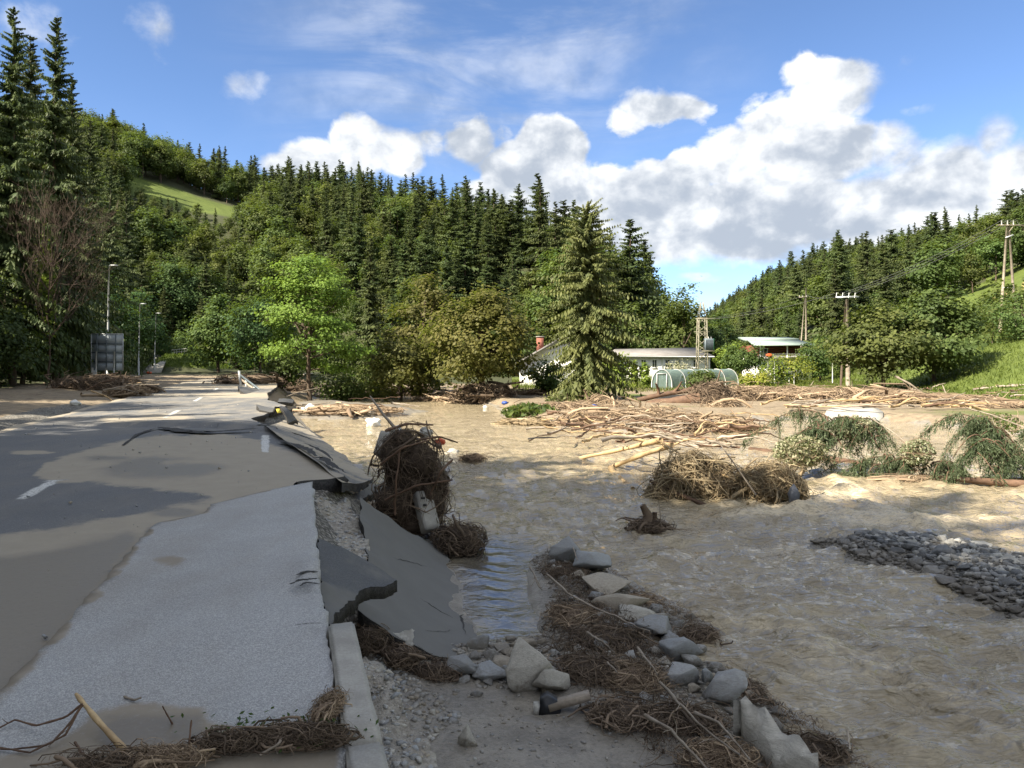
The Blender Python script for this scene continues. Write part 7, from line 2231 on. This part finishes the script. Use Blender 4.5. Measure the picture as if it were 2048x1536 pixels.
def wood_pole(name, px, d, py_top, label, style):
    b = toward(px, d); zt = at(px, py_top, d)[2]
    root = thing(name, b, label, 'power pole')
    xt = b[0]
    tops = []
    if style == 'double':
        for s in (-1, 1):
            mb = MB(); mb.tube([(xt + s * .85, d, b[2] - .4), (xt + s * .10, d, zt - .5)], [.15, .11], 8); mb.build('pole', M['grey_wood'], root, smooth=True)
        mb = MB(); mb.tube([(xt - .15, d + 1.3, b[2] - .2), (xt, d, zt - .8)], [.14, .1], 8); mb.build('pole', M['grey_wood'], root, smooth=True)
        mb = MB(); mb.beam((xt - .62, d - .12, b[2] + (zt - b[2]) * .38), (xt + .62, d - .12, b[2] + (zt - b[2]) * .38), .06); mb.build('tie_bar', M['metal'], root)
        mb = MB(); mb.beam((xt - .35, d - .14, zt - 1.9), (xt + .45, d - .14, zt - 1.6), .14); mb.build('switch_box', M['metal'], root)
        arm = zt - .55
        mb = MB(); mb.beam((xt - 1.1, d - .12, arm), (xt + 1.9, d - .12, arm - .05), .12, .10); ca = mb.build('cross_arm', M['grey_wood'], root)
        mb = MB(); mb.beam((xt + .05, d - .1, arm - .7), (xt + .55, d - .1, arm - .05), .06); mb.build('strut', M['grey_wood'], root)
        for k in range(3):
            x_ = xt - .75 + .62 * k
            a = np.linspace(0, 1, 8)
            mb = MB(); mb.tube(np.column_stack([x_ + .1 + .5 * a, np.full(8, d - .12), arm + .55 * np.sin(np.pi * (.35 + .65 * a))]), .028, 5); mb.build('jumper', M['wire'], ca)
            mb = MB(); mb.tube([(x_, d - .12, arm + .05), (x_, d - .12, arm + .32), (x_, d - .12, arm + .34), (x_, d - .12, arm + .52)], [.05, .06, .085, .05], 8); mb.build('insulator', M['porcelain'], ca)
            tops.append(np.array((x_, d - .12, arm + .5)))
    elif style == 'switch':
        mb = MB(); mb.tube([(xt + .1, d, b[2] - .3), (xt, d, zt - .4)], [.22, .17], 8); mb.build('pole', M['grey_wood'], root, smooth=True)
        mb = MB(); mb.tube([(xt - .55, d + .2, b[2] - .3), (xt - .15, d, zt - .9)], [.12, .09], 8); mb.build('brace_pole', M['bark'], root, smooth=True)
        mb = MB(); mb.beam((xt - 1.1, d - .1, zt - .25), (xt + 1.1, d - .1, zt - .2), .12); ca = mb.build('cross_arm', M['metal'], root)
        mb = MB(); mb.beam((xt - .9, d + .5, zt - .15), (xt + 1.2, d + .5, zt - .05), .09); mb.build('switch_frame', M['metal'], root)
        for k in range(4):
            x_ = xt - 1.0 + .6 * k
            mb = MB(); mb.tube([(x_ - .15, d - .2, zt - .3), (x_, d, zt + .2), (x_ + .3, d + .4, zt + .22)], .035, 6); mb.build('switch_blade', M['porcelain'], ca)
            tops.append(np.array((x_, d, zt + .2)))
    else:
        mb = MB(); mb.tube([(xt, d, b[2] - .3), (xt, d, zt)], [.15, .11], 8); mb.build('pole', M['grey_wood'], root, smooth=True)
        mb = MB(); mb.tube([(xt - .9, d + .4, b[2] - .3), (xt - .15, d, zt - 1.2)], [.10, .07], 7); mb.build('brace_pole', M['grey_wood'], root, smooth=True)
        mb = MB(); mb.beam((xt - 1.1, d - .1, zt - 1.4), (xt + .3, d - .1, zt - 1.3), .10); ca = mb.build('cross_arm', M['grey_wood'], root)
        for k in range(3):
            x_ = xt - 1.0 + .5 * k
            mb = MB(); mb.tube([(x_, d - .1, zt - 1.3), (x_, d - .1, zt - 1.05)], .05, 6); mb.build('insulator', M['porcelain'], ca)
            tops.append(np.array((x_, d - .1, zt - 1.05)))
    return tops
tA = wood_pole('power_pole', 2016, 80, 440, 'tall double wooden power pole with cross arm on the dry grass slope', 'double')
tB = wood_pole('power_pole', 1694, 74, 590, 'wooden power pole with a switch frame on top behind the walnut trees', 'switch')
tC = wood_pole('power_pole', 1612, 112, 576, 'plain wooden power pole above the roof of the balcony house', 'plain')
def wire(a, b, sag, label):
    k = np.linspace(0, 1, 20)[:, None]
    P = a[None] * (1 - k) + b[None] * k; P[:, 2] -= sag * 4 * (k * (1 - k))[:, 0]
    mb = MB(); mb.tube(P, .022, 4)
    tag(mb.build('power_line', M['wire']), label, 'wire')
for k in range(3):
    wire(tA[k], tB[k + 1], .5, ['upper', 'middle', 'lower'][k] + ' wire strung from the double power pole to the switch pole')
wire(tB[0], ca * 0 + at(1420, 638, 92), .4, 'wire strung from the switch pole to the transformer tower')
wire(tC[1], at(1396, 638, 92), .6, 'wire strung from the plain power pole to the transformer tower')
wire(tC[2], tB[2], .5, 'wire strung from the plain power pole to the switch pole')

# ---------------------------------------------------------------- roadside things
# back of the big road sign
d = 52.0
b = at(214, 760, d); gz0 = hz(b[0], d)
sg = thing('road_sign', (b[0], d, gz0), 'large road sign seen from behind, grey panels on three steel posts', 'sign')
x0, x1 = at(183, 0, d)[0], at(245, 0, d)[0]
z0, z1 = at(0, 741, d)[2], at(0, 668, d)[2]
rows_ = [z0, z0 + (z1 - z0) * .24, z0 + (z1 - z0) * .49, z0 + (z1 - z0) * .73, z1]
for i in range(4):
    mb = MB(); mb.box(((x0 + x1) / 2, d + .03, (rows_[i] + rows_[i + 1]) / 2), (x1 - x0, .03, rows_[i + 1] - rows_[i] - .02)); mb.build('sign_panel', M['sign'], sg)
for z_ in rows_[1:4]:
    mb = MB(); mb.box(((x0 + x1) / 2, d - .02, z_), (x1 - x0 - .02, .06, .06)); mb.build('rib', M['transformer'], sg)
for fx_ in (.2, .5, .8):
    xx_ = x0 + (x1 - x0) * fx_
    mb = MB(); mb.box((xx_, d - .085, (rows_[0] + z1) / 2), (.05, .05, z1 - z0)); mb.build('rail', M['transformer'], sg)
for xx_ in (x0 - .02, x1 + .02):
    mb = MB(); mb.box((xx_, d + .02, (z0 + z1) / 2), (.04, .07, z1 - z0 + .04)); mb.build('frame', M['metal'], sg)
mb = MB(); mb.box(((x0 + x1) / 2, d + .02, z1 + .02), (x1 - x0, .07, .04)); mb.build('frame', M['metal'], sg)
for fx_ in (.2, .78):
    xx_ = x0 + (x1 - x0) * fx_
    mb = MB(); mb.tube([(xx_ - .04, d - .17, gz0 - .2), (xx_, d - .17, z0 + (z1 - z0) * .52)], .055, 8); mb.build('post', M['metal'], sg, smooth=True)
mb = MB(); mb.tube([((x0 + x1) / 2, d - .16, gz0 - .2), ((x0 + x1) / 2, d - .16, z0 + .2)], .05, 8); mb.build('post', M['metal'], sg, smooth=True)
mb = MB(); mb.beam((x0 + .1, d + .1, gz0), (x0 + .1, d + .1, z0 + .2), .5, .08); tag(mb.build('board', M['cloth']), 'pale board standing under the road sign', 'board')
stick('fallen_pole', [at(140, 720, 53), at(181, 686, 52.4)], .05, .05, 'brown wooden beam leaning against the left edge of the road sign', 'red_wood', 'beam', wob=.0)


def lamp(px, d, py_top, arm, label):
    b = toward(px, d); zt = at(px, py_top, d)[2]
    root = thing('street_lamp', b, label, 'street lamp')
    dx = (at(px + 3, 0, d)[0] - b[0])
    mb = MB(); mb.tube([b + [0, 0, -.3], b + [0, 0, 1.6], b + [0, 0, 1.62], (b[0] + dx, b[1], zt - .05)], [.11, .10, .075, .04], 10); mb.build('pole', M['metal'], root, smooth=True)
    mb = MB(); mb.tube([(b[0] + dx, d, zt - .06), (b[0] + dx + .15, d, zt), (b[0] + dx + arm, d, zt - .02)], .032, 6); mb.build('arm', M['metal'], root, smooth=True)
    mb = MB(); mb.box((b[0] + dx + arm, d, zt - .03), (.42, .2, .08)); mb.build('lamp_head', M['metal'], root)
    mb = MB(); mb.box((b[0] + dx + arm, d, zt - .078), (.30, .15, .012)); mb.build('lens', M['porcelain'], root)
lamp(215, 56, 530, .42, 'tall grey street lamp rising behind the road sign')
lamp(277, 84, 607, .45, 'street lamp standing next to the slip road, taller-looking of the far pair')
lamp(309, 100, 626, .45, 'farthest street lamp by the grassy bank')
# steel railing on the slip road above the grassy bank
rl = thing('railing', toward(345, 118), 'pale steel railing above the grassy bank', 'railing')
ra, rb = at(343, 700, 116), at(374, 697, 116)
zlow = at(0, 712, 116)[2]
for k in range(7):
    q = ra * (1 - k / 6) + rb * (k / 6)
    mb = MB(); mb.tube([(q[0], q[1], zlow - .6), q], .035, 6); mb.build('post', M['frame_white'], rl)
for k in range(3):
    mb = MB(); mb.tube([ra - [0, 0, .38 * k], rb - [0, 0, .38 * k]], .03, 6); mb.build('rail', M['frame_white'], rl)
# slip road ramp
P3 = [toward(285, 98), toward(322, 98), toward(335, 112), toward(352, 128), toward(330, 130), toward(300, 112)]
P3 = [p + [0, 0, .12] for p in P3]
sl = MB(); sl.poly([P3[0], P3[1], P3[2], P3[3], P3[4], P3[5]], .2)
o = sl.build('slip_road', M['concrete']); tag(o, 'narrow slip road climbing left of the grassy bank', 'slip road', kind='structure')
# crushed barrier at the bend
cb = G(485, 775, .1)
br_ = thing('crash_barrier', cb, 'crushed steel crash barrier twisted at the broken road edge', 'barrier')
for i, (a, b) in enumerate((((478, 742, 50), (482, 775, 49.5)), ((492, 758, 49), (493, 778, 48.6)), ((510, 770, 47), (508, 785, 47)))):
    mb = MB(); mb.beam(at(*a), at(*b), .14, .10); mb.build('post', M['metal'], br_)
for i, (a, b) in enumerate((((480, 750, 50), (528, 786, 45)), ((480, 757, 50), (520, 788, 45.5)))):
    mb = MB(); mb.beam(at(*a), at(*b), .05, .13); mb.build('rail', M['grey_wood'] if i else M['transformer'], br_)
# debris pile under the sign
for i, (px, py, rad, n, mt, lb) in enumerate([(215, 772, (2.2, 1.4, .55), 900, 'root', 'heap of dark brushwood under the road sign'), (255, 782, (1.2, .8, .25), 400, 'root_dry', 'low brush heap at the road edge right of the sign'), (160, 772, (1.8, 1.2, .5), 500, 'root', 'dark brushwood left of the road sign'), (300, 776, (.7, .5, .2), 200, 'root', 'small brush tuft on the road before the lamp posts')]):
    c = G(px, py + 6, .1); c[2] += rad[2] * .3
    clump('brushwood_heap', c, rad, n, 140 + i, lb, 'brushwood', mt, 1.2, .02, .2, .6, corek=.6, pts=4)
for i, (px, py, s) in enumerate(((262, 778, .35), (215, 768, .4), (298, 746, .35))):
    c = G(px, py, .25); mb = MB(); core(mb, c, (s, s * .6, s * .5), 20 + i, .5)
    tag(mb.build('plastic_scrap', M['orange_plastic']), ['orange plastic scrap in the brush heap at the road edge', 'orange plastic scrap under the road sign', 'orange plastic lying at the foot of the far lamps'][i], 'litter')
for i in range(14):
    gg = np.random.default_rng(i)
    px, py = gg.uniform(140, 270), gg.uniform(756, 782)
    c = G(px, py, .35); a = gg.normal() * .5; L = gg.uniform(1, 2.6)
    e = c + np.array([math.cos(a) * L, math.sin(a) * .5 * L, gg.normal() * .3])
    stick('branch', [c, (c + e) / 2 + [0, 0, .1], e], .04, .02, 'stick lying in the brushwood under the road sign', ['red_wood', 'grey_wood', 'pole_bark'][i % 3], 'branch', 'sticks under the road sign', 5, .04, i)
# grit, twigs and pebbles on the carriageway
g = np.random.default_rng(8)
mb = MB()
for i in range(420):
    y_ = g.uniform(3, 30) ** 1.0; x_ = g.uniform(rim_l(np.array(y_)), rim_r(np.array(y_)) - .3)
    s = .008 + .03 * g.random() ** 4
    V, T = ROCKL[i % 10]
    mb.add(V * [s, s * .8, s * .6] + [x_, y_, .005 + s * .4], T, g.random())
tag(mb.build('grit', M['rock'], origin=np.zeros(3)), 'pebbles and grit scattered over the road', 'grit', kind='stuff')
# grass on the slope and the bank
def grass_mass(name, pts, hgt, label, seed, mat='grass'):
    g_ = np.random.default_rng(seed); n = len(pts)
    up = unit(np.array([0, 0, 1.0]) + .55 * g_.normal(size=(n, 3)))
    ln = hgt * (.5 + g_.random(n))
    mb = MB(); mb.add(*quads(pts + up * ln[:, None] * .45, up, unit(np.cross(up, g_.normal(size=(n, 3)))), ln, ln * .16), np.repeat(g_.random(n), 4))
    return tag(mb.build(name, M[mat], origin=np.zeros(3)), label, 'grass', kind='stuff')
P = np.column_stack([g.uniform(30, 75, 60000), g.uniform(38, 112, 60000)])
u_ = P[:, 0] / P[:, 1]
dd = np.where(inside(P[:, 0], P[:, 1], R_HILL), dist_line(P[:, 0], P[:, 1], R_FOOT), 0)
ok = (dd > .5) & (dd < 26) & (u_ < .75)
P = P[ok][:34000]
grass_mass('meadow_grass', np.column_stack([P, H(P[:, 0], P[:, 1])]), .34, 'green meadow grass on the slope below the power pole', 3)
P = np.column_stack([g.uniform(-55, -41, 9000), g.uniform(104, 122, 9000)])
ok = np.exp(-(((P[:, 0] + 48.3) / 4.9) ** 4 + ((P[:, 1] - 113) / 6.6) ** 4)) > .3
grass_mass('bank_grass', np.column_stack([P[ok], H(P[ok][:, 0], P[ok][:, 1])]), .45, 'rough grass on the bank beside the slip road', 4)
P = np.column_stack([g.uniform(0, 45, 26000), g.uniform(62, 100, 26000)])
ok = (P[:, 0] / P[:, 1] < .5) & (H(P[:, 0], P[:, 1]) < 1)
grass_mass('garden_grass', np.column_stack([P[ok], H(P[ok][:, 0], P[ok][:, 1])]), .28, 'garden grass around the greenhouse and houses', 5)
